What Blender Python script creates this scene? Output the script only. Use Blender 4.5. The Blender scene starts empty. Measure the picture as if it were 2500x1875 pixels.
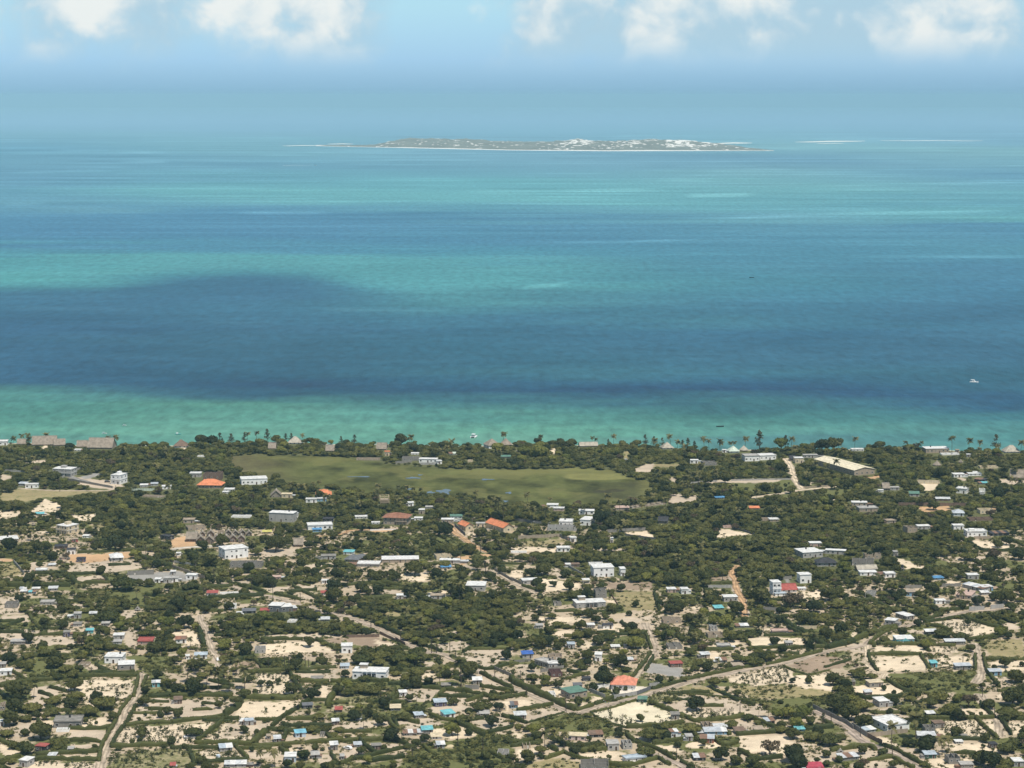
import bpy, math, random, re
import numpy as np
from mathutils import Vector, Matrix

scene = bpy.context.scene
COL = scene.collection
R = math.radians

# ------------------------------------------------------------------ camera, light, sky
H_CAM = 300.0
PITCH = R(7.39)
FOC = 5414.0                      # focal length in pixels of a 2500 px wide frame
cam_d = bpy.data.cameras.new('camera'); cam = bpy.data.objects.new('camera', cam_d)
COL.objects.link(cam); scene.camera = cam
cam.location = (0, 0, H_CAM); cam.rotation_euler = (R(90) - PITCH, 0, 0)
cam_d.sensor_width = 36.0; cam_d.lens = 36.0 * FOC / 2500.0
cam_d.clip_start = 1.0; cam_d.clip_end = 200000.0

SUN_EL, SUN_AZ = R(65), R(147)    # azimuth measured from +Y (out to sea) clockwise towards +X
sun_dir = Vector((math.sin(SUN_AZ) * math.cos(SUN_EL), math.cos(SUN_AZ) * math.cos(SUN_EL), math.sin(SUN_EL)))
sun_l = bpy.data.lights.new('sun', 'SUN'); sun_l.energy = 4.9; sun_l.angle = R(0.53); sun_l.color = (1.0, 0.94, 0.83)
sun = bpy.data.objects.new('sun', sun_l); COL.objects.link(sun)
sun.rotation_euler = (-sun_dir).to_track_quat('-Z', 'Y').to_euler()

world = bpy.data.worlds.new('World'); scene.world = world; world.use_nodes = True
WN, WL = world.node_tree.nodes, world.node_tree.links
WN.clear()

def nd(nodes, t, **kw):
    n = nodes.new(t)
    for k, v in kw.items():
        if k.startswith('i_'):
            n.inputs[int(k[2:])].default_value = v
        else:
            setattr(n, k, v)
    return n

def build_world():
    L = WL.new
    out = nd(WN, 'ShaderNodeOutputWorld'); bg = nd(WN, 'ShaderNodeBackground')
    sky = nd(WN, 'ShaderNodeTexSky'); sky.sky_type = 'NISHITA'; sky.sun_disc = False
    sky.sun_elevation = SUN_EL; sky.sun_rotation = SUN_AZ
    sky.altitude = 300; sky.air_density = 1.0; sky.dust_density = 0.3; sky.ozone_density = 4.0
    bg.inputs[1].default_value = 0.083
    tc = nd(WN, 'ShaderNodeTexCoord')
    up = nd(WN, 'ShaderNodeVectorMath', operation='MAXIMUM'); L(tc.outputs['Generated'], up.inputs[0]); up.inputs[1].default_value = (-1, -1, .0015); L(up.outputs[0], sky.inputs['Vector'])
    sep = nd(WN, 'ShaderNodeSeparateXYZ'); L(tc.outputs['Generated'], sep.inputs[0])
    # horizon air: a hazy pale blue that gives way to the clear sky higher up
    tint = nd(WN, 'ShaderNodeMix', data_type='RGBA', blend_type='MULTIPLY'); tint.inputs[0].default_value = 1.0
    L(sky.outputs[0], tint.inputs[6])
    low = nd(WN, 'ShaderNodeMapRange'); L(sep.outputs[2], low.inputs[0]); low.inputs[1].default_value = 0.0; low.inputs[2].default_value = 0.16
    rp = nd(WN, 'ShaderNodeValToRGB'); L(low.outputs[0], rp.inputs[0]); E = rp.color_ramp.elements
    for i, (p, q) in enumerate(SKY_RAMP):
        el_ = E[i] if i < 2 else E.new(p)
        el_.position = p; el_.color = (q[0] / 2, q[1] / 2, q[2] / 2, 1)
    tm = nd(WN, 'ShaderNodeVectorMath', operation='SCALE'); L(rp.outputs[0], tm.inputs[0]); tm.inputs['Scale'].default_value = 2.0
    L(tm.outputs[0], tint.inputs[7])
    # clouds: two noises on the sky direction, denser than the gaps, flat and soft near the horizon
    mp = nd(WN, 'ShaderNodeMapping'); mp.inputs['Scale'].default_value = (1, 1, 1.25); mp.inputs['Location'].default_value = (0.315, 0.1, 0.02)
    L(tc.outputs['Generated'], mp.inputs[0])
    big = nd(WN, 'ShaderNodeTexNoise'); big.inputs['Scale'].default_value = 16; big.inputs['Detail'].default_value = 6; big.inputs['Roughness'].default_value = 0.52
    L(mp.outputs[0], big.inputs['Vector'])
    mp2 = nd(WN, 'ShaderNodeMapping'); mp2.inputs['Scale'].default_value = (1, 1, 1.1); mp2.inputs['Location'].default_value = (0.7, 0.3, 0.12)
    L(tc.outputs['Generated'], mp2.inputs[0])
    puff = nd(WN, 'ShaderNodeTexNoise'); puff.inputs['Scale'].default_value = 46; puff.inputs['Detail'].default_value = 7; puff.inputs['Roughness'].default_value = 0.5
    puff.inputs['Distortion'].default_value = 0.25
    L(mp2.outputs[0], puff.inputs['Vector'])
    # cloud banks seen in the photograph, as soft directions in the sky
    def blob(px, py, rad, amp):
        u = (px - 1250) / FOC; e = (937.5 - py) / FOC
        v = Vector((u, math.cos(PITCH) + math.sin(PITCH) * e, -math.sin(PITCH) + math.cos(PITCH) * e)).normalized()
        dp = nd(WN, 'ShaderNodeVectorMath', operation='DISTANCE'); L(tc.outputs['Generated'], dp.inputs[0]); dp.inputs[1].default_value = v
        mr = nd(WN, 'ShaderNodeMapRange', interpolation_type='SMOOTHERSTEP'); L(dp.outputs['Value'], mr.inputs[0])
        mr.inputs[1].default_value = 0; mr.inputs[2].default_value = 1.55 * rad / FOC; mr.inputs[3].default_value = amp; mr.inputs[4].default_value = 0
        return mr.outputs[0]
    def summed(bl):
        acc = None
        for b in bl:
            o = blob(*b)
            if acc is None: acc = o
            else:
                a = nd(WN, 'ShaderNodeMath', operation='ADD'); L(acc, a.inputs[0]); L(o, a.inputs[1]); acc = a.outputs[0]
        return acc
    bank = summed(BANKS); lit = summed(LIT)
    el = nd(WN, 'ShaderNodeMapRange', interpolation_type='SMOOTHSTEP'); L(sep.outputs[2], el.inputs[0])
    el.inputs[1].default_value = 0.007; el.inputs[2].default_value = 0.029
    def m(op, a, b, c=None):
        n = nd(WN, 'ShaderNodeMath', operation=op)
        for i, v in enumerate((a, b, c)):
            if v is None: continue
            if isinstance(v, (int, float)): n.inputs[i].default_value = v
            else: L(v, n.inputs[i])
        return n.outputs[0]
    cov = m('ADD', m('ADD', m('MULTIPLY', big.outputs[0], 0.8), m('MULTIPLY', puff.outputs[0], 0.75)), bank)
    cr = nd(WN, 'ShaderNodeMapRange', interpolation_type='SMOOTHSTEP'); L(cov, cr.inputs[0]); cr.inputs[1].default_value = 0.68; cr.inputs[2].default_value = 1.04
    cl = m('MULTIPLY', cr.outputs[0], el.outputs[0])
    br = m('ADD', m('MULTIPLY', puff.outputs[0], 2.0), lit)
    brr = nd(WN, 'ShaderNodeMapRange', interpolation_type='SMOOTHSTEP'); L(br, brr.inputs[0]); brr.inputs[1].default_value = 0.92; brr.inputs[2].default_value = 1.55
    ccol = nd(WN, 'ShaderNodeMix', data_type='RGBA'); L(m('MULTIPLY', brr.outputs[0], el.outputs[0]), ccol.inputs[0])
    ccol.inputs[6].default_value = CLOUD_DIM; ccol.inputs[7].default_value = CLOUD_LIT
    base = nd(WN, 'ShaderNodeMix', data_type='RGBA'); L(m('MULTIPLY', cl, 0.93), base.inputs[0]); L(tint.outputs[2], base.inputs[6]); L(ccol.outputs[2], base.inputs[7])
    L(base.outputs[2], bg.inputs[0]); L(bg.outputs[0], out.inputs[0])

SKY_RAMP = [(0, (.47, .88, 1.58)), (.1, (.72, 1.12, 1.82)), (.25, (1.0, 1.34, 1.66)), (1, (1, 1, 1))]
CLOUD_DIM = (5.3, 7.6, 9.1, 1)
CLOUD_LIT = (10.6, 10.9, 10.6, 1)
BANKS = [(230, 20, 180, .16), (420, 60, 160, .05), (600, 30, 200, .2), (760, 30, 210, .22), (880, 10, 150, .12), (1240, 80, 170, .10), (1480, 20, 220, .17), (1760, 20, 330, .2), (2020, 80, 360, .22), (2350, 50, 360, .24), (40, 70, 190, .10), (1090, 20, 170, -.25)]
LIT = [(215, 15, 110, .42), (330, 40, 90, .1), (570, 10, 120, .42), (700, 60, 130, .34), (840, 10, 120, .36), (1220, 80, 80, .15), (1650, 40, 120, .12), (1760, 0, 170, .34), (1500, 0, 100, .25), (1560, 110, 60, .12), (2000, 100, 70, .16), (1720, 75, 80, -.5), (2050, 40, 150, -.2), (1930, 10, 130, .2), (2350, 20, 200, .2), (2200, 110, 90, .15), (620, 35, 60, -.35), (430, 60, 110, -.2)]
build_world()

scene.view_settings.view_transform = 'Standard'; scene.view_settings.look = 'None'
scene.view_settings.exposure = 0.0; scene.view_settings.gamma = 1.0; scene.view_settings.use_curve_mapping = False
scene.cycles.use_denoising = True; scene.cycles.denoiser = 'OPENIMAGEDENOISE'
scene.cycles.max_bounces = 5; scene.cycles.diffuse_bounces = 2; scene.cycles.glossy_bounces = 2; scene.cycles.volume_bounces = 0
scene.cycles.sample_clamp_indirect = 4.0

# ---- survey tables: read off the photograph on a grid of tiles (row letter + column), unprojected onto the ground below ----
BUILDINGS = """
P0 70,190 180,188 9 46 F wh wh|white flat roofed beach house at the far end of the shore wood
P0 475,215 780,208 13 22 G th th|long thatched lodge with a palm in front of its roof
P0 715,245 855,240 9 18 G th th|low thatched roof beside the long thatched lodge
P0 1172,258 1480,262 15 24 G th th|tall thatched lodge with a pale ridge and two palms
P0 1040,238 1165,236 9 14 G th th|small thatched roof next to the tall pale ridged lodge
P0 225,240 325,238 7 12 G th th|
P0 682,645 915,655 11 96 T lg wh|unfinished two storey house with an open grey frame
P0 1432,744 1545,752 11 118 T wh wh|narrow white two storey house with a car parked beside it
P0 325,800 490,798 5 48 F wh wh|low white house by the yellow meadow
P0 230,775 330,778 7 34 M lg si|
P0 955,322 1035,322 6 12 F wh wh|
P0 1800,790 1900,788 8 28 F lg wh|
P0 1940,770 2030,768 8 26 F lg si|
P0 2085,815 2200,812 8 36 F wh wh|
P0 732,1378 870,1398 11 104 T cr wh|white villa with a roof terrace and stacked balconies
P0 0,1510 240,1495 12 46 F tn wh|broad white flat roof half hidden by dark trees
P0 925,1492 1000,1490 5 36 F rd tn|
P0 390,1292 450,1292 5 22 C th th|
P0 450,1152 560,1150 6 20 M lg tq|
P0 1060,1440 1140,1440 6 26 F wh wh|
P0 1830,915 2090,925 6 16 R tn tn|
P0 2060,1450 2170,1470 6 46 F dk dk|
P1 60,262 225,262 10 22 H wh br|dark round thatched pavilion at the beach with pale walls
P1 345,398 440,400 4 18 R wh wh|
P1 1262,300 1350,300 8 18 G th th|
P1 1515,232 1680,232 10 18 H wh pt|pale hipped thatch near the shore above the marsh
P1 2000,330 2100,330 8 18 G th th|lone square thatched roof at the marsh edge
P1 250,660 390,660 8 48 F lg wh|grey flat roofed house beside the roofless brick house
P1 420,705 640,708 12 92 R br br|roofless two storey brick house behind the orange hipped roof
P1 345,800 650,805 13 42 H tn or|orange hipped roof in front of the roofless brick house
P1 915,760 1248,748 13 72 F wh wh|long white modern villa at the edge of the marsh
P1 690,842 815,842 8 22 F wh wh|
P1 670,868 740,868 6 16 F wh wh|
P1 1295,920 1425,918 9 26 E th th|steep grey thatched gable near the marsh
P1 1430,925 1560,925 7 48 F cr cr|
P1 1880,925 2065,922 13 42 H cr or|bright orange hipped villa at the marsh edge
P1 1742,985 1880,985 5 44 F wh wh|
P1 1890,970 2010,968 4 34 F bl wh|
P1 1268,1225 1580,1238 9 112 F lg wh|large windowless grey block building with a white roof edge
P1 1592,1180 1625,1182 4 56 F wh wh|
P1 1770,1340 2085,1330 10 56 F wh wh|low white guest house with a blue awning hut in front
P1 1832,1368 1945,1365 5 34 M bl bu|small hut with a bright blue awning
P1 1960,1240 2090,1240 8 46 F dk dk|dark flat building among palms behind the low white guest house
P1 1185,1392 1300,1390 6 28 M cr yl|
P1 165,1252 310,1250 8 42 F tn tn|
P1 780,1180 1020,1185 7 22 R wh tn|
P1 230,1350 455,1335 9 44 R tn tn|
P1 205,1490 335,1490 8 44 G br th|thatched cottage at the sandy entrance corner of the brown village
P1 340,1515 445,1512 6 46 E br th|
P1 448,1516 552,1514 6 48 E br th|
P1 560,1490 640,1488 6 44 E br th|
P1 685,1490 755,1488 6 46 E br th|
P1 768,1495 850,1492 6 48 E br th|
P1 868,1496 955,1494 6 48 E br th|
P1 290,1436 360,1434 5 30 E br th|
P1 385,1424 445,1422 5 32 E br th|
P1 480,1420 560,1418 5 34 E br th|
P1 712,1412 782,1410 5 34 E br th|
P1 806,1414 872,1412 5 32 E br th|
P1 898,1410 966,1407 5 32 E br th|
P1 985,1418 1045,1416 5 32 E br th|
P1 610,1392 690,1390 6 34 R tn tn|
P2 458,310 580,312 9 22 G th th|thatched roof with a cream tower just in front of it
P2 565,382 628,382 5 52 F cr or|
P2 905,372 1000,372 7 18 F wh wh|
P2 1405,375 1495,372 8 14 M wh pg|pale green metal roof in the shore wood
P2 2065,415 2185,414 8 18 M lg gn|teal green metal roof in the shore wood
P2 1632,470 1695,470 5 28 R cr cr|
P2 200,440 500,442 5 26 R tn tn|
P2 787,450 1003,450 9 42 R gy gy|grey roofless block house above the marsh
P2 1005,470 1235,474 8 46 F wh wh|white terrace house above the marsh beside grey block walls
P2 1240,490 1300,488 6 40 F wh wh|
P2 2050,258 2205,256 11 22 C th th|large conical thatched roof at the shore
P2 1905,290 2045,280 11 40 H wh th|thatched lodge with a white gable wall beside the conical roof
P2 508,1002 622,1000 8 96 S wd wd|house frame wrapped in pale timber scaffolding near the marsh
P2 870,1032 940,1030 6 44 F wh wh|
P2 1090,1062 1200,1062 7 16 F lg lg|
P2 1002,1130 1075,1130 6 52 F tn wh|
P2 548,1265 850,1275 13 92 V tn rb|two storey house with a broad rust brown hipped roof
P2 190,1192 345,1188 6 14 F wh wh|
P2 400,1262 500,1260 5 14 F wh wh|
P2 945,1215 1050,1215 6 30 F wh wh|
P2 1295,1255 1450,1255 7 52 F tn wh|tan house with a white slab roof at the top of the orange lane
P2 1408,1195 1560,1195 7 32 M wh gn|white house with a green roof behind the parked cars
P2 1510,1312 1605,1350 6 62 G cr or|short orange gabled hall with a cream end wall
P2 1868,1300 2092,1374 8 66 G cr or|long orange gabled hall with a cream end wall
P2 1740,1302 1855,1302 6 48 F cr lg|flat cream block between the two orange gabled halls
P3 65,345 130,345 7 22 C th th|
P3 885,262 1110,258 8 16 G th pt|
P3 1945,285 2080,282 9 16 H wh pt|pale pyramid roof among the shore casuarinas
P3 458,1050 600,1052 8 36 F wh wh|
P3 545,1092 675,1095 6 32 F pk wh|pink walled house at the lower marsh edge
P3 870,1138 1065,1140 8 48 F wh wh|white slab roofed house at the lower marsh edge among palms
P3 1345,1085 1520,1082 9 30 F tn pk|
P3 1560,1062 1990,1005 6 20 R tn tn|
P3 885,1275 1012,1283 13 72 T wh wh|white two storey house beside the dark grove of trees
P3 615,1288 780,1292 10 58 F wh wh|white slab house in front of the white two storey house
P3 470,1345 840,1352 8 62 R lg lg|pale grey roofless block shell with high walls
P3 1895,1255 2010,1258 8 38 G th dk|dark thatched roof in the grove with a yellow van below
P3 762,1490 838,1488 6 54 F wh wh|
P3 1280,1502 1310,1502 2.5 62 F wh wh|
P4 618,348 740,346 9 22 H wh pg|pale green pyramid roof near the shore palms
P4 758,325 865,322 9 20 C th pt|tan conical roof beside the pale green pyramid
P4 525,342 575,342 4 34 F wh wh|
P4 110,484 215,484 6 42 F wh wh|
P4 290,512 455,508 12 38 R gy gy|grey roofless walls in the shore wood
P4 815,455 1000,450 11 66 F wh lg|white modern house near the shore above the sandy road
P4 1005,440 1215,432 10 56 F wh wh|
P4 1462,480 1568,478 8 66 F cr wh|cream gatehouse at the seaward end of the sandy road
P4 1395,452 1468,452 7 34 G th dk|
P4 1570,412 1750,410 6 38 F lg lg|
P4 1711,492 2221,640 19 70 G tn hl|huge cream roofed hall near the shore
P4 880,1078 1005,1078 8 18 M tn or|bright orange metal roof in the inland thicket
P4 445,942 560,938 5 18 M lg bu|bright blue roof in the grove beside the meadow
P4 1015,1222 1130,1225 7 28 R tn tn|
P4 1135,1230 1250,1228 7 26 F tn wh|
P4 540,1318 660,1312 5 26 R pk pk|
P5 952,350 1250,345 12 56 F tn wh|long white roofed beach house with tan walls
P5 1155,378 1380,374 6 22 R wh wh|
P5 1335,345 1380,345 4 38 F tn tn|
P5 1478,400 1525,400 4 34 F lg wh|
P5 1052,520 1155,520 8 16 C th th|lone conical thatch in the shore wood
P5 1378,482 1435,482 6 16 C th th|
P5 1945,325 2130,322 10 14 H wh pt|
P5 1650,548 1880,546 7 26 R cr cr|cream unfinished walls in the shore wood
P5 1310,662 1450,660 8 40 F wh wh|
P5 1500,642 1670,640 7 28 F wh wh|
P5 1560,618 1615,618 4 26 F wh wh|
P5 0,322 155,320 7 18 F wh wh|
P5 2035,705 2200,712 11 52 G tn th|
P5 1645,752 1755,750 6 16 M lg tq|pale turquoise roof below the dark roofed sheds
P5 1565,720 1690,735 7 40 M dk dk|
P5 852,742 1130,748 12 18 R cr cr|cream foundation walls in a sandy clearing
P5 745,910 870,912 11 38 M lg gn|open pavilion under a wide dark green roof
P5 1338,862 1470,872 9 58 F wh wh|white house with a bright flat roof behind the small white tower
P5 1648,885 1710,885 4 76 S wh wh|small white open tower with ladder like bars
P5 400,830 480,830 7 34 G th th|
P5 490,828 608,828 6 36 F lg lg|
P5 342,852 405,852 4 26 F wh wh|
P5 1085,968 1265,970 7 30 M br wh|shed with a half white roof behind the long brown wall
P5 0,1030 195,1032 8 46 F tn wh|
P5 95,1105 335,1100 9 44 F tn lg|stepped tan terrace house beside the long brown wall
P5 1308,1158 1440,1160 9 42 H wh si|white house with a grey blue hipped roof
P5 1510,1222 1810,1218 8 30 R br br|
P5 445,1255 565,1250 7 34 F tn tn|
P5 715,1375 840,1368 8 72 R tn tn|
P5 845,1330 1005,1328 7 42 F lg wh|
P5 1308,1332 1440,1330 7 52 F wh wh|white cube house behind the white villa with pinnacles
P5 1482,1428 1735,1424 9 66 P wh wh|white villa with little pinnacles along its roof
P5 1805,1420 2030,1412 9 34 M dk dk|dark roofed shed beside the white villa with pinnacles
P5 1650,1132 1835,1128 8 52 R cr cr|
Q0 702,165 860,162 7 36 M br dk|
Q0 860,230 965,228 7 62 F wh dk|
Q0 1432,322 1582,314 12 48 H lg wh|white hipped roof house standing on orange earth
Q0 985,328 1095,326 6 44 F pu dk|dark purple shed on orange earth
Q0 625,388 710,386 5 16 M lg wh|
Q0 460,474 600,472 6 42 F wh wh|
Q0 1172,598 1390,592 7 26 R br br|
Q0 1990,592 2060,592 6 44 F wh wh|
Q0 2105,594 2205,592 7 58 F lg lg|
Q0 1640,500 1980,488 6 40 R gy gy|
Q0 255,698 335,696 5 24 M lg si|
Q0 265,730 340,728 5 18 M lg wh|
Q0 370,738 455,736 5 18 M bl tq|
Q0 410,692 510,690 5 18 F tn wh|
Q0 622,702 735,700 6 34 M lg wh|
Q0 60,922 220,920 8 62 R gy gy|
Q0 520,880 690,878 7 32 F lg lg|
Q0 952,1054 1040,1052 6 62 F lg lg|
Q0 1150,1014 1240,1012 5 18 M lg wh|
Q0 870,1054 945,1052 5 30 F wh wh|
Q0 945,1158 1045,1156 6 34 F lg gy|
Q0 1106,1252 1196,1250 5 42 M tq tq|bright turquoise hut among the crowded huts
Q0 818,1294 895,1292 6 60 F pu gy|
Q0 135,1392 320,1390 7 42 F gy lg|
Q0 1458,1322 1590,1320 7 50 F lg wh|
Q0 1460,1388 1560,1386 6 32 F lg lg|
Q0 1772,1392 1960,1390 9 40 F pk rd|
Q0 1725,962 1800,962 5 22 C lg gy|
Q0 1300,1150 1400,1150 6 34 F gy lg|
Q0 760,300 860,300 6 30 F pk tn|
Q1 702,294 1002,264 12 124 D wh wh|big white two storey house with a corner veranda
Q1 762,400 1172,404 9 62 R gy gy|grey roofless block shell in front of the big white house
Q1 1592,132 1705,130 7 34 G br th|
Q1 1940,296 2125,294 8 44 F lg gy|
Q1 82,248 135,246 4 34 F wh wh|
Q1 1262,966 1420,972 9 78 F dg wh|slate grey flat house with a white roof along the diagonal road
Q1 1424,972 1575,962 9 62 F dg wh|
Q1 1158,978 1268,976 6 26 M rd rd|red tin roof against the slate grey house
Q1 925,994 1095,990 7 32 M dk dg|dark open shed with a white van beside it
Q1 470,766 605,764 7 36 M wh rd|red tin roof over white walls near the diagonal road
Q1 640,748 885,742 4 20 R wh wh|
Q1 1942,762 2012,760 6 34 M wh rd|
Q1 1948,606 2035,604 4 40 F wh wh|
Q1 1315,552 1420,550 7 30 F pk pk|
Q1 1940,1092 2045,1090 6 18 M lg wh|
Q1 1500,1108 1600,1112 6 20 R wh wh|
Q1 70,1380 205,1376 7 54 M wh rb|white hut with a red brown roof on pale sand
Q1 1085,1502 1220,1500 7 62 R lg lg|grey block shell beside the dark round tree
Q1 700,932 850,928 7 50 R wh wh|
Q1 0,490 60,490 5 40 F lg wh|
Q1 0,582 100,580 6 50 F wh lg|
Q1 198,548 328,552 6 56 F wh wh|
Q2 10,1500 145,1498 7 92 F wh wh|tall white cube beside the brown ploughed plot
Q2 30,232 155,236 7 34 M wh tq|turquoise gable roof behind grey thatched hips
Q2 50,322 220,330 10 32 H tn dg|grey thatched hipped house under the turquoise gable
Q2 200,305 315,308 8 38 H tn dg|
Q2 212,388 490,392 9 34 F gy wh|
Q2 530,338 1000,332 11 42 F tn wh|long low house with a pale flat roof in the green thicket
Q2 1232,300 1430,290 9 52 R cr cr|
Q2 1272,345 1530,348 7 42 F lg wh|
Q2 1295,418 1420,414 6 16 M lg bu|flat bright blue roof beside dark mango trees
Q2 1610,700 1850,704 12 72 T lg wh|half built grey house with a white slab and rooftop columns
Q2 722,806 805,804 6 48 F lg wh|
Q2 1162,804 1340,802 7 44 F lg tn|
Q3 592,194 755,192 7 44 F wh wh|
Q3 0,214 200,212 4 20 R wh wh|
Q3 705,392 770,390 5 34 F wh wh|
Q3 778,392 880,390 6 34 F br br|
Q3 1002,372 1180,370 5 28 R wh wh|
Q3 1062,522 1322,514 12 118 D wh wh|big white two storey building with an outside stair
Q3 1408,508 1470,506 6 92 F wh wh|
Q3 922,602 1010,600 5 42 O wh wh|open pavilion with a white slab on thin posts
Q3 152,616 362,606 8 50 F lg wh|grey house with a white slab roof behind the block wall
Q3 1085,798 1228,794 8 104 R gy gy|grey roofless two storey tower house
Q3 842,924 1215,906 10 66 T1 lg wh|long grey bungalow with a white flat roof and deep veranda
Q3 1182,1188 1310,1186 6 46 F wh dk|
Q3 978,1174 1075,1172 6 36 F gy wh|
Q3 732,1442 820,1440 6 58 F lg bg|
Q3 552,892 650,890 6 40 R gy gy|
Q3 1958,1122 2190,1118 8 56 R tn tn|roofless tan block house on its own sandy plot
Q3 2022,1450 2205,1446 9 44 R gy gy|
Q3 325,1184 410,1182 6 40 F lg lg|
Q3 2012,724 2120,722 7 44 F pk wh|
Q3 1292,1444 1400,1442 6 24 F tn wh|
Q3 1460,1440 1540,1438 5 30 F gy dk|
Q4 1562,278 1815,262 14 68 F lg wh|broad white roofed house with a dark corner veranda
Q4 1850,222 2105,234 6 48 F lg wh|
Q4 1745,385 1988,382 9 46 H lg dk|
Q4 1652,132 1800,130 7 46 F pk wh|
Q4 1525,602 1668,596 7 108 F wh wh|tall blank white box house rising from the thicket
Q4 1172,752 1275,748 7 160 T wh wh|slim white tower house beside a red roof
Q4 1282,722 1480,716 9 40 G wh rd|red gabled roof beside the slim white tower house
Q4 1205,768 1345,764 5 34 F wh bg|
Q4 1505,692 1600,690 5 14 F wh wh|
Q4 545,840 720,836 8 60 F lg wh|pale house with a white slab beside the orange lane
Q4 440,948 548,944 8 22 M gy tq|brilliant turquoise diamond shaped roof
Q4 708,1178 865,1174 6 26 M lg wh|
Q4 1168,1254 1370,1250 6 36 F lg pk|
Q4 342,1306 540,1300 7 48 R tn tn|
Q4 372,1222 465,1220 6 58 R lg lg|
Q4 1342,1418 1430,1416 6 50 F gy lg|small grey hut with two round bushes on bare sand
Q4 462,1458 630,1456 6 50 F lg lg|
Q4 0,742 90,740 7 62 F wh wh|
Q5 0,372 280,382 12 62 R gy gy|sprawling roofless grey block house
Q5 105,502 318,500 8 42 F wh wh|
Q5 430,528 558,526 7 48 F wh wh|
Q5 75,450 320,440 6 30 G tn pt|
Q5 535,252 595,252 5 56 F lg lg|grey square pillar house at the corner of a sandy plot
Q5 168,292 372,290 6 70 R tn tn|
Q5 1062,560 1185,556 6 26 M bl bu|blue tin roof next to a big dark tree
Q5 1492,552 1630,550 7 56 F lg wh|small white roofed cube house in the grass
Q5 1404,655 1670,718 8 46 M lg si|long school like building with a row of dark doorways
Q5 1680,704 1815,696 8 52 F bl wh|blue walled building with a white roof behind the school
Q5 1672,758 1770,756 6 34 M lg wh|
Q5 1335,795 1530,812 14 52 F tn pk|
Q5 700,768 808,772 9 56 F bl tn|blue walled house with a pale flat roof among palms
Q5 1078,868 1205,866 6 44 F wh wh|
Q5 700,1078 800,1064 10 52 F gy wh|white roofed grey house behind the hedge of the cross road
Q5 420,1134 548,1148 8 62 F lg wh|
Q5 575,1388 800,1384 9 66 L tq wh|turquoise walled house with a white roof and gabled porch
Q5 960,1268 1105,1264 6 40 M dk wh|
Q5 1208,1398 1460,1396 6 46 M gy wh|long grey shed with a white roof edge by the crop plot
Q5 168,782 285,790 8 60 R lg lg|
R0 1345,155 1570,158 9 84 F wh wh|whitewashed house with a bluish front
R0 1525,242 1728,234 9 66 F gy wh|grey block house with a bright white slab roof
R0 0,314 145,310 7 56 F wh wh|
R0 0,214 70,212 6 46 F gy lg|
R0 1958,468 2058,464 5 58 M tq wh|turquoise kiosk beside the rutted lane
R0 692,988 1040,982 10 78 F gy gy|long bare grey block house
R0 455,1282 580,1292 6 66 F dk rd|dark hut with a red roof
R0 612,1372 706,1374 5 22 M lg wh|
R0 872,1304 950,1300 5 46 F gy lg|
R0 248,1482 352,1494 6 84 F lg wh|small grey cube with a white lid roof
R0 0,964 50,962 5 56 F wh wh|
R0 0,764 62,762 6 80 R tn tn|
R0 1000,204 1130,206 7 34 R tn tn|
R0 722,1044 888,1040 5 30 R wh wh|
R1 312,104 470,100 6 52 M wh bg|white hut with a silver blue roof near the parked car
R1 202,104 245,102 4 44 F wh wh|
R1 52,686 150,682 6 58 M br br|
R1 885,950 962,954 5 50 M lg bg|
R1 964,954 1070,948 5 62 F lg bg|
R1 180,1132 380,1128 3 26 F wh wh|low white trough like shed under a spreading tree
R1 1612,1116 1746,1108 6 58 M wb cy|white hut with a striped sky blue roof
R1 1338,1184 1422,1180 6 54 M gy wh|
R1 1242,1134 1290,1132 4 44 F br tn|
R1 642,1304 800,1294 7 54 M lg bg|hut with a pale blue tin roof beside the bottom hedge
R1 1468,1430 1612,1428 7 72 F wb wh|
R1 700,1506 970,1500 6 46 M lg wh|
R1 1818,1394 1915,1390 6 54 M lg lg|
R1 2062,1284 2155,1280 6 72 M gy wh|
R1 1924,1102 1984,1102 4 46 R gy gy|
R1 2088,954 2172,950 5 50 M br wh|
R1 1708,744 1830,738 5 44 M dg dg|
R1 1812,388 1960,386 5 34 M dk gy|
R1 2122,792 2208,790 6 36 M br rd|
R1 2,1506 60,1504 5 20 M pk rd|
R2 0,232 105,230 6 36 M wb bg|
R2 150,358 575,372 10 98 T1 wh wh|big white house with a rooftop room and a front balcony
R2 1350,878 1482,862 8 62 M wh tq|white house with a turquoise roof and grey side wing
R2 1215,722 1366,714 7 58 M pu bg|purple shack with white posts and a turquoise roof corner
R2 966,872 1072,864 6 44 M gy bg|
R2 1052,1078 1188,1072 7 60 M gy tq|grey hut with a flat turquoise roof
R2 812,1094 925,1090 6 36 M lg wh|
R2 930,1084 1045,1080 6 32 M lg wh|
R2 1170,1138 1300,1134 7 30 M wh cr|
R2 1242,1258 1340,1254 6 52 M lg si|
R2 640,772 768,770 7 38 M gy cr|
R2 758,584 852,580 6 52 F wh wh|
R2 1702,436 1816,434 7 58 M gy si|grey shed with a silver roof beside the diagonal road
R2 404,1270 522,1264 5 52 F br gy|
R2 178,1244 268,1240 5 36 M lg si|
R2 0,1398 45,1396 5 44 F gy lg|
R2 2010,1362 2150,1366 6 66 R lg lg|
R2 1302,468 1410,466 5 24 M dk gy|
R2 192,904 275,900 5 24 M lg wh|
R2 2012,772 2130,768 6 62 R cr cr|
R2 1790,834 1908,832 6 24 M lg lg|
R3 150,97 286,92 7 56 M lg bv|grey hut with a vivid blue roof
R3 300,172 482,222 8 62 F gy lg|cluster of grey flat roofed rooms behind a block wall
R3 482,226 598,222 6 66 F lg wh|
R3 512,336 660,330 8 62 R ma ma|
R3 1076,130 1160,132 6 86 F wh wh|narrow white box with a barred front
R3 776,630 1000,594 12 82 M tn gn|tan house with a green roof and a white veranda
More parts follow.
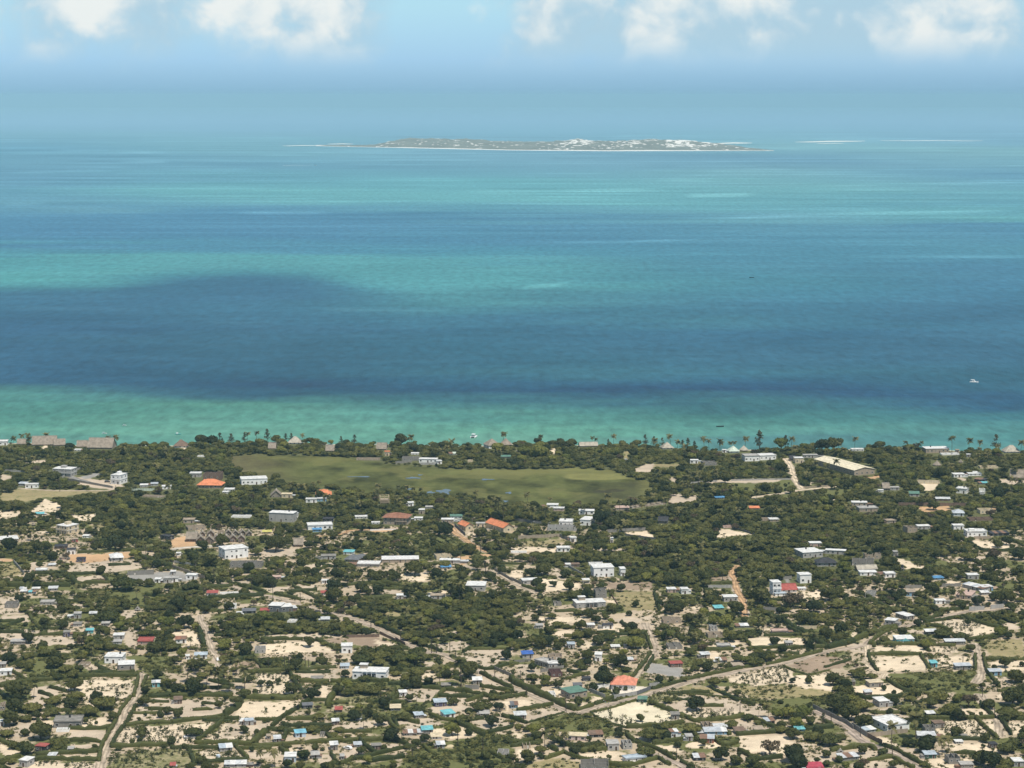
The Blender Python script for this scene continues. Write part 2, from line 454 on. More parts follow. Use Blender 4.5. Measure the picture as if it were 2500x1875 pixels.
R3 806,500 910,498 6 62 F dg dg|
R3 1288,492 1590,502 12 68 H wh sa|white villa with a salmon double hipped roof
R3 1628,664 1738,668 6 44 M gd gn|small green kiosk on the corner of the white sand plot
R3 50,882 196,878 7 54 M gy wh|grey hut with a white tin roof near the road junction
R3 448,602 572,598 5 58 R wh wh|
R3 716,1142 960,1152 7 58 F pw cr|pale pink bungalow half hidden by trees
R3 1015,1118 1185,1112 7 40 M dk br|
R3 1242,1278 1386,1274 7 84 F lg lg|pale grey block cube beside a ruined cube
R3 1442,1264 1558,1260 7 82 R lg lg|
R3 1478,1430 1735,1404 6 42 F wh bg|low white building with a pale blue roof on open sand
R3 892,1545 1250,1548 10 84 R gy gy|
R3 2062,1126 2150,1120 5 84 M wh wh|
R3 2066,884 2165,882 5 66 M gy gy|grey leaning shelter on the white sand plot
R3 152,1252 250,1250 6 46 R tn tn|
R3 922,384 1020,382 5 34 F dk dk|
R3 1482,138 1570,136 5 24 M lg wh|
R3 0,742 88,740 7 44 M bl dg|
R3 492,112 655,108 6 54 R tn tn|
R3 2052,206 2205,200 7 46 F br rd|
R4 262,96 368,92 6 48 M tn wh|
R4 462,154 588,150 6 34 M lg si|
R4 668,226 800,222 8 38 F tn tn|
R4 1092,944 1204,938 6 40 M dk si|
R4 428,1022 590,1018 6 42 M dk wh|
R4 304,1084 585,1080 8 42 M bl si|
R4 278,1014 400,1010 7 66 R tn tn|
R4 706,1078 830,1072 7 46 M lg br|
R4 946,1058 1060,1054 6 46 M tn tn|
R4 1478,1038 1590,1034 6 18 M bl tq|flat turquoise roof by the grey compound wall
R4 244,1188 415,1192 7 62 M bk si|brick hut with a white and silver tin roof
R4 62,1154 145,1152 6 56 F lg lg|
R4 172,1418 314,1414 7 44 M dk wh|dark hut under a bright white tin roof
R4 2066,1424 2290,1402 7 46 M gy wh|
R4 2012,1346 2104,1344 6 24 C gy gy|small round thatched hut with a grey cone roof
R4 1628,1560 1830,1556 9 54 M tn cm|
R5 450,1040 736,1003 15 78 B wh wh|large white bungalow with small square windows
R5 190,1066 316,1048 6 44 M lg bg|tin shed against the large white bungalow
R5 1026,214 1104,212 6 58 M tq tq|turquoise box hut at the corner of a bare sand yard
R5 1342,248 1540,242 6 54 M gy si|long grey shed on the bare sand yard
R5 1780,318 1930,316 6 54 M bl si|
R5 226,468 402,458 7 62 F gy cr|grey hut with a cream roof and a dark doorway
R5 178,574 264,570 5 44 M br wh|
R5 6,448 60,446 4 58 C tn gy|
R5 352,724 478,714 8 76 F lg wh|
R5 975,834 1075,830 5 20 M dk wh|
R5 1062,994 1190,988 6 66 F gy br|
R5 852,1136 1080,1138 7 48 M lg wh|
R5 948,1388 1092,1384 6 54 M gd bg|
R5 1244,1454 1390,1450 7 92 R gy gy|
R5 1786,1254 1870,1250 5 54 F br dk|
R5 1336,1192 1430,1190 4 26 F lg wh|
R5 2085,1486 2208,1484 7 66 F lg wh|
R5 1402,1506 1560,1504 6 46 F gy lg|
R5 938,1052 1072,1050 6 80 R gy gy|
R5 1382,1128 1490,1126 5 30 F gy gy|
"""
HEDGES = """
R0 0,465 370,400 800,365 1100,330 1780,325; 0,540 130,650 300,780 340,810; 1780,330 1755,450 1715,590; 1680,590 1600,700 1540,790 1480,910 1400,1060 1330,1180 1290,1290 1270,1420; 1880,340 1830,470; 1740,720 1680,840 1600,960 1500,1090 1430,1240; 1910,590 2212,580; 1610,960 1900,930 2212,925; 1430,1240 1800,1225 2212,1215; 890,1000 1150,1010 1440,980; 900,1160 1100,1160 1310,1180; 460,1340 900,1320 1260,1300; 380,1390 800,1400 1260,1410; 0,1150 200,1250 350,1310; 20,1430 250,1360; 160,270 330,370; 340,100 130,190; 390,75 640,60 880,70; 780,190 1000,300; 1140,300 1440,290; 1270,230 1380,270; 0,440 270,400; 490,900 545,980
R1 0,590 440,580 800,590; 910,600 1250,620 1650,620 +; 900,660 850,740 700,830 +; 0,925 300,890 680,850; 690,870 880,880; 1090,885 1400,890; 690,880 560,1000 350,1150; 310,1190 640,1190 1060,1210; 1800,640 1600,760 1430,870 1310,980; 1230,1050 1120,1130 1060,1210 +; 1250,1010 1450,1030 1950,1050; 1490,1060 1450,1160; 1050,1230 1300,1220 1700,1190 2212,1160; 880,1260 1300,1260; 960,280 1500,255; 1510,260 1600,400 1720,560; 1650,240 2130,215; 1660,400 2040,400; 2060,400 2212,390; 2140,530 2060,620 2020,700 +; 1780,640 2040,640; 1480,880 1900,880; 0,1250 640,1250; 240,1260 310,1460; 840,1230 990,1380; 320,1440 990,1400; 1400,1270 1510,1330; 2060,1320 2130,1420; 2010,1080 2110,1150; 770,120 1060,105; 1070,100 1200,230
R2 630,260 1000,250 1500,200 1700,170; 0,390 620,390; 680,510 650,600 560,700 +; 830,450 740,570 600,710; 920,460 1350,500 1700,540 1900,590 2050,610 2212,590; 1340,500 1250,580 1180,660; 1800,290 2000,390 2212,490; 1790,460 2000,490 2212,540; 1410,70 1600,140; 1620,160 1880,240 2140,180; 1140,820 1300,880 1500,910 1700,1000 1880,1060; 1520,950 1680,1010 1830,1090; 1890,1060 2212,980; 1620,900 1830,870; 600,840 650,950 740,1030; 680,880 740,1000; 0,1170 600,1140; 0,1450 150,1400; 170,1400 600,1300 1020,1200; 240,1160 430,1310; 370,1430 820,1370; 1050,1220 1190,1320; 690,1150 860,1220; 1880,1280 2100,1400; 0,1050 400,1040; 2080,840 2212,870
R3 0,385 200,490 450,600 700,720 830,765 +; 840,765 1060,700; 1080,690 1310,610; 1020,790 1300,730 1600,630 -; 0,870 200,930; 180,930 680,790 -; 80,770 540,690; 0,590 200,570; 1020,800 1200,900 1480,990 -; 1790,660 1940,730 2212,860; 1480,990 1900,970 2212,920; 1480,1080 1600,1170 1900,1280 2110,1400; 1820,1200 2212,1140; 1130,1410 1300,1470 1500,1480 1870,1390; 680,1310 900,1390 1060,1400; 430,1390 680,1310; 480,1230 600,1290; 880,1300 1230,1270; 0,1190 300,1140; 0,1230 400,1180; 1820,490 2212,390; 1900,1390 2040,1470; 1540,360 1700,170 1790,30; 1720,260 1830,80; 700,360 900,310 1010,300; 720,260 900,300
R4 0,385 400,300 800,215 1030,190; 1090,180 1500,80 1800,5; 0,830 120,890 240,910 560,880 800,850; 900,870 1100,950 1240,1010; 700,1085 1000,1065 1320,1040; 410,1120 520,1210 720,1180; 740,1290 930,1380; 830,1420 1290,1370; 1920,1290 2212,1250; 0,1420 150,1500; 1580,1010 1950,985; 0,540 400,575 800,620 1000,640 -; 1310,190 1440,250 1640,310 -; 1640,305 1900,250 -; 530,1010 620,1080; 1840,910 1950,980
R5 210,50 560,45 900,45; 210,20 230,120 330,260; 890,65 1000,230; 450,385 620,480 780,545; 60,590 250,620 640,590 880,570; 1720,110 2212,110; 1690,50 1740,250 1900,470; 1870,520 2212,490; 970,870 1400,870 1830,865; 1650,680 1830,860; 1590,870 1700,980 1870,1130; 1890,860 1960,950 2050,1080; 1910,870 2212,890; 1140,1140 1720,1140; 430,1230 600,1290 730,1370 990,1500; 210,1410 520,1370; 520,1370 640,1440 800,1510; 1310,1315 1580,1325; 0,1255 200,1230 310,1280; 1580,60 1590,240
Q0 0,270 210,270; 1000,215 1600,190 2000,170 2110,95; 2110,95 1600,70 1200,50; 1740,240 1900,300 2212,400 +; 400,480 840,475; 860,500 1300,480; 960,600 1410,600; 1330,490 1390,590; 420,490 340,680 +; 100,640 330,640 +; 420,640 900,640 +; 850,490 1000,640 +; 0,1100 250,1095; 0,1190 310,1080; 360,980 440,1120 520,1190; 530,1190 800,1190; 520,1270 880,1270 1080,1260; 0,1240 310,1240; 1100,1230 1100,1370; 830,840 1130,840; 620,950 1030,930; 1870,760 2212,790; 1870,870 2212,880; 1480,880 1740,870; 1850,1020 1760,1160
Q1 0,700 400,670 800,640; 490,810 800,780 1200,760 +; 740,590 1000,660 1220,720; 1340,740 1680,820; 1030,660 1500,620 1900,590; 1530,720 1880,690; 0,740 400,720; 370,1220 430,1400 +; 1160,1330 1700,1330; 1880,1330 2130,1450; 560,1280 860,1275
Q2 0,640 500,600 790,640; 1080,370 1400,345; 300,810 660,800 +; 440,1060 900,1060; 450,1130 700,1240 1000,1370 1300,1490; 900,1290 1240,1260; 1580,1490 1700,1440 2212,1370
Q3 140,640 400,720; 500,1180 830,1180; 680,1290 1000,1290; 1100,1250 1340,1240; 1390,1240 1750,1240; 1410,1110 1520,1200; 1290,1270 1740,1260; 1740,1270 1800,1450; 0,1360 600,1330; 2080,1270 2212,1340; 560,970 850,960; 1840,740 1910,960
Q4 680,150 1430,210; 300,610 650,610; 1100,1000 1400,1150 1700,1330 1880,1440 +; 1360,1180 1620,1310; 1060,1280 1550,1270; 910,1450 1330,1430; 1340,1440 1880,1430; 60,1470 670,1460; 780,1270 880,1410; 1880,1440 2212,1360 +; 1000,1120 1300,1100
Q5 0,720 200,780 400,900 550,970; 860,970 1240,955; 1260,950 1510,930; 900,1080 1160,1020; 920,1110 1400,1040; 1420,1035 1700,1130 2000,1200; 960,1130 1280,1220; 1490,1320 1700,1310 2000,1230; 0,1350 300,1240 560,1180 +; 220,1390 380,1260 580,1180; 240,1390 560,1390 900,1400 1330,1410; 810,1320 900,1400 990,1480; 1510,90 1720,190 2212,180; 2050,50 2212,130
"""
WALLS = """
P0 0,578 390,605 1.6 lg; 820,690 1450,800 1.8 gy; 1670,830 1990,836 2.0 pg; 800,668 1120,505 1.5 lg
P1 195,640 320,712 1.8 gy; 390,600 330,525 1.2 lg
P2 703,490 915,470 2.2 gy; 1010,500 1225,498 2.0 lg; 1465,1290 1600,1412 2.2 dg; 380,1345 760,1335 0.9 wh; 880,1480 960,1590 0.6 cr
P3 0,1215 390,1268 2.2 gy; 90,1455 625,1425 2.4 tn; 625,1425 800,1500 2.4 gy; 1240,1375 1730,1345 2.4 gy; 1470,1410 1860,1460 1.2 dg
P4 1570,800 2000,772 1.3 tn; 930,935 1160,1068 0.8 lg; 640,1310 940,1400 1.4 dg; 60,745 460,715 1.4 lg; 640,705 1400,690 1.2 lg
P5 600,1025 1480,1030 2.6 br; 1570,1455 1790,1450 2.0 tn
Q0 175,335 310,485 2.0 lg
Q1 10,395 440,548 2.2 tn; 0,330 330,380 1.6 lg
Q2 75,1300 500,1290 1.6 br; 505,1255 700,1345 1.7 br; 705,1330 830,1400 1.7 br; 1980,440 2212,580 2.0 gy; 1590,490 1500,430 1.0 tn
Q3 0,560 130,620 2.0 gy; 740,395 935,505 1.6 lg; 1250,690 1400,930 1.0 br; 40,65 75,30 2 gy
Q4 345,665 645,660 2.0 lg; 1050,960 1245,965 2.6 gy; 1520,1195 1740,1190 2.2 cr; 1220,560 1420,540 2.0 gy
Q5 690,672 900,660 2.2 gy; 1110,650 1400,640 2.2 gy; 1508,958 1705,940 2.6 lg; 1785,935 1955,915 2.6 lg
R2 1600,492 1780,490 2.4 gy; 1960,230 2200,330 1.8 gy
R3 1020,525 1210,602 2.0 lg; 1310,612 1620,562 2.0 lg; 1620,562 1795,492 2.0 dg; 40,155 260,125 1.6 gy; 380,275 680,225 2.0 gy; 1780,455 1910,440 1.8 lg; 1050,500 1270,455 2.0 wh
R4 1690,735 1850,810 2.2 gy; 1860,815 2110,930 2.2 gy; 2110,930 2212,1005 2.2 gy
R5 0,975 190,1100 2.4 gy; 195,1105 390,1200 2.2 br; 200,1108 720,1045 2.2 tn; 1080,1060 1150,1170 1.2 tn
"""
TREES = """
P0 p600,225,105 p345,180,90 p395,200,90 p1420,240,95 p1500,260,100 p420,740,120 p2160,880,110 p400,1480,110 b110,850,210 b590,1235,110 b820,1215,120 b970,1300,130 a900,800,190 b700,720,190 b230,690,120
P1 c815,200,120 c690,185,130 c970,205,100 c1500,185,90 c1570,190,90 c1260,190,120 p1040,170,85 p1145,175,85 p1700,215,75 p1690,980,150 p1220,940,130 p2010,1090,130 p2060,1130,130 p1600,900,120 c285,960,70 b1925,930,130 b460,190,190 b600,180,180
P2 c30,195,80 c190,215,100 p2100,210,110 p480,910,110 p1590,990,100 p1660,1190,140 p1990,1110,130 p740,890,80 p850,890,80 p930,910,80 p1030,920,90 p2030,1130,130 p1730,1020,110 b1340,1420,230 b1190,1500,100 a430,1330,150 b790,210,180 a1760,230,110 l2020,360,180
P3 p1035,225,70 p1085,225,70 p1305,215,90 p2030,275,100 c1240,225,60 c1720,255,100 c1830,255,90 c1930,250,90 c2170,230,100 p200,1010,110 p500,1020,80 p270,1260,140 p1240,1080,130 p1540,1100,110 p1690,1140,120 p1480,1140,110 p1390,1130,110 p1300,1170,120 p1600,1120,110 p1980,1080,100 p850,1470,150 p1380,1450,130 p930,1140,80 b1150,1270,250 b1300,1330,270 b1420,1270,230 n1560,1020,160 b2090,900,110 l350,430,240 l160,400,200
P4 c40,225,110 c120,225,90 p240,245,100 p310,250,90 p450,250,100 p480,270,90 p580,245,90 p640,260,80 p800,275,110 c980,280,190 c1260,210,120 l1280,300,190 p1420,310,110 p150,880,170 p100,800,150 p200,810,150 p60,860,140 p240,720,150 p1990,590,110 p1720,620,120 p1860,640,110 b1280,600,180 b1070,870,170 b560,740,180 b1960,320,250 b1800,320,220 c1215,690,110 a1020,1510,270
P5 p30,290,100 p870,275,70 p1280,345,120 p1590,290,90 p1440,275,110 p2180,345,120 c1830,315,150 p1700,640,110 p2060,880,130 p2090,700,110 p1560,930,120 p1990,580,110 p2150,880,120 p1510,900,120 b1160,670,220 b1050,1080,170 b1880,940,200 n1780,1180,170
Q0 b1480,185,300 b2150,300,190 b1300,490,150 b1050,815,150 b1380,890,120 a1400,1090,300 a1620,690,340 b1920,645,160 b560,1450,160 b370,1370,190 b690,310,140 s510,410,100 b560,1160,150 b800,985,140 b120,180,230 b450,240,250 a640,760,120 n850,290,130 b1980,1500,220 b2060,1470,200
Q1 b420,190,180 s280,290,160 b500,395,230 b670,125,200 b1350,195,300 a1120,235,200 b1000,470,180 b820,530,130 b1290,650,190 b1110,650,170 b90,975,260 b950,760,150 b760,945,160 b1790,1420,170 b970,1510,200 l690,1460,200 s1900,410,110 s2140,395,110 b2100,860,250 b2100,690,220 b500,615,150 a270,690,230 b420,910,170 l1200,1110,230 p250,1430,110 a1650,590,200 a1800,600,190 b170,1180,260
Q2 b950,495,270 b690,565,180 b450,585,200 b270,715,190 b1240,540,180 b1660,230,190 b1390,245,150 a1940,180,260 b2010,375,140 a1760,330,250 b1470,770,230 b1640,765,160 b1560,565,160 b1920,565,170 b1330,1380,150 p1280,740,150 p1180,750,130 p830,760,120 p880,800,120 b1040,850,180 b2080,480,130 b480,750,170 b1190,120,100 p750,540,110 a1330,390,170 b360,330,150
Q3 b420,500,250 b250,525,180 b540,645,120 b330,665,180 b700,530,160 b1410,710,140 b980,795,180 a810,795,190 b590,835,110 b1090,1115,150 b910,1195,160 b990,1305,130 b1130,1395,190 b80,1345,180 a520,1055,150 s1600,910,110 l1600,1440,230 s740,690,150 b2050,250,220 b1900,280,220
Q4 b1010,865,320 b1100,885,160 n1400,915,330 b1700,975,240 b1900,835,290 a2000,925,280 a1040,105,280 b190,155,230 b590,185,170 b430,155,110 b800,135,140 l560,1160,210 b1200,1395,160 b700,995,260 b1880,1165,100 b1850,1310,190 b1290,1500,150 b200,1340,220 b2050,1250,200 b1560,1130,200
Q5 b1000,735,220 b980,525,220 b1410,465,120 b540,465,150 b440,400,200 a1490,305,260 n1840,300,210 b2150,300,200 s1870,140,140 b1980,110,170 s2060,165,80 b1990,865,260 b1620,885,170 b1830,830,160 b860,795,150 b640,785,170 b1830,605,160 p1950,670,160 s1900,460,180 a1400,1325,230 b1850,1085,170 a1160,1295,260 s1490,1145,90 b650,1265,150 b850,1155,130 p270,1080,130 p380,1060,120 b240,270,110 p350,720,150 p540,760,140 p1400,860,140 a830,600,260 b1520,1480,150
R0 b200,605,340 a400,785,290 a690,695,260 b960,515,250 a980,650,280 b900,745,230 a700,815,240 b1240,660,190 a1330,745,360 c1510,635,110 a1130,835,300 b1460,895,160 b1860,705,190 s1870,835,60 s1790,890,60 s2060,855,110 b2160,810,150 b520,1135,330 s320,1095,130 a750,1235,280 b190,785,250 a330,905,200 b130,955,260 a80,1095,220 b2030,365,170 b2150,480,150 b370,255,160 b700,215,240 b1010,265,140 s1240,935,60 s1100,935,90 s1820,1105,160 b1860,550,130 s1920,1190,60 b2190,1215,90 s1800,1185,90 b120,160,220 p450,600,110 s1700,1200,90 s1220,1260,80 s480,1240,60
R1 b90,555,210 b310,565,270 p485,440,170 p690,380,190 p240,410,160 p620,500,170 p765,530,170 p945,495,190 p380,310,150 p850,310,140 s1020,405,110 b1160,455,120 b1275,445,110 s1090,565,100 b1560,555,220 b1840,625,220 b100,865,150 b620,735,120 a300,1110,270 s950,1055,130 s1110,1065,80 s780,1025,60 b2010,1055,150 b2150,565,170 a1900,870,200 p1690,1260,110 s1700,1400,200 p1150,1490,140 p1330,1495,150 b1980,1505,120 s1500,1505,170 s1860,1285,110 s430,705,80 s20,1215,130 s1380,410,90 a270,1510,180 s750,1330,70 s810,1390,60 s400,1460,150 b980,65,190 l810,85,150 b50,165,140 s1460,750,50 s1230,765,50 s1600,710,50
R2 a250,160,300 a500,130,300 a750,160,320 l950,180,250 a350,70,280 a1000,70,260 b60,335,130 a320,385,190 b1130,440,140 p1250,460,180 b1370,350,160 p1530,460,230 b1650,335,260 b1450,695,160 s880,650,130 p980,710,110 s1120,605,70 s1010,595,60 b1960,585,120 a1800,770,260 b2030,765,160 s1640,845,140 b1940,965,220 l1430,1085,220 s1640,1085,110 b520,950,190 b180,890,210 a820,880,220 a1000,800,220 b650,1160,230 p300,1010,130 p780,1190,160 b1080,1165,150 s260,1340,150 s560,1275,100 s1960,150,80 b2130,110,160 s1860,1390,150 b1900,1510,180 b2170,1400,120 s1260,190,110 a100,570,200 b560,730,180 a400,560,260 a250,540,240
R3 a280,370,180 s270,265,140 b640,185,140 b1180,450,300 b610,475,150 s1050,505,130 s860,695,140 s980,655,60 s1350,555,130 s1470,505,60 b1900,405,130 s2060,395,90 a1480,265,160 b1400,215,220 b980,195,140 a1800,1140,330 a1970,1085,180 b2000,1135,150 a1720,1340,290 b880,1275,180 a1120,1240,180 p560,1230,170 p430,1260,170 p690,1240,150 s380,1385,100 b210,1440,230 b20,1395,110 s330,1140,150 s1000,1155,80 s1260,1390,80 b1390,1110,120 b2140,1235,120 s1660,905,120 l300,1090,200 l550,1090,150
R4 b190,765,250 b1425,405,100 s1400,478,70 s1640,415,110 a860,885,190 a130,1045,270 a650,985,190 s980,985,90 p1110,860,140 b1280,1005,140 l1230,870,180 l1480,985,190 s1660,945,150 c1820,935,110 l1380,870,200 l1560,850,220 b2100,645,250 b2000,785,330 b2150,885,300 b1940,440,230 n1140,1345,290 b700,1455,190 b500,1405,230 s280,1215,110 s190,1155,90 b1430,1125,220 b1480,1295,150 a1700,1155,280 a1900,1210,330 b1860,1365,150 b1430,1430,300 b1500,1510,280 s1870,1485,110 s2030,1435,120 s1740,1435,90 p1000,850,80 s400,435,70 b330,260,170 p460,240,90 p380,210,80 b600,245,120 a920,180,280 l820,175,170 b2120,490,170 p400,950,120 s910,1490,180
R5 b1830,235,90 b1960,205,180 b2110,405,240 b2190,195,90 s410,505,90 s540,565,80 s680,565,80 b550,695,140 a680,805,180 p670,690,110 s830,795,90 p910,845,130 p800,1125,250 b900,975,200 b150,975,260 a110,770,320 s280,835,100 s490,805,90 p510,1245,190 b960,1305,300 p1140,1340,170 p1230,1310,130 s700,1230,130 s790,1235,130 b1340,1115,180 s1240,1125,90 s1660,835,70 s1540,845,80 a1270,825,330 a1000,725,270 a1100,650,300 n1500,725,270 l1350,660,150 b1760,735,200 b2060,695,320 a2000,860,300 a2150,860,200 b2100,630,180 b1850,455,110 b1650,1460,250 b1800,1505,300 a2000,1310,280 a2100,1210,200 b130,1320,150 s390,1365,150 s310,1495,60 s530,1505,150 n120,1510,210 s1690,1245,70 b2180,1065,90 a1980,1490,220 s1720,1175,150 a30,650,200
"""
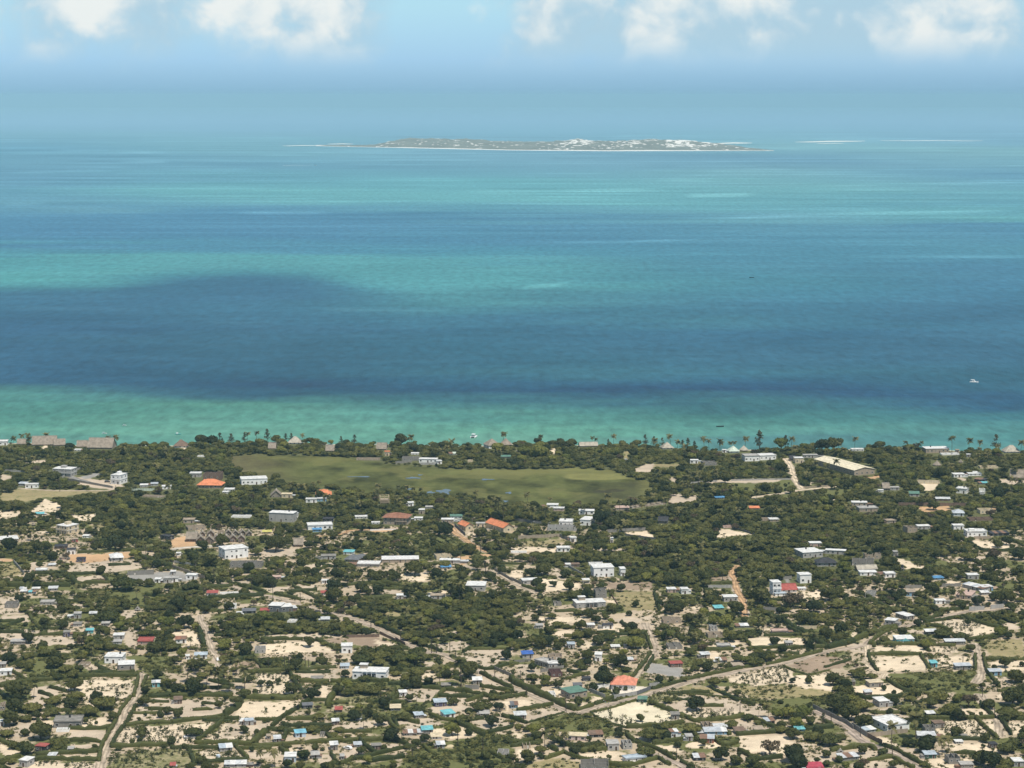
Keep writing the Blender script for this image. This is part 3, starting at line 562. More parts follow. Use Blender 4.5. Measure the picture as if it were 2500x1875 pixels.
GROUND = """
P0 y 0,820 300,810 1430,840 560,930 350,970 0,960; s 340,1110 590,940 800,1000 740,1100; s 0,1110 260,1100 250,1150 0,1200; k 970,650 1440,700 1640,770 1440,830 980,750; k 0,610 150,640 150,670 0,720; s 900,1150 1280,1130 1180,1220 1040,1225; y 1120,1270 1370,1280 1330,1310 1110,1290; s 430,1360 640,1350 620,1400; e 1030,640 1300,600 1300,640 1060,690; s 540,230 590,230 600,310 550,315; k 240,450 620,440 600,470 250,475
P1 o 0,1480 200,1400 330,1480 0,1501; s 100,270 235,240 190,320
P2 g 820,1400 1050,1370 1230,1400 1640,1490 900,1501; o 390,1340 750,1320 750,1350 400,1370; s 1560,1380 1720,1370 1700,1410; o 1390,1255 1480,1260 1660,1501 1560,1501
P3 k 2030,870 2212,860 2212,1000 2050,1000; k 1690,490 1840,480 1780,600 1560,580; k 1980,650 2130,660 2120,740; s 1430,1370 1740,1345 1850,1440 1480,1400; y 1800,500 2212,480 2212,520 1830,540; s 510,290 620,310 540,400; y 1440,320 1540,320 1480,470
P4 g 1140,720 1420,690 1520,820 1160,870; k 60,730 830,680 1400,680 1150,730 280,740; g 600,740 1000,740 960,880 640,880; k 80,890 250,890 250,950 0,980; s 540,1310 910,1390 500,1450 440,1430; g 300,1480 700,1410 1250,1420 1250,1501; g 950,950 1480,860 1700,860 1400,960; g 1740,850 2212,800 2130,960 1900,930; s 1650,700 1720,720 1680,780
P5 o 850,1030 1250,1030 1250,1090 860,1100; k 1230,670 1470,670 1460,710; s 850,720 1120,730 1010,840 930,830; k 1890,680 2212,690 2212,750 1900,740; o 1640,1060 1840,1040 1830,1120; o 180,660 500,620 250,690
Q0 o 870,230 1350,220 1740,200 1740,260 1330,320 1150,350 870,310; k 950,350 1700,300 1900,370 1500,460 850,480; k 920,520 1320,500 1370,580 1180,590 950,560; g 1140,680 1800,640 1880,820 1500,860 1140,820; k 830,800 1000,800 960,830; k 820,870 1120,870 1080,930; k 0,780 240,800 240,1000 0,1000; k 600,1000 870,980 760,1070 620,1060; k 0,1020 370,1010 370,1100 0,1090; k 0,1200 300,1190 520,1220 490,1290 940,1290 1000,1380 640,1400 400,1390 0,1330; k 1560,950 1720,940 1700,1050 1600,1070; k 1540,1230 1760,1180 1740,1440 1640,1400; y 0,350 170,340 280,480 0,530; o 0,290 180,290 170,320 0,325; k 400,330 620,350 680,470 330,470; e 1640,480 2212,450 2212,600 1700,560
Q1 g 150,180 560,160 560,220 380,210; k 1000,220 1640,150 1640,260 1250,260 1010,290; o 0,60 180,20 330,60 340,110 0,150; g 380,300 750,300 760,420 560,560 320,420; k 1200,660 1900,620 1880,690 1250,720; k 800,570 1030,560 1030,600 850,600; g 840,800 1200,790 1200,850 860,860; k 700,900 1000,870 1000,900 740,930; s 0,1240 340,1220 390,1400 100,1420 210,1380; k 1050,1290 1860,1240 2212,1290 2100,1300 1200,1320; s 1160,1390 1880,1340 2130,1490 1230,1501; d 2080,1290 2212,1290 2212,1400 1950,1330; s 780,1430 880,1420 880,1500 800,1480; k 1720,370 2110,340 2110,400 1740,400; k 1540,760 1900,750 1900,790 1700,810; e 0,440 100,440 330,540 100,580 0,560
Q2 g 900,40 1500,10 1640,140 1250,160 1080,290 950,240; s 740,490 1080,460 1140,470 1130,560 930,580 760,550; k 30,590 280,570 280,620 30,620; k 360,650 780,670 780,720 560,740 360,700; k 1030,310 1230,310 1230,330 1090,340; o 1480,260 1900,220 1960,250 1640,290 1600,380 1540,340; s 1100,710 1400,700 1400,750 1150,800; d 0,1300 420,1280 770,1400 420,1430 150,1390; s 420,1320 760,1390 500,1440; k 900,1290 1200,1270 1240,1300; k 1020,1380 1280,1370 1620,1340 1640,1450 1300,1470; k 1360,1230 1560,1210 1560,1260 1400,1260; y 500,980 740,950 790,1030 560,1050; k 1600,1480 2212,1420 2212,1501 1600,1501
Q3 s 0,440 160,430 150,530 0,540; k 500,400 640,410 720,560 600,560; s 370,530 880,610 900,680 440,710; y 1330,720 1830,700 1900,960 1440,940; d 1160,590 1850,580 1830,680 1300,690; k 1280,1060 1800,1030 1800,1080 1400,1120; s 300,1050 960,1020 960,1080 500,1120; s 550,1220 820,1200 820,1280 580,1330; s 1080,1150 1400,1120 1490,1200 1350,1270 1340,1240 1110,1230; g 1300,1290 1740,1280 1740,1400 1330,1400; s 920,1360 1060,1340 1080,1430 900,1430; k 1870,1090 2000,1080 2080,1160; s 0,130 600,150 700,190 0,200; y 180,60 700,40 720,80 200,130; k 1020,160 1480,140 1490,190 1140,190; s 1220,830 1350,810 1320,880
Q4 g 280,60 900,30 900,130 680,140 300,120; k 760,310 1070,270 920,330; s 990,490 1130,500 1030,540; d 340,520 660,510 640,600 320,600; s 80,900 250,890 220,940; k 570,890 750,880 750,930 620,930; s 1510,720 1800,710 1800,770 1560,800; k 1160,820 1260,840 1240,880; s 230,1420 640,1370 800,1300 640,1460 280,1470; s 860,1300 1550,1300 1620,1420 910,1420; k 1320,930 1500,950 1400,980; k 1400,1120 1560,1130 1500,1160; s 1000,1230 1180,1160 1160,1210; e 1270,530 1420,530 1400,620
Q5 s 560,260 640,290 980,400 680,410 600,330; g 600,200 1360,350 1400,460 1050,440 700,260; k 1330,280 1750,250 1720,300 1340,320; s 1720,60 2200,160 1730,170; s 1540,50 1720,60 1700,150 1560,120; s 1210,560 1400,580 1390,610 1210,600; g 1110,660 1300,670 1300,720 1100,710; s 0,1220 230,1270 0,1330; s 430,1280 560,1230 640,1290 540,1380; c 1000,1120 1400,1050 1900,1200 1600,1300 1460,1260; k 1800,1140 2130,1090 2140,1190 2010,1200; g 1420,1000 1940,950 1940,1050 1500,1040; y 1690,1340 2212,1310 2212,1500 1760,1500; c 980,1430 1350,1420 1350,1490 1000,1490; s 300,1420 900,1410 980,1490 310,1490; k 1180,1300 1300,1300 1220,1330; k 700,1190 960,1210 940,1270 760,1240; k 1060,870 1240,870 1240,930 1080,940; k 0,1370 190,1380 180,1490 0,1480
R0 c 820,470 1050,380 1700,365 1700,500 1640,590 1500,660 1100,690 1080,560; k 370,470 800,420 820,520 600,600 540,760 400,790; g 170,120 640,90 1000,310 380,370; k 1080,160 1180,150 1370,270 1180,300; g 1580,60 2212,60 2212,210 1900,260; k 1450,240 1850,260 1850,300 1460,300; k 1950,600 2212,600 2212,900 1640,950 1740,760; c 1600,980 2212,950 2212,1200 1440,1230; s 1100,870 1380,850 1450,970 1040,980; s 560,890 690,890 690,980 620,980; k 270,920 470,920 520,1000 190,1110 190,1000; k 900,1040 1380,1010 1320,1180 900,1120; k 900,1200 1300,1200 1270,1290 900,1290; s 370,1370 1260,1340 1260,1390 400,1380; c 380,1420 1260,1440 1200,1560 340,1560; q 1300,1560 1500,1330 1900,1280 2212,1250 2212,1560; s 0,1190 280,1310 100,1340 0,1300; k 0,320 240,340 200,390 0,390
R1 g 0,190 140,190 140,280 0,280; k 420,380 900,380 900,540 450,540; c 1100,290 1500,290 1620,440 1640,540 1100,540; k 1670,260 2140,240 2140,370 1700,380; d 770,150 1090,120 1200,240 900,250; g 1090,90 1500,80 1620,230 1180,240; s 920,650 1670,660 1430,840 1100,870 810,850; k 0,640 460,620 800,650 700,800 560,830 0,890; c 0,950 560,930 330,1160 0,1190; k 700,920 880,930 1300,930 1240,1040 1100,1120 700,1190 640,1190; c 700,940 740,960 620,1180 430,1180; c 780,1100 1100,1100 1060,1190 730,1190; k 1500,1110 1980,1090 2060,1160 1480,1190; k 1130,1190 1240,1120 1420,1180 1300,1210; q 1400,930 1980,920 1950,1040 1400,1000; q 0,1260 230,1270 310,1480 0,1560; c 340,1280 830,1260 960,1380 350,1420; k 1000,1300 1380,1270 1480,1340 1000,1380; k 1860,1330 2050,1340 2100,1450 1900,1440; s 1880,460 2040,440 2060,600 1950,620; q 2120,600 2212,580 2212,680 2120,670; s 1460,1260 1650,1250 1600,1330
R2 q 0,590 130,540 570,540 520,640 250,700 0,680; s 990,290 1280,260 1180,370 1060,370; k 850,480 1330,500 1170,660 720,640; k 1350,530 1900,600 1560,680 1500,640; k 1100,720 1560,680 1680,760 1200,790; k 740,900 1140,860 1340,950 780,1010; s 1220,990 1600,980 1780,1090 1350,1120 1200,1060; k 1650,890 2040,860 2212,950 1900,1050; g 1040,1230 1500,1130 2212,1060 2212,1560 700,1560 860,1330; k 0,1200 170,1200 340,1310 160,1390 0,1420; k 330,1190 640,1180 800,1230 440,1290; d 300,1400 820,1310 820,1350 400,1410; k 0,900 250,900 600,900 600,960 0,1010; k 1440,80 2060,20 2160,150 1880,230 1700,150; k 1070,120 1400,180 1080,210; k 1810,270 2100,300 2140,350; s 2000,650 2180,640 2160,770 2050,760; k 1830,340 2140,470 1830,460
R3 C 1020,790 1640,640 1820,700 2080,800 2212,880 1900,920 1500,990; s 440,520 680,410 700,480 640,600; s 600,620 900,680 1060,680 850,720; s 0,640 200,610 380,690 60,740; k 80,800 500,740 650,790 200,900; g 300,900 760,790 1240,900 1250,1040 700,1040 230,940; k 60,170 250,170 380,290 100,300; k 700,230 1000,230 1120,280 700,300; s 1800,1210 2120,1210 2212,1290 1980,1300; s 840,1330 1240,1280 1640,1340 1600,1440 1240,1440 1080,1400; y 200,1440 620,1360 900,1440 900,1560 150,1560; s 40,1270 340,1240 340,1330 100,1400; s 0,1020 200,1100 0,1130; s 1000,560 1210,620 1080,690; q 1700,560 2212,500 2212,640 1800,640; k 1850,660 2212,650 2212,840; W 1240,450 1800,460 1620,550 1320,600; e 1740,150 2212,210 2212,350 1740,270; s 1500,1060 1860,1150 1860,1180 1620,1150
R4 c 600,360 1250,200 1420,250 1420,400 1000,440 700,420; d 1340,180 1830,30 2212,150 1900,250 1640,300; s 1420,320 2000,290 1900,400 1980,540 1500,500 1450,420; y 650,450 1400,440 1960,520 1900,600 1450,640 900,600; y 0,440 560,480 640,560 0,520; k 0,580 400,600 800,640 1160,740 960,830 560,870 200,880 0,830; c 0,770 900,770 800,850 200,880; s 700,1100 1320,1080 1420,1150 1400,1280 1300,1340 780,1280; k 740,900 1230,1010 700,1060; s 70,1170 440,1160 520,1230 70,1250; g 430,1110 700,1090 750,1220 540,1230; g 1000,640 1960,560 1700,780 1100,760; k 1560,1190 1690,1180 1700,1280 1560,1290; k 1930,1300 2212,1260 2212,1400 1680,1420 1700,1350; k 760,1350 910,1390 830,1420; g 570,350 700,430 450,450 300,370; s 230,0 470,20 480,100 350,120
R5 s 240,70 890,65 1000,240 350,250; s 1100,70 1570,60 1580,160 1130,200; s 30,450 210,420 480,400 760,550 550,580 120,570 60,500; g 460,290 1600,250 1620,400 1550,520 800,540 480,380; y 1830,20 2212,0 2212,90 1760,80; s 1740,140 2212,130 2212,250 1800,260; k 1810,320 2000,330 2000,440 1930,440; s 1880,540 2212,560 1880,600; k 180,820 480,720 760,790 760,850 300,860; c 1100,900 1600,890 1760,1080 1700,1120 1080,1120; s 1700,900 1850,900 1870,1060 1800,1050; s 1960,910 2212,910 2212,1060 2060,1060; s 1250,1190 1880,1180 1890,1310 1300,1290; s 280,1100 430,1110 650,1240 500,1240; k 570,1240 850,1260 800,1310; k 0,1270 300,1270 300,1390 0,1370; k 220,1420 560,1390 800,1560 210,1560; s 1000,1390 1250,1380 1560,1390 1560,1560 1000,1560; s 1400,740 1740,740 1740,840 1400,820; s 760,650 860,640 800,710
"""
ROADS = """
4.2 k|rutted sandy lane|R0 1835,290 1810,420 1720,600 1590,760 1560,900 1480,1040 1370,1220 1290,1450 1260,1570
3.2 k|narrow dirt lane|R1 640,200 590,60 540,0 Q1 505,1380 470,1220 400,1090 390,1010
4.6 r|diagonal earth road|Q1 560,600 720,612 900,680 1100,745 1230,760 1400,800 1600,850 1800,910 2000,980 2130,1000 Q2 150,1050 300,1110 450,1170 640,1260 800,1350 950,1420 1150,1495 R2 1250,20 1400,80 1600,170 1800,270 2000,360 2212,470 R3 150,510 350,600 560,690 750,790 850,795
4.4 r|sandy cross road|R3 850,798 1100,720 1400,650 1650,590 1850,520 2100,450 R4 0,420 300,350 700,270 1100,190 1500,110 1830,10 Q5 190,1400 230,1350 400,1240 560,1190 760,1140 900,1100 1150,1040 1300,1000 1500,960 1760,945 2050,925
2.6 s|winding footpath|Q5 190,1400 R5 190,60 180,160 240,220 330,270 440,290 400,345
4.4 k|rutted sand track|Q5 1570,1370 1590,1480 R5 1600,50 1650,150 1660,250 1640,340 1580,420
4.4 k|sandy lane|R5 1640,550 1700,660 1800,780 1870,880 1900,980 1880,1100
4.6 p|paved sandy street|R4 1700,760 1880,850 2100,960 R5 0,1030 100,1130 200,1190 330,1240 470,1290 600,1350 760,1450 880,1530
4.0 p|paved street end|R3 1810,1310 2000,1390 2150,1450 2230,1500
4.2 k|curving sandy lane|Q3 1720,1110 1740,1180 1790,1290 1830,1400 1830,1490 R3 1860,0 1830,50 1740,140 1700,200 1600,320 1550,375
4.2 o|orange earth lane|Q4 720,370 640,470 690,560 700,650 740,740 790,830 800,950 810,1030
5.5 s|straight sandy road to the shore|P4 1330,415 1400,520 1430,620 1480,720 1540,810
5.0 s|pale sandy cross road|P4 860,925 1200,880 1530,825 1800,800 2000,772
2.2 s|thin sandy path|P0 230,800 700,830 1440,832
5.0 e|grey asphalt street|P0 900,650 1020,690 1200,740 1440,790
5.0 W|white sand driveway|Q1 0,170 200,140 400,130 560,120
3.4 s|light footpath|P4 1850,910 2000,960 2110,1000
4.5 o|orange sand road|P1 1840,1425 2212,1392 P2 100,1350 400,1335 760,1325
4.5 o|orange descending road|P2 1400,1260 1470,1380 1560,1430 1640,1490 Q2 1590,30 1650,80 1770,150 1900,205
4.5 k|pinkish walled road|Q2 1620,390 1740,420 1900,425 2100,510 2212,590 Q3 150,640 330,735
"""
POLES = """
R0 1178,320,195
R1 1468,230,50 1520,210,60 1735,190,80 1778,220,110 1260,230,120 138,280,190
R2 1478,160,-20 1505,1220,1010 1828,1300,1110 920,1390,1240 515,650,560 1980,360,235
R3 118,400,240 705,795,440 195,580,480 1435,960,800 2128,1390,1230
R4 248,900,760 750,830,660 1922,950,800
R5 108,1100,960 518,1350,1200 1726,745,620 1830,865,720 2055,1075,930 1425,185,70 1675,590,480
Q0 1745,240,90 1875,310,80 838,470,320 1455,365,290 1858,860,740 1100,1370,1200
Q1 320,440,300 560,605,415 790,615,500 1048,685,520 1318,790,625 1670,850,720 1955,930,810 895,565,440 430,765,650
Q2 388,1228,1020 612,1205,1010 770,1345,1220 1168,1500,1300 1230,1500,1370 1403,1500,1320 1540,335,190 1860,450,320 1797,205,100
Q3 440,700,590
Q4 525,585,470
Q5 1612,935,800
P0 770,842,745 1490,872,760
"""
LAMPS = "P2 1690,1290,1185 1855,1245,1170\nP3 262,1345,1235 470,1345,1245"
# ------------------------------------------------------------------ from the photograph's grid to the ground
CP, SP = math.cos(PITCH), math.sin(PITCH)
TROW = {'P': 1040, 'Q': 1310, 'R': 1590}
TS = 2212 / 420.0
def t2p(t, x, y): return (416.0 * int(t[1]) + x / TS, TROW[t[0]] + y / TS)
def gnd(px, py, z=0.0):
    u = (px - 1250.0) / FOC; e = (937.5 - py) / FOC
    dy, dz = CP + SP * e, -SP + CP * e
    k = (z - H_CAM) / dz
    return (u * k, dy * k)
def proj(x, y, z=0.0):
    zz = z - H_CAM
    d = y * CP - zz * SP; e = y * SP + zz * CP
    return (1250 + FOC * x / d, 937.5 - FOC * e / d)
def ppm(py):                       # photograph pixels per metre at the ground row py
    x, y = gnd(1250, py); return FOC / (y * CP + H_CAM * SP)
def gt(t, x, y): return gnd(*t2p(t, x, y))
def depr(py): return PITCH + math.atan((py - 937.5) / FOC)
def zh(py, hz):                    # tile pixels of upright height -> metres
    return hz / TS / (ppm(py) * math.cos(depr(py)))
rng = random.Random(7); nrg = np.random.default_rng(7)

# ------------------------------------------------------------------ numpy noise
_LAT = nrg.random((512, 512)).astype(np.float32)
def vnoise(x, y):
    xi = np.floor(x).astype(np.int64); yi = np.floor(y).astype(np.int64)
    fx = (x - xi).astype(np.float32); fy = (y - yi).astype(np.float32)
    fx = fx * fx * (3 - 2 * fx); fy = fy * fy * (3 - 2 * fy)
    a = _LAT[xi & 511, yi & 511]; b = _LAT[(xi + 1) & 511, yi & 511]
    c = _LAT[xi & 511, (yi + 1) & 511]; d = _LAT[(xi + 1) & 511, (yi + 1) & 511]
    return (a * (1 - fx) + b * fx) * (1 - fy) + (c * (1 - fx) + d * fx) * fy
def fbm(x, y, o=4):
    s = 0; a = 0.5; n = 0
    for i in range(o):
        s = s + a * vnoise(x * 2 ** i + 37.1 * i, y * 2 ** i + 11.7 * i); n += a; a *= .5
    return s / n

# ------------------------------------------------------------------ meshes and tagging
class MB:
    def __init__(s): s.v = []; s.f = []; s.m = []
    def quad(s, a, b, c, d, m=0):
        i = len(s.v); s.v += [a, b, c, d]; s.f.append((i, i + 1, i + 2, i + 3)); s.m.append(m)
    def poly(s, vs, fs, m=0):
        i = len(s.v); s.v += list(vs)
        for f in fs: s.f.append(tuple(i + k for k in f)); s.m.append(m)
    def box(s, x0, x1, y0, y1, z0, z1, m=0):
        s.poly([(x0, y0, z0), (x1, y0, z0), (x1, y1, z0), (x0, y1, z0), (x0, y0, z1), (x1, y0, z1), (x1, y1, z1), (x0, y1, z1)],
               [(3, 2, 1, 0), (4, 5, 6, 7), (0, 1, 5, 4), (1, 2, 6, 5), (2, 3, 7, 6), (3, 0, 4, 7)], m)
    def cyl(s, cx, cy, z0, z1, r0, r1, n=8, m=0, cap=True):
        i = len(s.v)
        for k in range(n):
            a = 2 * math.pi * k / n
            s.v.append((cx + r0 * math.cos(a), cy + r0 * math.sin(a), z0)); s.v.append((cx + r1 * math.cos(a), cy + r1 * math.sin(a), z1))
        for k in range(n):
            a, b = i + 2 * k, i + 2 * ((k + 1) % n)
            s.f.append((a, b, b + 1, a + 1)); s.m.append(m)
        if cap:
            s.f.append(tuple(i + 2 * k + 1 for k in range(n))); s.m.append(m)
            s.f.append(tuple(i + 2 * k for k in reversed(range(n)))); s.m.append(m)
    def bar(s, p, q, r, m=0, n=4):
        p = Vector(p); q = Vector(q); d = (q - p).normalized()
        a = d.orthogonal().normalized(); b = d.cross(a)
        i = len(s.v)
        for k in range(n):
            t = 2 * math.pi * (k + .5) / n; o = a * math.cos(t) * r + b * math.sin(t) * r
            s.v.append(tuple(p + o)); s.v.append(tuple(q + o))
        for k in range(n):
            x, y = i + 2 * k, i + 2 * ((k + 1) % n); s.f.append((x, y, y + 1, x + 1)); s.m.append(m)
        s.f.append(tuple(i + 2 * k + 1 for k in range(n))); s.m.append(m)
    def mesh(s, name, mats, smooth=False):
        me = bpy.data.meshes.new(name); me.from_pydata(s.v, [], s.f)
        for mt in (mats if isinstance(mats, (list, tuple)) else [mats]): me.materials.append(mt)
        if any(s.m): me.polygons.foreach_set('material_index', s.m)
        if smooth: me.polygons.foreach_set('use_smooth', [True] * len(s.f))
        me.update(); return me

def link(name, me, parent=None, loc=None, rz=0.0):
    o = bpy.data.objects.new(name, me); COL.objects.link(o)
    if parent is not None: o.parent = parent
    if loc is not None: o.location = loc
    if rz: o.rotation_euler = (0, 0, rz)
    return o
def tag(o, label=None, cat=None, group=None, kind=None):
    if label: o['label'] = label
    if cat: o['category'] = cat
    if group: o['group'] = group
    if kind: o['kind'] = kind
    return o
def np_mesh(name, v, f, mats, attrs=None, smooth=False):
    """v (n,3) floats, f (m,3|4) ints"""
    me = bpy.data.meshes.new(name); v = np.asarray(v, np.float32); f = np.asarray(f, np.int32)
    me.vertices.add(len(v)); me.vertices.foreach_set('co', v.ravel())
    k = f.shape[1]; me.loops.add(f.size); me.loops.foreach_set('vertex_index', f.ravel())
    me.polygons.add(len(f)); me.polygons.foreach_set('loop_start', np.arange(len(f), dtype=np.int32) * k)
    try: me.polygons.foreach_set('loop_total', np.full(len(f), k, np.int32))
    except Exception: pass
    if smooth: me.polygons.foreach_set('use_smooth', np.ones(len(f), bool))
    for mt in (mats if isinstance(mats, (list, tuple)) else [mats]): me.materials.append(mt)
    for n, (dom, typ, a) in (attrs or {}).items():
        at = me.attributes.new(n, typ, dom)
        at.data.foreach_set('color' if 'COLOR' in typ else 'value', np.ascontiguousarray(a, np.float32).ravel())
    me.update(calc_edges=True); return me

# ------------------------------------------------------------------ materials
def new_mat(name):
    m = bpy.data.materials.new(name); m.use_nodes = True
    N = m.node_tree.nodes; b = N['Principled BSDF']
    b.inputs['Specular IOR Level'].default_value = 0.25; b.inputs['Roughness'].default_value = 0.8
    return m, N, m.node_tree.links.new, b
def plain(name, c, var=0.16, scale=0.9, rough=0.8, spec=0.2, streak=False, metal=0.0):
    """a surface colour with dirt: broad stains and finer wear, varied from object to object"""
    m, N, L, b = new_mat(name)
    tc = nd(N, 'ShaderNodeTexCoord'); oi = nd(N, 'ShaderNodeObjectInfo')
    add = nd(N, 'ShaderNodeVectorMath', operation='ADD'); L(tc.outputs['Object'], add.inputs[0])
    sc = nd(N, 'ShaderNodeVectorMath', operation='SCALE'); L(oi.outputs['Location'], sc.inputs[0]); sc.inputs['Scale'].default_value = 0.37; L(sc.outputs[0], add.inputs[1])
    mp = nd(N, 'ShaderNodeMapping'); L(add.outputs[0], mp.inputs[0])
    if streak: mp.inputs['Scale'].default_value = (1.6, 1.6, 0.3)
    n = nd(N, 'ShaderNodeTexNoise'); n.inputs['Scale'].default_value = scale; n.inputs['Detail'].default_value = 5; n.inputs['Roughness'].default_value = 0.6
    L(mp.outputs[0], n.inputs['Vector'])
    mr = nd(N, 'ShaderNodeMapRange'); L(n.outputs[0], mr.inputs[0]); mr.inputs[1].default_value = 0.3; mr.inputs[2].default_value = 0.7
    mr.inputs[3].default_value = 1 - var * 1.5; mr.inputs[4].default_value = 1 + var * .5
    mx = nd(N, 'ShaderNodeMix', data_type='RGBA', blend_type='MULTIPLY'); mx.inputs[0].default_value = 1
    mx.inputs[6].default_value = (*c, 1); cb = nd(N, 'ShaderNodeCombineColor')
    for i in range(3): L(mr.outputs[0], cb.inputs[i])
    L(cb.outputs[0], mx.inputs[7]); L(mx.outputs[2], b.inputs['Base Color'])
    b.inputs['Roughness'].default_value = rough; b.inputs['Specular IOR Level'].default_value = spec; b.inputs['Metallic'].default_value = metal
    return m
PAL = dict(wh=(.82, .81, .78), cr=(.62, .52, .36), gy=(.25, .235, .21), lg=(.40, .385, .36), tn=(.38, .31, .235), bl=(.22, .38, .52), tq=(.16, .44, .47),
           br=(.20, .14, .105), pk=(.50, .36, .30), rd=(.36, .10, .085), gn=(.12, .22, .17), dk=(.055, .055, .06), si=(.46, .49, .52), th=(.29, .245, .195),
           pt=(.42, .38, .31), bu=(.10, .27, .48), yl=(.55, .50, .16), rb=(.30, .145, .095), wd=(.50, .40, .27), pg=(.55, .62, .52), hl=(.72, .64, .47),
           pu=(.10, .09, .15), dg=(.15, .155, .165), bg=(.42, .48, .53), cy=(.20, .45, .56), wb=(.52, .60, .68), bv=(.06, .14, .42), ma=(.13, .075, .07),
           sa=(.66, .26, .17), gd=(.05, .12, .09), bk=(.28, .12, .08), pw=(.62, .50, .46), cm=(.42, .07, .10))
PAL['or'] = (.66, .24, .12)
WALLM = {k: plain('wall_' + k, v, .10 if k == 'wh' else .17, .55, .85, .15, True) for k, v in PAL.items()}
ROOFM = {k: plain('roof_' + k, tuple(q * (.84 if k == 'wh' else 1) for q in v), .26, .5, .65 if k in ('si', 'bg', 'wh', 'tq', 'bu', 'cy') else .85, .3 if k in ('si', 'bg', 'tq', 'bu') else .15) for k, v in PAL.items()}
GLASS = plain('window_glass', (.035, .04, .045), .1, 1, .15, .5)
FRAME = plain('window_frame', (.62, .61, .58), .1)
DOORM = plain('door_wood', (.09, .06, .045), .2)
WOOD = plain('pole_wood', (.075, .06, .048), .2)
METAL = plain('galvanised_metal', (.33, .34, .35), .1, 1, .4, .5)
FLOORM = plain('floor_concrete', (.36, .34, .30), .25, .4)

def leaf_mat(name, c1, c2, rough=.6):
    m, N, L, b = new_mat(name)
    oi = nd(N, 'ShaderNodeObjectInfo'); ge = nd(N, 'ShaderNodeNewGeometry'); tc = nd(N, 'ShaderNodeTexCoord')
    n = nd(N, 'ShaderNodeTexNoise'); n.inputs['Scale'].default_value = 2.2; n.inputs['Detail'].default_value = 3; L(tc.outputs['Object'], n.inputs['Vector'])
    a = nd(N, 'ShaderNodeMath', operation='MULTIPLY_ADD'); L(oi.outputs['Random'], a.inputs[0]); a.inputs[1].default_value = 1.0; a.inputs[2].default_value = -.5
    s = nd(N, 'ShaderNodeMath', operation='MULTIPLY_ADD'); L(ge.outputs['Random Per Island'], s.inputs[0]); s.inputs[1].default_value = .5; L(a.outputs[0], s.inputs[2])
    s2 = nd(N, 'ShaderNodeMath', operation='MULTIPLY_ADD'); L(n.outputs[0], s2.inputs[0]); s2.inputs[1].default_value = .9; L(s.outputs[0], s2.inputs[2])
    s3 = nd(N, 'ShaderNodeMath', operation='ADD', use_clamp=True); L(s2.outputs[0], s3.inputs[0]); s3.inputs[1].default_value = -.2
    mx = nd(N, 'ShaderNodeMix', data_type='RGBA'); L(s3.outputs[0], mx.inputs[0]); mx.inputs[6].default_value = (*c1, 1); mx.inputs[7].default_value = (*c2, 1)
    L(mx.outputs[2], b.inputs['Base Color']); b.inputs['Roughness'].default_value = rough; b.inputs['Specular IOR Level'].default_value = .15
    tr = nd(N, 'ShaderNodeBsdfTranslucent'); L(mx.outputs[2], tr.inputs[0])
    ms = nd(N, 'ShaderNodeMixShader'); ms.inputs[0].default_value = .18; L(b.outputs[0], ms.inputs[1]); L(tr.outputs[0], ms.inputs[2])
    L(ms.outputs[0], N['Material Output'].inputs[0])
    return m
LEAF = dict(b=leaf_mat('leaf_dark', (.026, .036, .012), (.088, .088, .023)), a=leaf_mat('leaf_olive', (.052, .062, .017), (.152, .144, .040)),
            l=leaf_mat('leaf_light', (.098, .114, .024), (.200, .195, .046)), n=leaf_mat('leaf_brown', (.074, .056, .034), (.145, .108, .062)),
            p=leaf_mat('leaf_palm', (.072, .076, .024), (.200, .176, .068)), c=leaf_mat('leaf_needle', (.060, .066, .034), (.112, .114, .060)),
            h=leaf_mat('leaf_hedge', (.034, .045, .013), (.096, .100, .028)), g=leaf_mat('leaf_weed', (.076, .084, .022), (.190, .174, .054)),
            q=leaf_mat('leaf_crop', (.040, .050, .019), (.098, .100, .038)))
BARK = plain('bark', (.12, .095, .075), .25)

# ------------------------------------------------------------------ raster of the ground cover (rows of the photograph, laid out on the ground)
RY0, RH, RW = 1060, 860, 2600
RX0 = -50
cls = np.full((RH, RW), 'x', dtype='<U1')
def ras(pts):
    """row and column index of the raster cells inside a polygon given in photograph pixels"""
    p = np.asarray(pts, float); x0 = max(int(p[:, 0].min()) - RX0, 0); x1 = min(int(p[:, 0].max()) - RX0 + 2, RW)
    y0 = max(int(p[:, 1].min()) - RY0, 0); y1 = min(int(p[:, 1].max()) - RY0 + 2, RH)
    if x1 <= x0 or y1 <= y0: return None
    X, Y = np.meshgrid(np.arange(x0, x1) + RX0 + .5, np.arange(y0, y1) + RY0 + .5)
    ins = np.zeros(X.shape, bool); n = len(p)
    for i in range(n):
        ax, ay = p[i]; bx, by = p[i - 1]
        if ay == by: continue
        c = ((ay > Y) != (by > Y)) & (X < (bx - ax) * (Y - ay) / (by - ay) + ax); ins ^= c
    return (slice(y0, y1), slice(x0, x1)), ins
def put(arr, pts, val):
    r = ras(pts)
    if r is not None: arr[r[0]][r[1]] = val
def tpts(tile, s): return [t2p(tile, *map(float, q.split(','))) for q in s.split()]
def lines(tbl): return [l for l in tbl.strip().split('\n') if l.strip()]

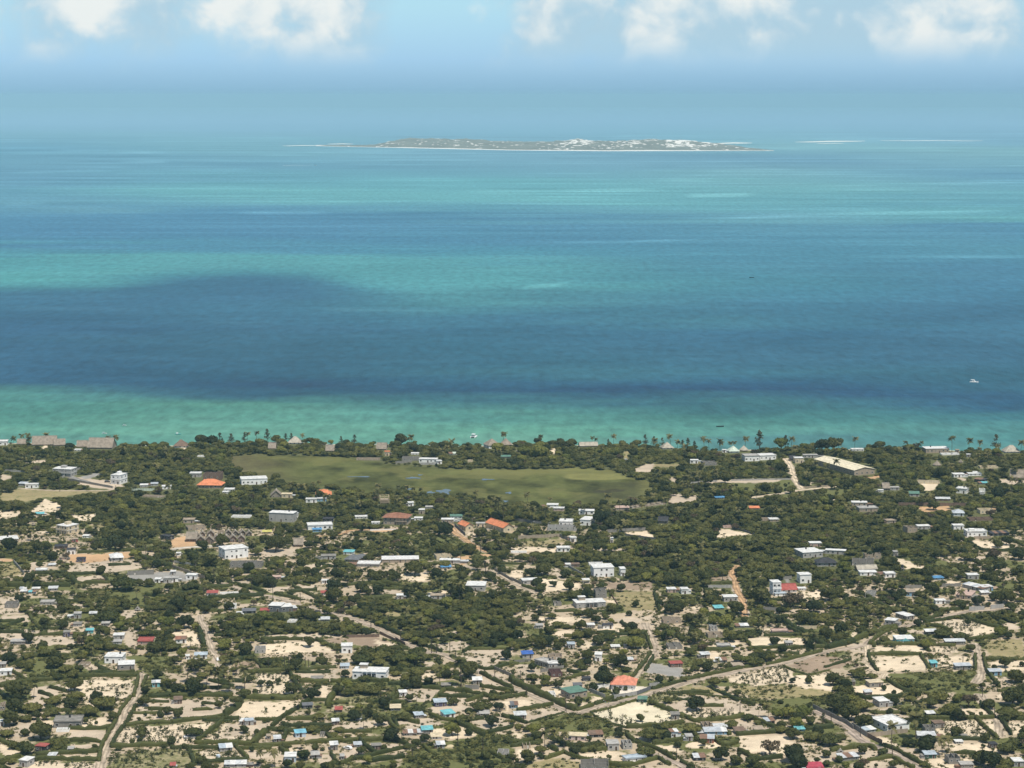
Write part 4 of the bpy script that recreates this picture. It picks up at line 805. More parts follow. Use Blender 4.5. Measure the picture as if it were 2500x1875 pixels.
MARSH = [t2p('P1', 740, 400), t2p('P1', 1000, 370), t2p('P1', 2212, 400), t2p('P2', 700, 500), t2p('P2', 1500, 560), t2p('P3', 0, 560), t2p('P3', 900, 540), t2p('P3', 1300, 570),
         t2p('P3', 1800, 740), t2p('P3', 1820, 860), t2p('P3', 1700, 950), t2p('P3', 1300, 1020), t2p('P3', 600, 1060), t2p('P3', 0, 1030), t2p('P2', 1700, 920), t2p('P2', 1200, 890),
         t2p('P2', 700, 850), t2p('P2', 400, 880), t2p('P1', 2212, 810), t2p('P1', 1500, 760), t2p('P1', 1250, 670), t2p('P1', 860, 610), t2p('P1', 760, 560)]
put(cls, [(-50, 1060), (2550, 1060), (2550, 1290), (1900, 1310), (1250, 1280), (700, 1290), (-50, 1240)], 'w')
put(cls, [(1000, 1460), (1250, 1450), (1260, 1570), (1150, 1570), (950, 1530), (850, 1500)], 'w')
put(cls, [(560, 1500), (700, 1490), (820, 1500), (800, 1540), (560, 1560)], 'w')
put(cls, [(1500, 1240), (2300, 1230), (2350, 1340), (2080, 1420), (1800, 1440), (1560, 1430), (1500, 1370)], 'w')
put(cls, [(1300, 1350), (1600, 1340), (1640, 1420), (1560, 1420), (1300, 1380)], 'w')
put(cls, [(40, 1200), (450, 1200), (480, 1300), (330, 1310), (250, 1280), (150, 1240)], 'w')
put(cls, [(860, 1590), (1060, 1590), (1060, 1630), (960, 1650), (870, 1620)], 'w')
put(cls, MARSH, 'm')
for ln in lines(GROUND):
    tile, body = ln[:2], ln[3:]
    for part in body.split(';'):
        part = part.strip()
        if part: put(cls, tpts(tile, part[2:]), part[0])

_jx = (fbm(np.arange(RW)[None] / 14. + 0 * np.arange(RH)[:, None], np.arange(RH)[:, None] / 5. + 0 * np.arange(RW)[None], 3) - .5)
_jy = (fbm(np.arange(RW)[None] / 14. + 50 + 0 * np.arange(RH)[:, None], np.arange(RH)[:, None] / 5. + 0 * np.arange(RW)[None], 3) - .5)
cls = cls[np.clip(np.arange(RH)[:, None] + np.rint(_jy * 7).astype(int), 0, RH - 1), np.clip(np.arange(RW)[None] + np.rint(_jx * 22).astype(int), 0, RW - 1)]

def seq(s):
    """'R0 1,2 3,4 Q1 5,6' -> photograph points"""
    out, t = [], None
    for tok in s.split():
        if tok[0] in 'PQR': t = tok
        else: out.append(t2p(t, *map(float, tok.split(','))))
    return out
def smooth_line(w, step=6.0):
    """Catmull-Rom through world points"""
    P = [Vector(p).to_2d() for p in w]; P = [P[0] * 2 - P[1]] + P + [P[-1] * 2 - P[-2]]; out = []
    for i in range(1, len(P) - 2):
        n = max(1, int((P[i + 1] - P[i]).length / step))
        for k in range(n):
            t = k / n; a, b, c, d = P[i - 1:i + 3]
            out.append(.5 * ((2 * b) + (c - a) * t + (2 * a - 5 * b + 4 * c - d) * t * t + (3 * b - a - 3 * c + d) * t ** 3))
    out.append(P[-2]); return out
def ribbon(pts, w):
    """left and right edges of a strip along world points"""
    Lp, Rp = [], []
    for i, p in enumerate(pts):
        d = (pts[min(i + 1, len(pts) - 1)] - pts[max(i - 1, 0)]); d = d.normalized() if d.length else Vector((1, 0))
        n = Vector((-d.y, d.x)); ww = w * (1 + .13 * math.sin(i * 1.3) + .08 * math.sin(i * 3.1))
        Lp.append(p + n * ww / 2); Rp.append(p - n * ww / 2)
    return Lp, Rp
roads = []
keep = np.zeros((RH, RW), np.uint8)           # 2 building faces, 1 open ground worth seeing
for c in 'sckoWCepdy': keep[cls == c] = 1
for ln in lines(ROADS):
    a, nm, body = ln.split('|'); w, c = a.split()
    pts = smooth_line([gnd(*p) for p in seq(body)]); roads.append((float(w), c, nm, pts))
    Lp, Rp = ribbon(pts, float(w) + 1.0)
    for i in range(len(pts) - 1):
        q = [proj(*v) for v in (Lp[i], Lp[i + 1], Rp[i + 1], Rp[i])]; put(keep, q, 1)
        put(cls, q, 'r')

CC = dict(x=(.45, .36, .255), s=(.66, .54, .39), c=(.62, .51, .37), k=(.49, .40, .30), d=(.30, .225, .16), y=(.33, .27, .145), o=(.52, .335, .19), w=(.095, .095, .05),
          m=(.075, .080, .030), g=(.17, .16, .085), q=(.36, .31, .18), e=(.30, .285, .26), W=(.66, .60, .50), C=(.66, .58, .42), r=(.45, .365, .28), p=(.42, .34, .275))
CV = dict(x=.50, s=.17, c=.22, k=.22, d=.26, y=.48, o=.08, w=.80, m=.5, g=.92, q=.55, e=.06, W=.03, C=.14, r=.12, p=.03)
colr = np.zeros((RH, RW, 3), np.float32); vegr = np.zeros((RH, RW), np.float32)
for k in CC: colr[cls == k] = CC[k]; vegr[cls == k] = CV[k]
Yr, Xr = np.mgrid[0:RH, 0:RW]; Yr = Yr + RY0; Xr = Xr + RX0
tt = np.arctan((Yr - 937.5) / FOC) + PITCH
gy_ = H_CAM / np.tan(tt); gx_ = (Xr - 1250) / FOC * (gy_ * CP + H_CAM * SP)
mm = cls == 'm'
xm = cls == 'x'
vx = fbm(gx_ / 21 + 31, gy_ / 21, 4); vegr[xm] = (.44 + (vx - .5) * 2.2)[xm]
# the marsh: its own greens and browns
n1 = fbm(gx_ / 26 + 3, gy_ / 30, 4); n2 = fbm(gx_ / 16 + 9, gy_ / 24, 5)
def sm(a, b, x): t = np.clip((x - a) / (b - a), 0, 1); return t * t * (3 - 2 * t)
base = np.array([.078, .084, .026], np.float32)[None, None] * np.clip(1 + 2.0 * (n2[..., None] - .5), .45, 1.7)
brown = np.array([.120, .098, .050], np.float32); lime = np.array([.200, .190, .065], np.float32); dark = np.array([.060, .055, .030], np.float32); tan = np.array([.26, .215, .12], np.float32)
def mixc(c, col, w): return c + (col - c) * np.clip(w, 0, 1)[..., None]
base = mixc(base, brown, sm(760, 560, Xr + 90 * (n1 - .5)) * .8)
base = mixc(base, tan, sm(.35, .62, n1) * sm(720, 640, Xr) * sm(1146, 1152, Yr) * sm(1176, 1165, Yr) * .75)
base = mixc(base, dark, sm(1380, 1560, Xr + 220 * (n1 - .5)) * sm(1172, 1178, Yr + 10 * (n1 - .5)) * .55)
base = mixc(base, lime, sm(1000, 1250, Xr) * sm(1168, 1150, Yr + 22 * (n2 - .5)) * .85)
base = mixc(base, lime * 1.05, sm(1.0, .55, ((Xr - 1460) / 95.) ** 2 + ((Yr - 1163) / 10.) ** 2 + .3 * (n2 - .5)))
base = mixc(base, dark * .8, sm(1.0, .5, ((Xr - 1490) / 46.) ** 2 + ((Yr - 1198 + .06 * (Xr - 1490)) / 5.) ** 2 + .6 * (n2 - .5)))
base = mixc(base, lime * .8, sm(1540, 1590, Xr) * .8)
base = mixc(base, lime * .75, sm(.56, .68, n1) * .6)
colr[mm] = base[mm]
# soften the seams a little
def blur(a):
    p = np.pad(a, [(1, 1), (1, 1)] + [(0, 0)] * (a.ndim - 2), 'edge')
    return (p[1:-1, :-2] + p[1:-1, 2:] + p[1:-1, 1:-1] * 2) * .25
colr = blur(colr); vegr = blur(vegr)

def samp(arr, px, py):
    x = np.clip(px - RX0 - .5, 0, RW - 1.01); y = np.clip(py - RY0 - .5, 0, RH - 1.01)
    xi = x.astype(int); yi = y.astype(int); fx = x - xi; fy = y - yi
    if arr.ndim == 3: fx = fx[..., None]; fy = fy[..., None]
    return (arr[yi, xi] * (1 - fx) + arr[yi, xi + 1] * fx) * (1 - fy) + (arr[yi + 1, xi] * (1 - fx) + arr[yi + 1, xi + 1] * fx) * fy

# shoreline: world polyline of the land's seaward edge
SHORE_PX = [(-60, 1084), (0, 1084), (200, 1082), (420, 1084), (600, 1081), (832, 1082), (1050, 1081), (1250, 1083), (1450, 1086), (1664, 1091), (1850, 1093), (2084, 1095), (2300, 1096), (2500, 1097), (2560, 1097)]
SW = np.array([gnd(*p) for p in SHORE_PX])
def shore_y(x): return np.interp(x, SW[:, 0], SW[:, 1]) + 8 * np.sin(x / 41.) + 5 * np.sin(x / 17. + 1)

def build_ground():
    xs = np.concatenate([np.linspace(-3000, -470, 24), np.arange(-460, 460.1, 1.5), np.linspace(470, 3000, 24)])
    ys = np.concatenate([np.linspace(-900, 925, 22), np.arange(930, 1905, 1.7)])
    X, T = np.meshgrid(xs, ys)
    # the last rows bend to follow the shore
    sy = shore_y(X); Y = T.copy(); k = np.clip((T - 1700) / (ys[-1] - 1700), 0, 1); Y = T + k * (sy - ys[-1])
    Z = (fbm(X / 30, Y / 30, 3) - .5) * .25
    d = sy - Y; Z = np.where(d < 9, Z + np.clip((9 - d) * .18, 0, 1.2) * 0 - np.clip((6 - d) * .22, 0, 9), Z)
    extra_y = sy[-1] + 26
    X = np.vstack([X, xs[None]]); Y = np.vstack([Y, extra_y[None]]); Z = np.vstack([Z, np.full((1, len(xs)), -4.0)])
    # projection of every vertex for the cover lookup (a survey table, not a view trick: each cell lies where it stands)
    zz = -H_CAM; D = np.maximum(Y * CP - zz * SP, 50); PX = 1250 + FOC * X / D; PY = 937.5 - FOC * (Y * SP + zz * CP) / D
    ins = (PX > RX0 + 2) & (PX < RX0 + RW - 2) & (PY < RY0 + RH - 3)
    c = samp(colr, PX, PY); v = samp(vegr, PX, PY)
    c = np.where(ins[..., None], c, np.array(CC['x'], np.float32)); v = np.where(ins, v, .55)
    bch = np.clip((12 - (shore_y(X) - Y)) / 5, 0, 1)
    c = c * (1 - bch[..., None]) + np.array([.60, .54, .42]) * bch[..., None]; v = v * (1 - bch)
    nr, nc = X.shape
    idx = np.arange(nr * nc).reshape(nr, nc)
    f = np.stack([idx[:-1, :-1], idx[:-1, 1:], idx[1:, 1:], idx[1:, :-1]], -1).reshape(-1, 4)
    rgba = np.concatenate([c.reshape(-1, 3), np.ones((nr * nc, 1))], 1)
    m, N, L, b = new_mat('ground_soil')
    at = nd(N, 'ShaderNodeAttribute', attribute_name='cover'); av = nd(N, 'ShaderNodeAttribute', attribute_name='veg')
    ge = nd(N, 'ShaderNodeNewGeometry')
    def noise(s, d, r=.6):
        n = nd(N, 'ShaderNodeTexNoise'); n.inputs['Scale'].default_value = s; n.inputs['Detail'].default_value = d; n.inputs['Roughness'].default_value = r; L(ge.outputs['Position'], n.inputs['Vector']); return n.outputs[0]
    def mth(op, a, bb):
        n = nd(N, 'ShaderNodeMath', operation=op)
        for i, q in enumerate((a, bb)):
            if isinstance(q, (int, float)): n.inputs[i].default_value = q
            else: L(q, n.inputs[i])
        return n.outputs[0]
    na, nb, nc_, nf = noise(.16, 6), noise(.5, 4), noise(.035, 3), noise(1.1, 3, .7)
    s = mth('ADD', mth('ADD', mth('MULTIPLY', na, .62), mth('MULTIPLY', nb, .42)), mth('MULTIPLY', nf, .2))
    s = mth('ADD', s, mth('SUBTRACT', av.outputs['Fac'], 1.14))
    mr = nd(N, 'ShaderNodeMapRange', interpolation_type='SMOOTHSTEP'); L(s, mr.inputs[0]); mr.inputs[1].default_value = -.10; mr.inputs[2].default_value = .16
    gc = nd(N, 'ShaderNodeMix', data_type='RGBA'); L(nb, gc.inputs[0]); gc.inputs[6].default_value = (.085, .098, .034, 1); gc.inputs[7].default_value = (.175, .170, .068, 1)
    # sand tone drifts: pale, pinkish and grey patches
    mrb = nd(N, 'ShaderNodeMapRange'); L(mth('ADD', mth('MULTIPLY', nc_, .40), mth('ADD', mth('MULTIPLY', na, .30), mth('MULTIPLY', nf, .30))), mrb.inputs[0]); mrb.inputs[1].default_value = .3; mrb.inputs[2].default_value = .7; mrb.inputs[1].default_value = .34; mrb.inputs[2].default_value = .66; mrb.inputs[3].default_value = .66; mrb.inputs[4].default_value = 1.24
    cb = nd(N, 'ShaderNodeCombineColor')
    for i in range(3): L(mrb.outputs[0], cb.inputs[i])
    ml = nd(N, 'ShaderNodeMix', data_type='RGBA', blend_type='MULTIPLY'); ml.inputs[0].default_value = 1; L(at.outputs['Color'], ml.inputs[6]); L(cb.outputs[0], ml.inputs[7])
    # marsh keeps its own colour: veg 0.5 there, so weigh grass by how pale the soil is
    lum = nd(N, 'ShaderNodeSeparateColor'); L(at.outputs['Color'], lum.inputs[0])
    pale = nd(N, 'ShaderNodeMapRange'); L(lum.outputs[0], pale.inputs[0]); pale.inputs[1].default_value = .06; pale.inputs[2].default_value = .16; pale.inputs[3].default_value = .25; pale.inputs[4].default_value = 1
    mx = nd(N, 'ShaderNodeMix', data_type='RGBA'); L(mth('MULTIPLY', mr.outputs[0], pale.outputs[0]), mx.inputs[0]); L(ml.outputs[2], mx.inputs[6]); L(gc.outputs[2], mx.inputs[7])
    L(mx.outputs[2], b.inputs['Base Color']); b.inputs['Roughness'].default_value = .95; b.inputs['Specular IOR Level'].default_value = .05
    bp = nd(N, 'ShaderNodeBump'); bp.inputs['Strength'].default_value = .6; bp.inputs['Distance'].default_value = .35; L(nb, bp.inputs['Height']); L(bp.outputs[0], b.inputs['Normal'])
    me = np_mesh('ground', np.stack([X, Y, Z], -1).reshape(-1, 3), f, m, {'cover': ('POINT', 'FLOAT_COLOR', rgba), 'veg': ('POINT', 'FLOAT', v.ravel())}, True)
    tag(link('ground', me), 'sandy coastal plain with dry grass plots', kind='structure')
    return None
build_ground()
def gz(x, y): return float((fbm(np.array([x / 30.]), np.array([y / 30.]), 3)[0] - .5) * .25)

def road_mat(name, c):
    m = plain(name, c, .28, .22, .95, .05); N = m.node_tree.nodes; L = m.node_tree.links.new; bs = N['Principled BSDF']; src = bs.inputs['Base Color'].links[0].from_socket
    at = nd(N, 'ShaderNodeAttribute', attribute_name='wear'); mx = nd(N, 'ShaderNodeVectorMath', operation='SCALE'); L(src, mx.inputs[0]); L(at.outputs['Fac'], mx.inputs['Scale']); L(mx.outputs[0], bs.inputs['Base Color']); return m
ROADM = {k: road_mat('road_' + k, CC.get(k, (.4, .3, .2))) for k in 'kosepWr'}
for i, (w, c, nm, pts) in enumerate(roads):
    fine = []
    for a, b in zip(pts[:-1], pts[1:]):
        fine += [a, (a + b) / 2]
    fine.append(pts[-1]); Lp, Rp = ribbon(fine, w); mb = MB()
    for k, (a, b) in enumerate(zip(Lp, Rp)):
        mid = (a + b) / 2
        for j in range(7): q = a.lerp(b, j / 6); mb.v.append((q.x, q.y, gz(q.x, q.y) + (.05, .08, .05, .10, .05, .08, .05)[j] + .006 * i))
    for k in range(len(fine) - 1):
        for j in range(6): mb.f.append((7 * k + j, 7 * k + j + 1, 7 * k + 8 + j, 7 * k + 7 + j)); mb.m.append(0)
    me = mb.mesh('road', ROADM[c], True); at = me.attributes.new('wear', 'FLOAT', 'POINT')
    at.data.foreach_set('value', [(.62, .95, 1.22, .74, 1.22, .95, .62)[j] * (.9 + .2 * math.sin(k * .9 + j)) for k in range(len(fine)) for j in range(7)])
    tag(link('road' if w > 3 else 'path', me), nm, kind='structure')

# ------------------------------------------------------------------ sea
def s2l(c): c = np.asarray(c, float) / 255.; return np.where(c <= .04045, c / 12.92, ((c + .055) / 1.055) ** 2.4)
SEA_X = np.array([0, 600, 1250, 1900, 2500.])
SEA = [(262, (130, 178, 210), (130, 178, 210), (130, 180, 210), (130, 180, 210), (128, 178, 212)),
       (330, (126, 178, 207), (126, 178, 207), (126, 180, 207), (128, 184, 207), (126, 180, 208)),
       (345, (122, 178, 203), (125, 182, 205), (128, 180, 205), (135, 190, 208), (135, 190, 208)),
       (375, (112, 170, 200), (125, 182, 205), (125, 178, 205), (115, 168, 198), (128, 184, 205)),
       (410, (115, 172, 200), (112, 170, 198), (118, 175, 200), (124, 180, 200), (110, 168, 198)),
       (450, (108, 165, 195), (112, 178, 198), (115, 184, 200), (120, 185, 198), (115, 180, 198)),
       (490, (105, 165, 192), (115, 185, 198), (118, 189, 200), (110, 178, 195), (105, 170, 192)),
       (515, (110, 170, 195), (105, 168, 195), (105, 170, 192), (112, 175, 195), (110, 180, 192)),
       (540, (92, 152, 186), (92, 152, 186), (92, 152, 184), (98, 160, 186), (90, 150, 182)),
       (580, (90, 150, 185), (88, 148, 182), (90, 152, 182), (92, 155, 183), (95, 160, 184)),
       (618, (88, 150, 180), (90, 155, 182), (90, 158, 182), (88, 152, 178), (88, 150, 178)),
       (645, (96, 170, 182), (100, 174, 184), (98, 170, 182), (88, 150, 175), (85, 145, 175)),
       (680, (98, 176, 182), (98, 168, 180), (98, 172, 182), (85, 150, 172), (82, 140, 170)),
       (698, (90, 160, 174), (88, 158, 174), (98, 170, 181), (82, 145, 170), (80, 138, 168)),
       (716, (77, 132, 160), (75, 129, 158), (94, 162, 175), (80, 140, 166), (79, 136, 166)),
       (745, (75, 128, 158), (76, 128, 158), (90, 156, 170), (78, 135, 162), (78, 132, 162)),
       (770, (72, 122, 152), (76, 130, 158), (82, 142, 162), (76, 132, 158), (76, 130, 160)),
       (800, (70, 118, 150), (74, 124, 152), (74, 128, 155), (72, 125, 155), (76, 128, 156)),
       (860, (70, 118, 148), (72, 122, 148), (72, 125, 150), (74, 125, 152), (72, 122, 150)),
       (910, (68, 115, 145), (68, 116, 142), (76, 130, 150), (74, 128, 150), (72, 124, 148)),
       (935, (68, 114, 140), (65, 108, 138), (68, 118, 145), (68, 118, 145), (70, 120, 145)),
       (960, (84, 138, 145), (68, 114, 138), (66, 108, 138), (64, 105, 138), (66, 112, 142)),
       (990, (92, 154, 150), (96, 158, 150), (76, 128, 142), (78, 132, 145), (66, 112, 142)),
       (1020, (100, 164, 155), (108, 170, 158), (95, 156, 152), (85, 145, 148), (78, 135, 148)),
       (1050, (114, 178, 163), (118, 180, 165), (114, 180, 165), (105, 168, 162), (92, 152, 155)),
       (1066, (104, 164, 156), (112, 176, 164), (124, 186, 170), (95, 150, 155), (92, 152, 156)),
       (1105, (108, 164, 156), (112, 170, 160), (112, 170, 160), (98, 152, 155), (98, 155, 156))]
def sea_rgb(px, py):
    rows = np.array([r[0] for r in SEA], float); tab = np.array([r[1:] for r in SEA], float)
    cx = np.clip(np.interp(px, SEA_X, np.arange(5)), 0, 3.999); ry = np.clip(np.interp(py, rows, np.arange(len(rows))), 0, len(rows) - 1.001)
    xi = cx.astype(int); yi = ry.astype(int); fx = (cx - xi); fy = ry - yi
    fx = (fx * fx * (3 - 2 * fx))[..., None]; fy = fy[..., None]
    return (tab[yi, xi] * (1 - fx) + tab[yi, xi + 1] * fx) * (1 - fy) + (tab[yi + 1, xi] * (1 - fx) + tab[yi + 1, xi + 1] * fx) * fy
HAZE_D = 3.5e-5
AIR_COL, AIR_G = (.48, .84, 1.0, 1), -0.22
HAZE_L = np.array([.235, .445, .645])           # what the air itself adds, in the limit
SEA_REFL = np.array([.030, .052, .070])       # what the surface mirrors of the sky on average
SEA_GAIN = 1.52
def build_sea():
    nR, nC = 620, 300
    pyr = np.concatenate([np.linspace(1150, 330, 520), np.linspace(328.5, 262.2, nR - 520)])
    e = np.tan(np.arctan((pyr - 937.5) / FOC) + PITCH); Yd = (H_CAM + 1.2) / e
    U = np.linspace(-.42, .42, nC)
    X = (U[None] * (Yd[:, None] * CP + H_CAM * SP)); Y = np.repeat(Yd[:, None], nC, 1)
    PX = 1250 + U[None] * FOC + 0 * Y; PY = np.repeat(pyr[:, None], nC, 1)
    lg_ = np.log(Y) * 9
    w1 = fbm(U[None] * 9 + 5 + 0 * Y, lg_ * 2.2, 4) - .5; w2 = fbm(U[None] * 22 + 0 * Y, lg_ * 9 + 3, 4) - .5
    warp = (w1 * 62 + w2 * 20) * np.clip((PY - 262) / 300, .1, 1)
    slope = (PX - 1250) * -.015
    yb = np.interp(PX, [-600, 0, 250, 430, 600, 750, 900, 1050, 1250, 1400, 3000], [712, 706, 697, 674, 660, 664, 694, 712, 700, 690, 690])
    bend = (690 - yb) * np.exp(-((PY - 690) / 55.) ** 2); warp = warp * (1 - .75 * np.exp(-((PY - 690) / 40.) ** 2) * sm(1250, 1000, PX)) + bend
    rgb = sea_rgb(PX + w1 * 500, PY + warp + slope * np.clip((1000 - PY) / 400, 0, 1))  # dark patches include cloud shadows, put into the water colour
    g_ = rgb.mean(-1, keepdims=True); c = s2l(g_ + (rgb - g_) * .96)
    # thin pale shoals and darker weed streaks
    st = fbm(U[None] * 14 + 1.7 + w1 * 1.2, lg_ * 13 + U[None] * 3.0, 4)
    far = sm(760, 400, PY) * sm(270, 350, PY)
    c = c * (1 + (sm(.58, .76, st) * .22 - sm(.42, .25, st) * .14)[..., None] * (.25 + .75 * far)[..., None] * np.array([1.25, 1.05, .9]))
    for x0, y0, x1, y1, wd, am in ((560, 519, 820, 521, 2.2, .22), (1250, 594, 1920, 584, 2.4, .22), (1640, 534, 2560, 512, 4.5, .30), (1660, 478, 1860, 474, 3.5, .30), (1262, 704, 1400, 690, 4.5, .34), (1950, 452, 2560, 446, 3, .2), (0, 418, 300, 416, 2, .22), (120, 367, 420, 372, 2, .18), (280, 397, 420, 395, 2.2, .22), (0, 499, 120, 498, 2.4, .25), (1080, 470, 1700, 462, 3, .18), (2000, 627, 2560, 627, 2.5, .22), (0, 753, 380, 757, 5, .14), (480, 788, 700, 790, 5, .12), (760, 755, 1120, 760, 4, .2)):
        ym = y0 + (y1 - y0) * (PX - x0) / (x1 - x0) + w2 * 9; k_ = am * np.exp(-((PY - ym) / wd) ** 2) * sm(x0, x0 + .25 * (x1 - x0), PX) * sm(x1, x1 - .25 * (x1 - x0), PX) * (.5 + st)
        c = c * (1 + k_[..., None] * np.array([1.5, 1.15, .95]))
    near = .5 * (fbm(X / 60, Y / 40, 4) - .5) + (fbm(X / 210 + 3, Y / 150, 4) - .5)
    c = c * (1 + near[..., None] * .30 * sm(500, 800, PY)[..., None])
    dist = np.sqrt(X * X + Y * Y + 9e4); T = np.exp(-HAZE_D * dist)[..., None]
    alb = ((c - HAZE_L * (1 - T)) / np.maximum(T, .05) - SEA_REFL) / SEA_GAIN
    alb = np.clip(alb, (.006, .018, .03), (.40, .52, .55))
    f_ = np.clip((dist - 13000) / 14000, 0, 1)[..., None]; alb = alb * (1 - f_) + np.array([.19, .36, .50]) * f_  # far water paled in its colour, standing in for mirrored sky and haze
    # a wider skirt beyond the frame on both sides
    Z = np.full_like(X, -1.2); nr, nc = X.shape
    idx = np.arange(nr * nc).reshape(nr, nc)
    f = np.stack([idx[:-1, :-1], idx[:-1, 1:], idx[1:, 1:], idx[1:, :-1]], -1).reshape(-1, 4)
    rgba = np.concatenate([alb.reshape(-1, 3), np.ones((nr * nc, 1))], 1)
    m, N, L, b = new_mat('sea_water')
    at = nd(N, 'ShaderNodeAttribute', attribute_name='bed_and_light'); ge = nd(N, 'ShaderNodeNewGeometry')
    mp = nd(N, 'ShaderNodeMapping'); L(ge.outputs['Position'], mp.inputs[0]); mp.inputs['Scale'].default_value = (1.25, .42, 1)
    n = nd(N, 'ShaderNodeTexNoise'); n.inputs['Scale'].default_value = .065; n.inputs['Detail'].default_value = 5; n.inputs['Roughness'].default_value = .66; L(mp.outputs[0], n.inputs['Vector'])
    mr = nd(N, 'ShaderNodeMapRange'); L(n.outputs[0], mr.inputs[0]); mr.inputs[1].default_value = .3; mr.inputs[2].default_value = .7; mr.inputs[3].default_value = .70; mr.inputs[4].default_value = 1.28
    cb = nd(N, 'ShaderNodeCombineColor')
    for i in range(3): L(mr.outputs[0], cb.inputs[i])
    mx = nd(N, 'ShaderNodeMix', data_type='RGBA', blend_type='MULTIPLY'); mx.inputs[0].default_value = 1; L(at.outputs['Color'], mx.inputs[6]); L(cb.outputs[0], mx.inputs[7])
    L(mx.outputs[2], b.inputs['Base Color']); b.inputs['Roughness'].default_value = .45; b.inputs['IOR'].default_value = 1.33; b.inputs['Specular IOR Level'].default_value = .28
    bp = nd(N, 'ShaderNodeBump'); bp.inputs['Strength'].default_value = .5; bp.inputs['Distance'].default_value = 1.6; L(n.outputs[0], bp.inputs['Height']); L(bp.outputs[0], b.inputs['Normal'])
    me = np_mesh('sea', np.stack([X, Y, Z], -1).reshape(-1, 3), f, m, {'bed_and_light': ('POINT', 'FLOAT_COLOR', rgba)}, True)
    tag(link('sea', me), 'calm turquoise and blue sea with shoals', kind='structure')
build_sea()

# ------------------------------------------------------------------ island and sandbars
SANDM = plain('white_sand', (.80, .77, .68), .08, .01, .95, .05)
def build_island():
    x0, x1 = 770, 1890
    front = lambda px: np.interp(px, [770, 1000, 1250, 1480, 1890], [356, 361, 366.5, 368.5, 367.5])
    nx, ny = 420, 60
    px = np.linspace(x0, x1, nx); yf = np.array([gnd(1250, p)[1] for p in front(px)])
    t = np.linspace(0, 1, ny)
    dep = np.interp(px, [770, 900, 1000, 1400, 1750, 1890], [60, 260, 900, 1200, 900, 80])
    Yw = yf[None] + t[:, None] * dep[None]; D = Yw * CP + H_CAM * SP; Xw = (px[None] - 1250) / FOC * D
    topy = np.interp(px, [770, 915, 945, 1000, 1080, 1150, 1250, 1380, 1410, 1440, 1500, 1590, 1650, 1680, 1760, 1830, 1890], [354, 353, 346, 338, 338, 341, 346, 344, 338, 341, 343, 337, 342, 344, 351, 361, 367])
    ridge = np.zeros(nx)
    for i in range(nx):
        yy = yf[i] + .62 * dep[i]; e = (937.5 - topy[i]) / FOC; ridge[i] = max(1.5, H_CAM + yy * (-SP + CP * e) / (CP + SP * e))
    hump = np.sin(np.clip(t * 1.35, 0, 1) * math.pi / 2)[:, None] * np.cos(np.clip((t - .74) / .26, 0, 1) * math.pi / 2)[:, None]
    n = fbm(Xw / 90, Yw / 120, 5); n2 = fbm(Xw / 26 + 7, Yw / 40, 4)
    Z = -1.5 + hump * (ridge[None] + 1.5) * (.62 + .5 * n) + np.where(hump > .2, (n2 - .4) * 9, 0) * np.clip(ridge[None] / 20, 0, 1)
    Z[0] = -1.6; Z[-1] = -1.6; Z[1] = np.maximum(Z[1], .6) * .3; Z[:, 0] = -1.6; Z[:, -1] = -1.6
    dune = np.exp(-((px - 1410) / 32) ** 2) + .5 * np.exp(-((px - 1540) / 55) ** 2) + .9 * np.exp(-((px - 1655) / 40) ** 2) + .5 * np.exp(-((px - 1720) / 40) ** 2) + .6 * np.exp(-((px - 930) / 14) ** 2)
    sand = sm(.72, .77, n2 + .24 * dune[None] * sm(.25, .6, hump) + .02)
    sand = np.maximum(sand, (t < .035)[:, None] * 1.0); sand = np.maximum(sand, sm(30, 0, np.abs(px - 770))[None] + 0 * t[:, None])
    veg = np.array([.155, .165, .135]) * (.75 + .6 * n[..., None]); c = veg * (1 - sand[..., None]) + np.array([.74, .72, .66]) * sand[..., None]  # scrub paled and sand dulled in the colour to add to the haze
    idx = np.arange(nx * ny).reshape(ny, nx); f = np.stack([idx[:-1, :-1], idx[:-1, 1:], idx[1:, 1:], idx[1:, :-1]], -1).reshape(-1, 4)
    m, N, L, b = new_mat('island_cover'); at = nd(N, 'ShaderNodeAttribute', attribute_name='cover'); L(at.outputs['Color'], b.inputs['Base Color']); b.inputs['Roughness'].default_value = .95
    me = np_mesh('island', np.stack([Xw, Yw, Z], -1).reshape(-1, 3), f, m, {'cover': ('POINT', 'FLOAT_COLOR', np.concatenate([c.reshape(-1, 3), np.ones((nx * ny, 1))], 1))}, True)
    tag(link('island', me), 'low bushy island with white dunes and beach', kind='structure')
def bar_mesh(px0, px1, py0, py1, h0, h1, nm):
    mb = MB(); n = 24
    for i in range(n + 1):
        k = i / n; px = px0 + (px1 - px0) * k; py = py0 + (py1 - py0) * k; w = math.sin(math.pi * min(max(k, .02), .98)) ** .6
        for s_, z in ((-.5, -1.25), (-.2, -.4), (.25, -.35), (.5, -1.25)):
            x, y = gnd(px, py + s_ * h0 * w + .3 * math.sin(k * 9)); mb.v.append((x, y, z))
    for i in range(n):
        for j in range(3): mb.f.append((4 * i + j, 4 * i + j + 1, 4 * i + 5 + j, 4 * i + 4 + j)); mb.m.append(0)
    tag(link('sandbar', mb.mesh('sandbar', SANDM, True)), nm, kind='structure')
build_island()
bar_mesh(1738, 1836, 349.5, 348.2, 2.4, 0, 'white sandbar behind the island tip')
bar_mesh(1942, 2112, 346.2, 343.6, 2.2, 0, 'long white sandbar out at sea')
bar_mesh(2150, 2400, 342.8, 343.2, .9, 0, 'thin sandbar trailing off at sea')
bar_mesh(690, 776, 355.5, 354.5, 1.0, 0, 'faint sand spit off the island')
bar_mesh(800, 862, 351, 350.6, 1.2, 0, 'small sand patches beside the island')
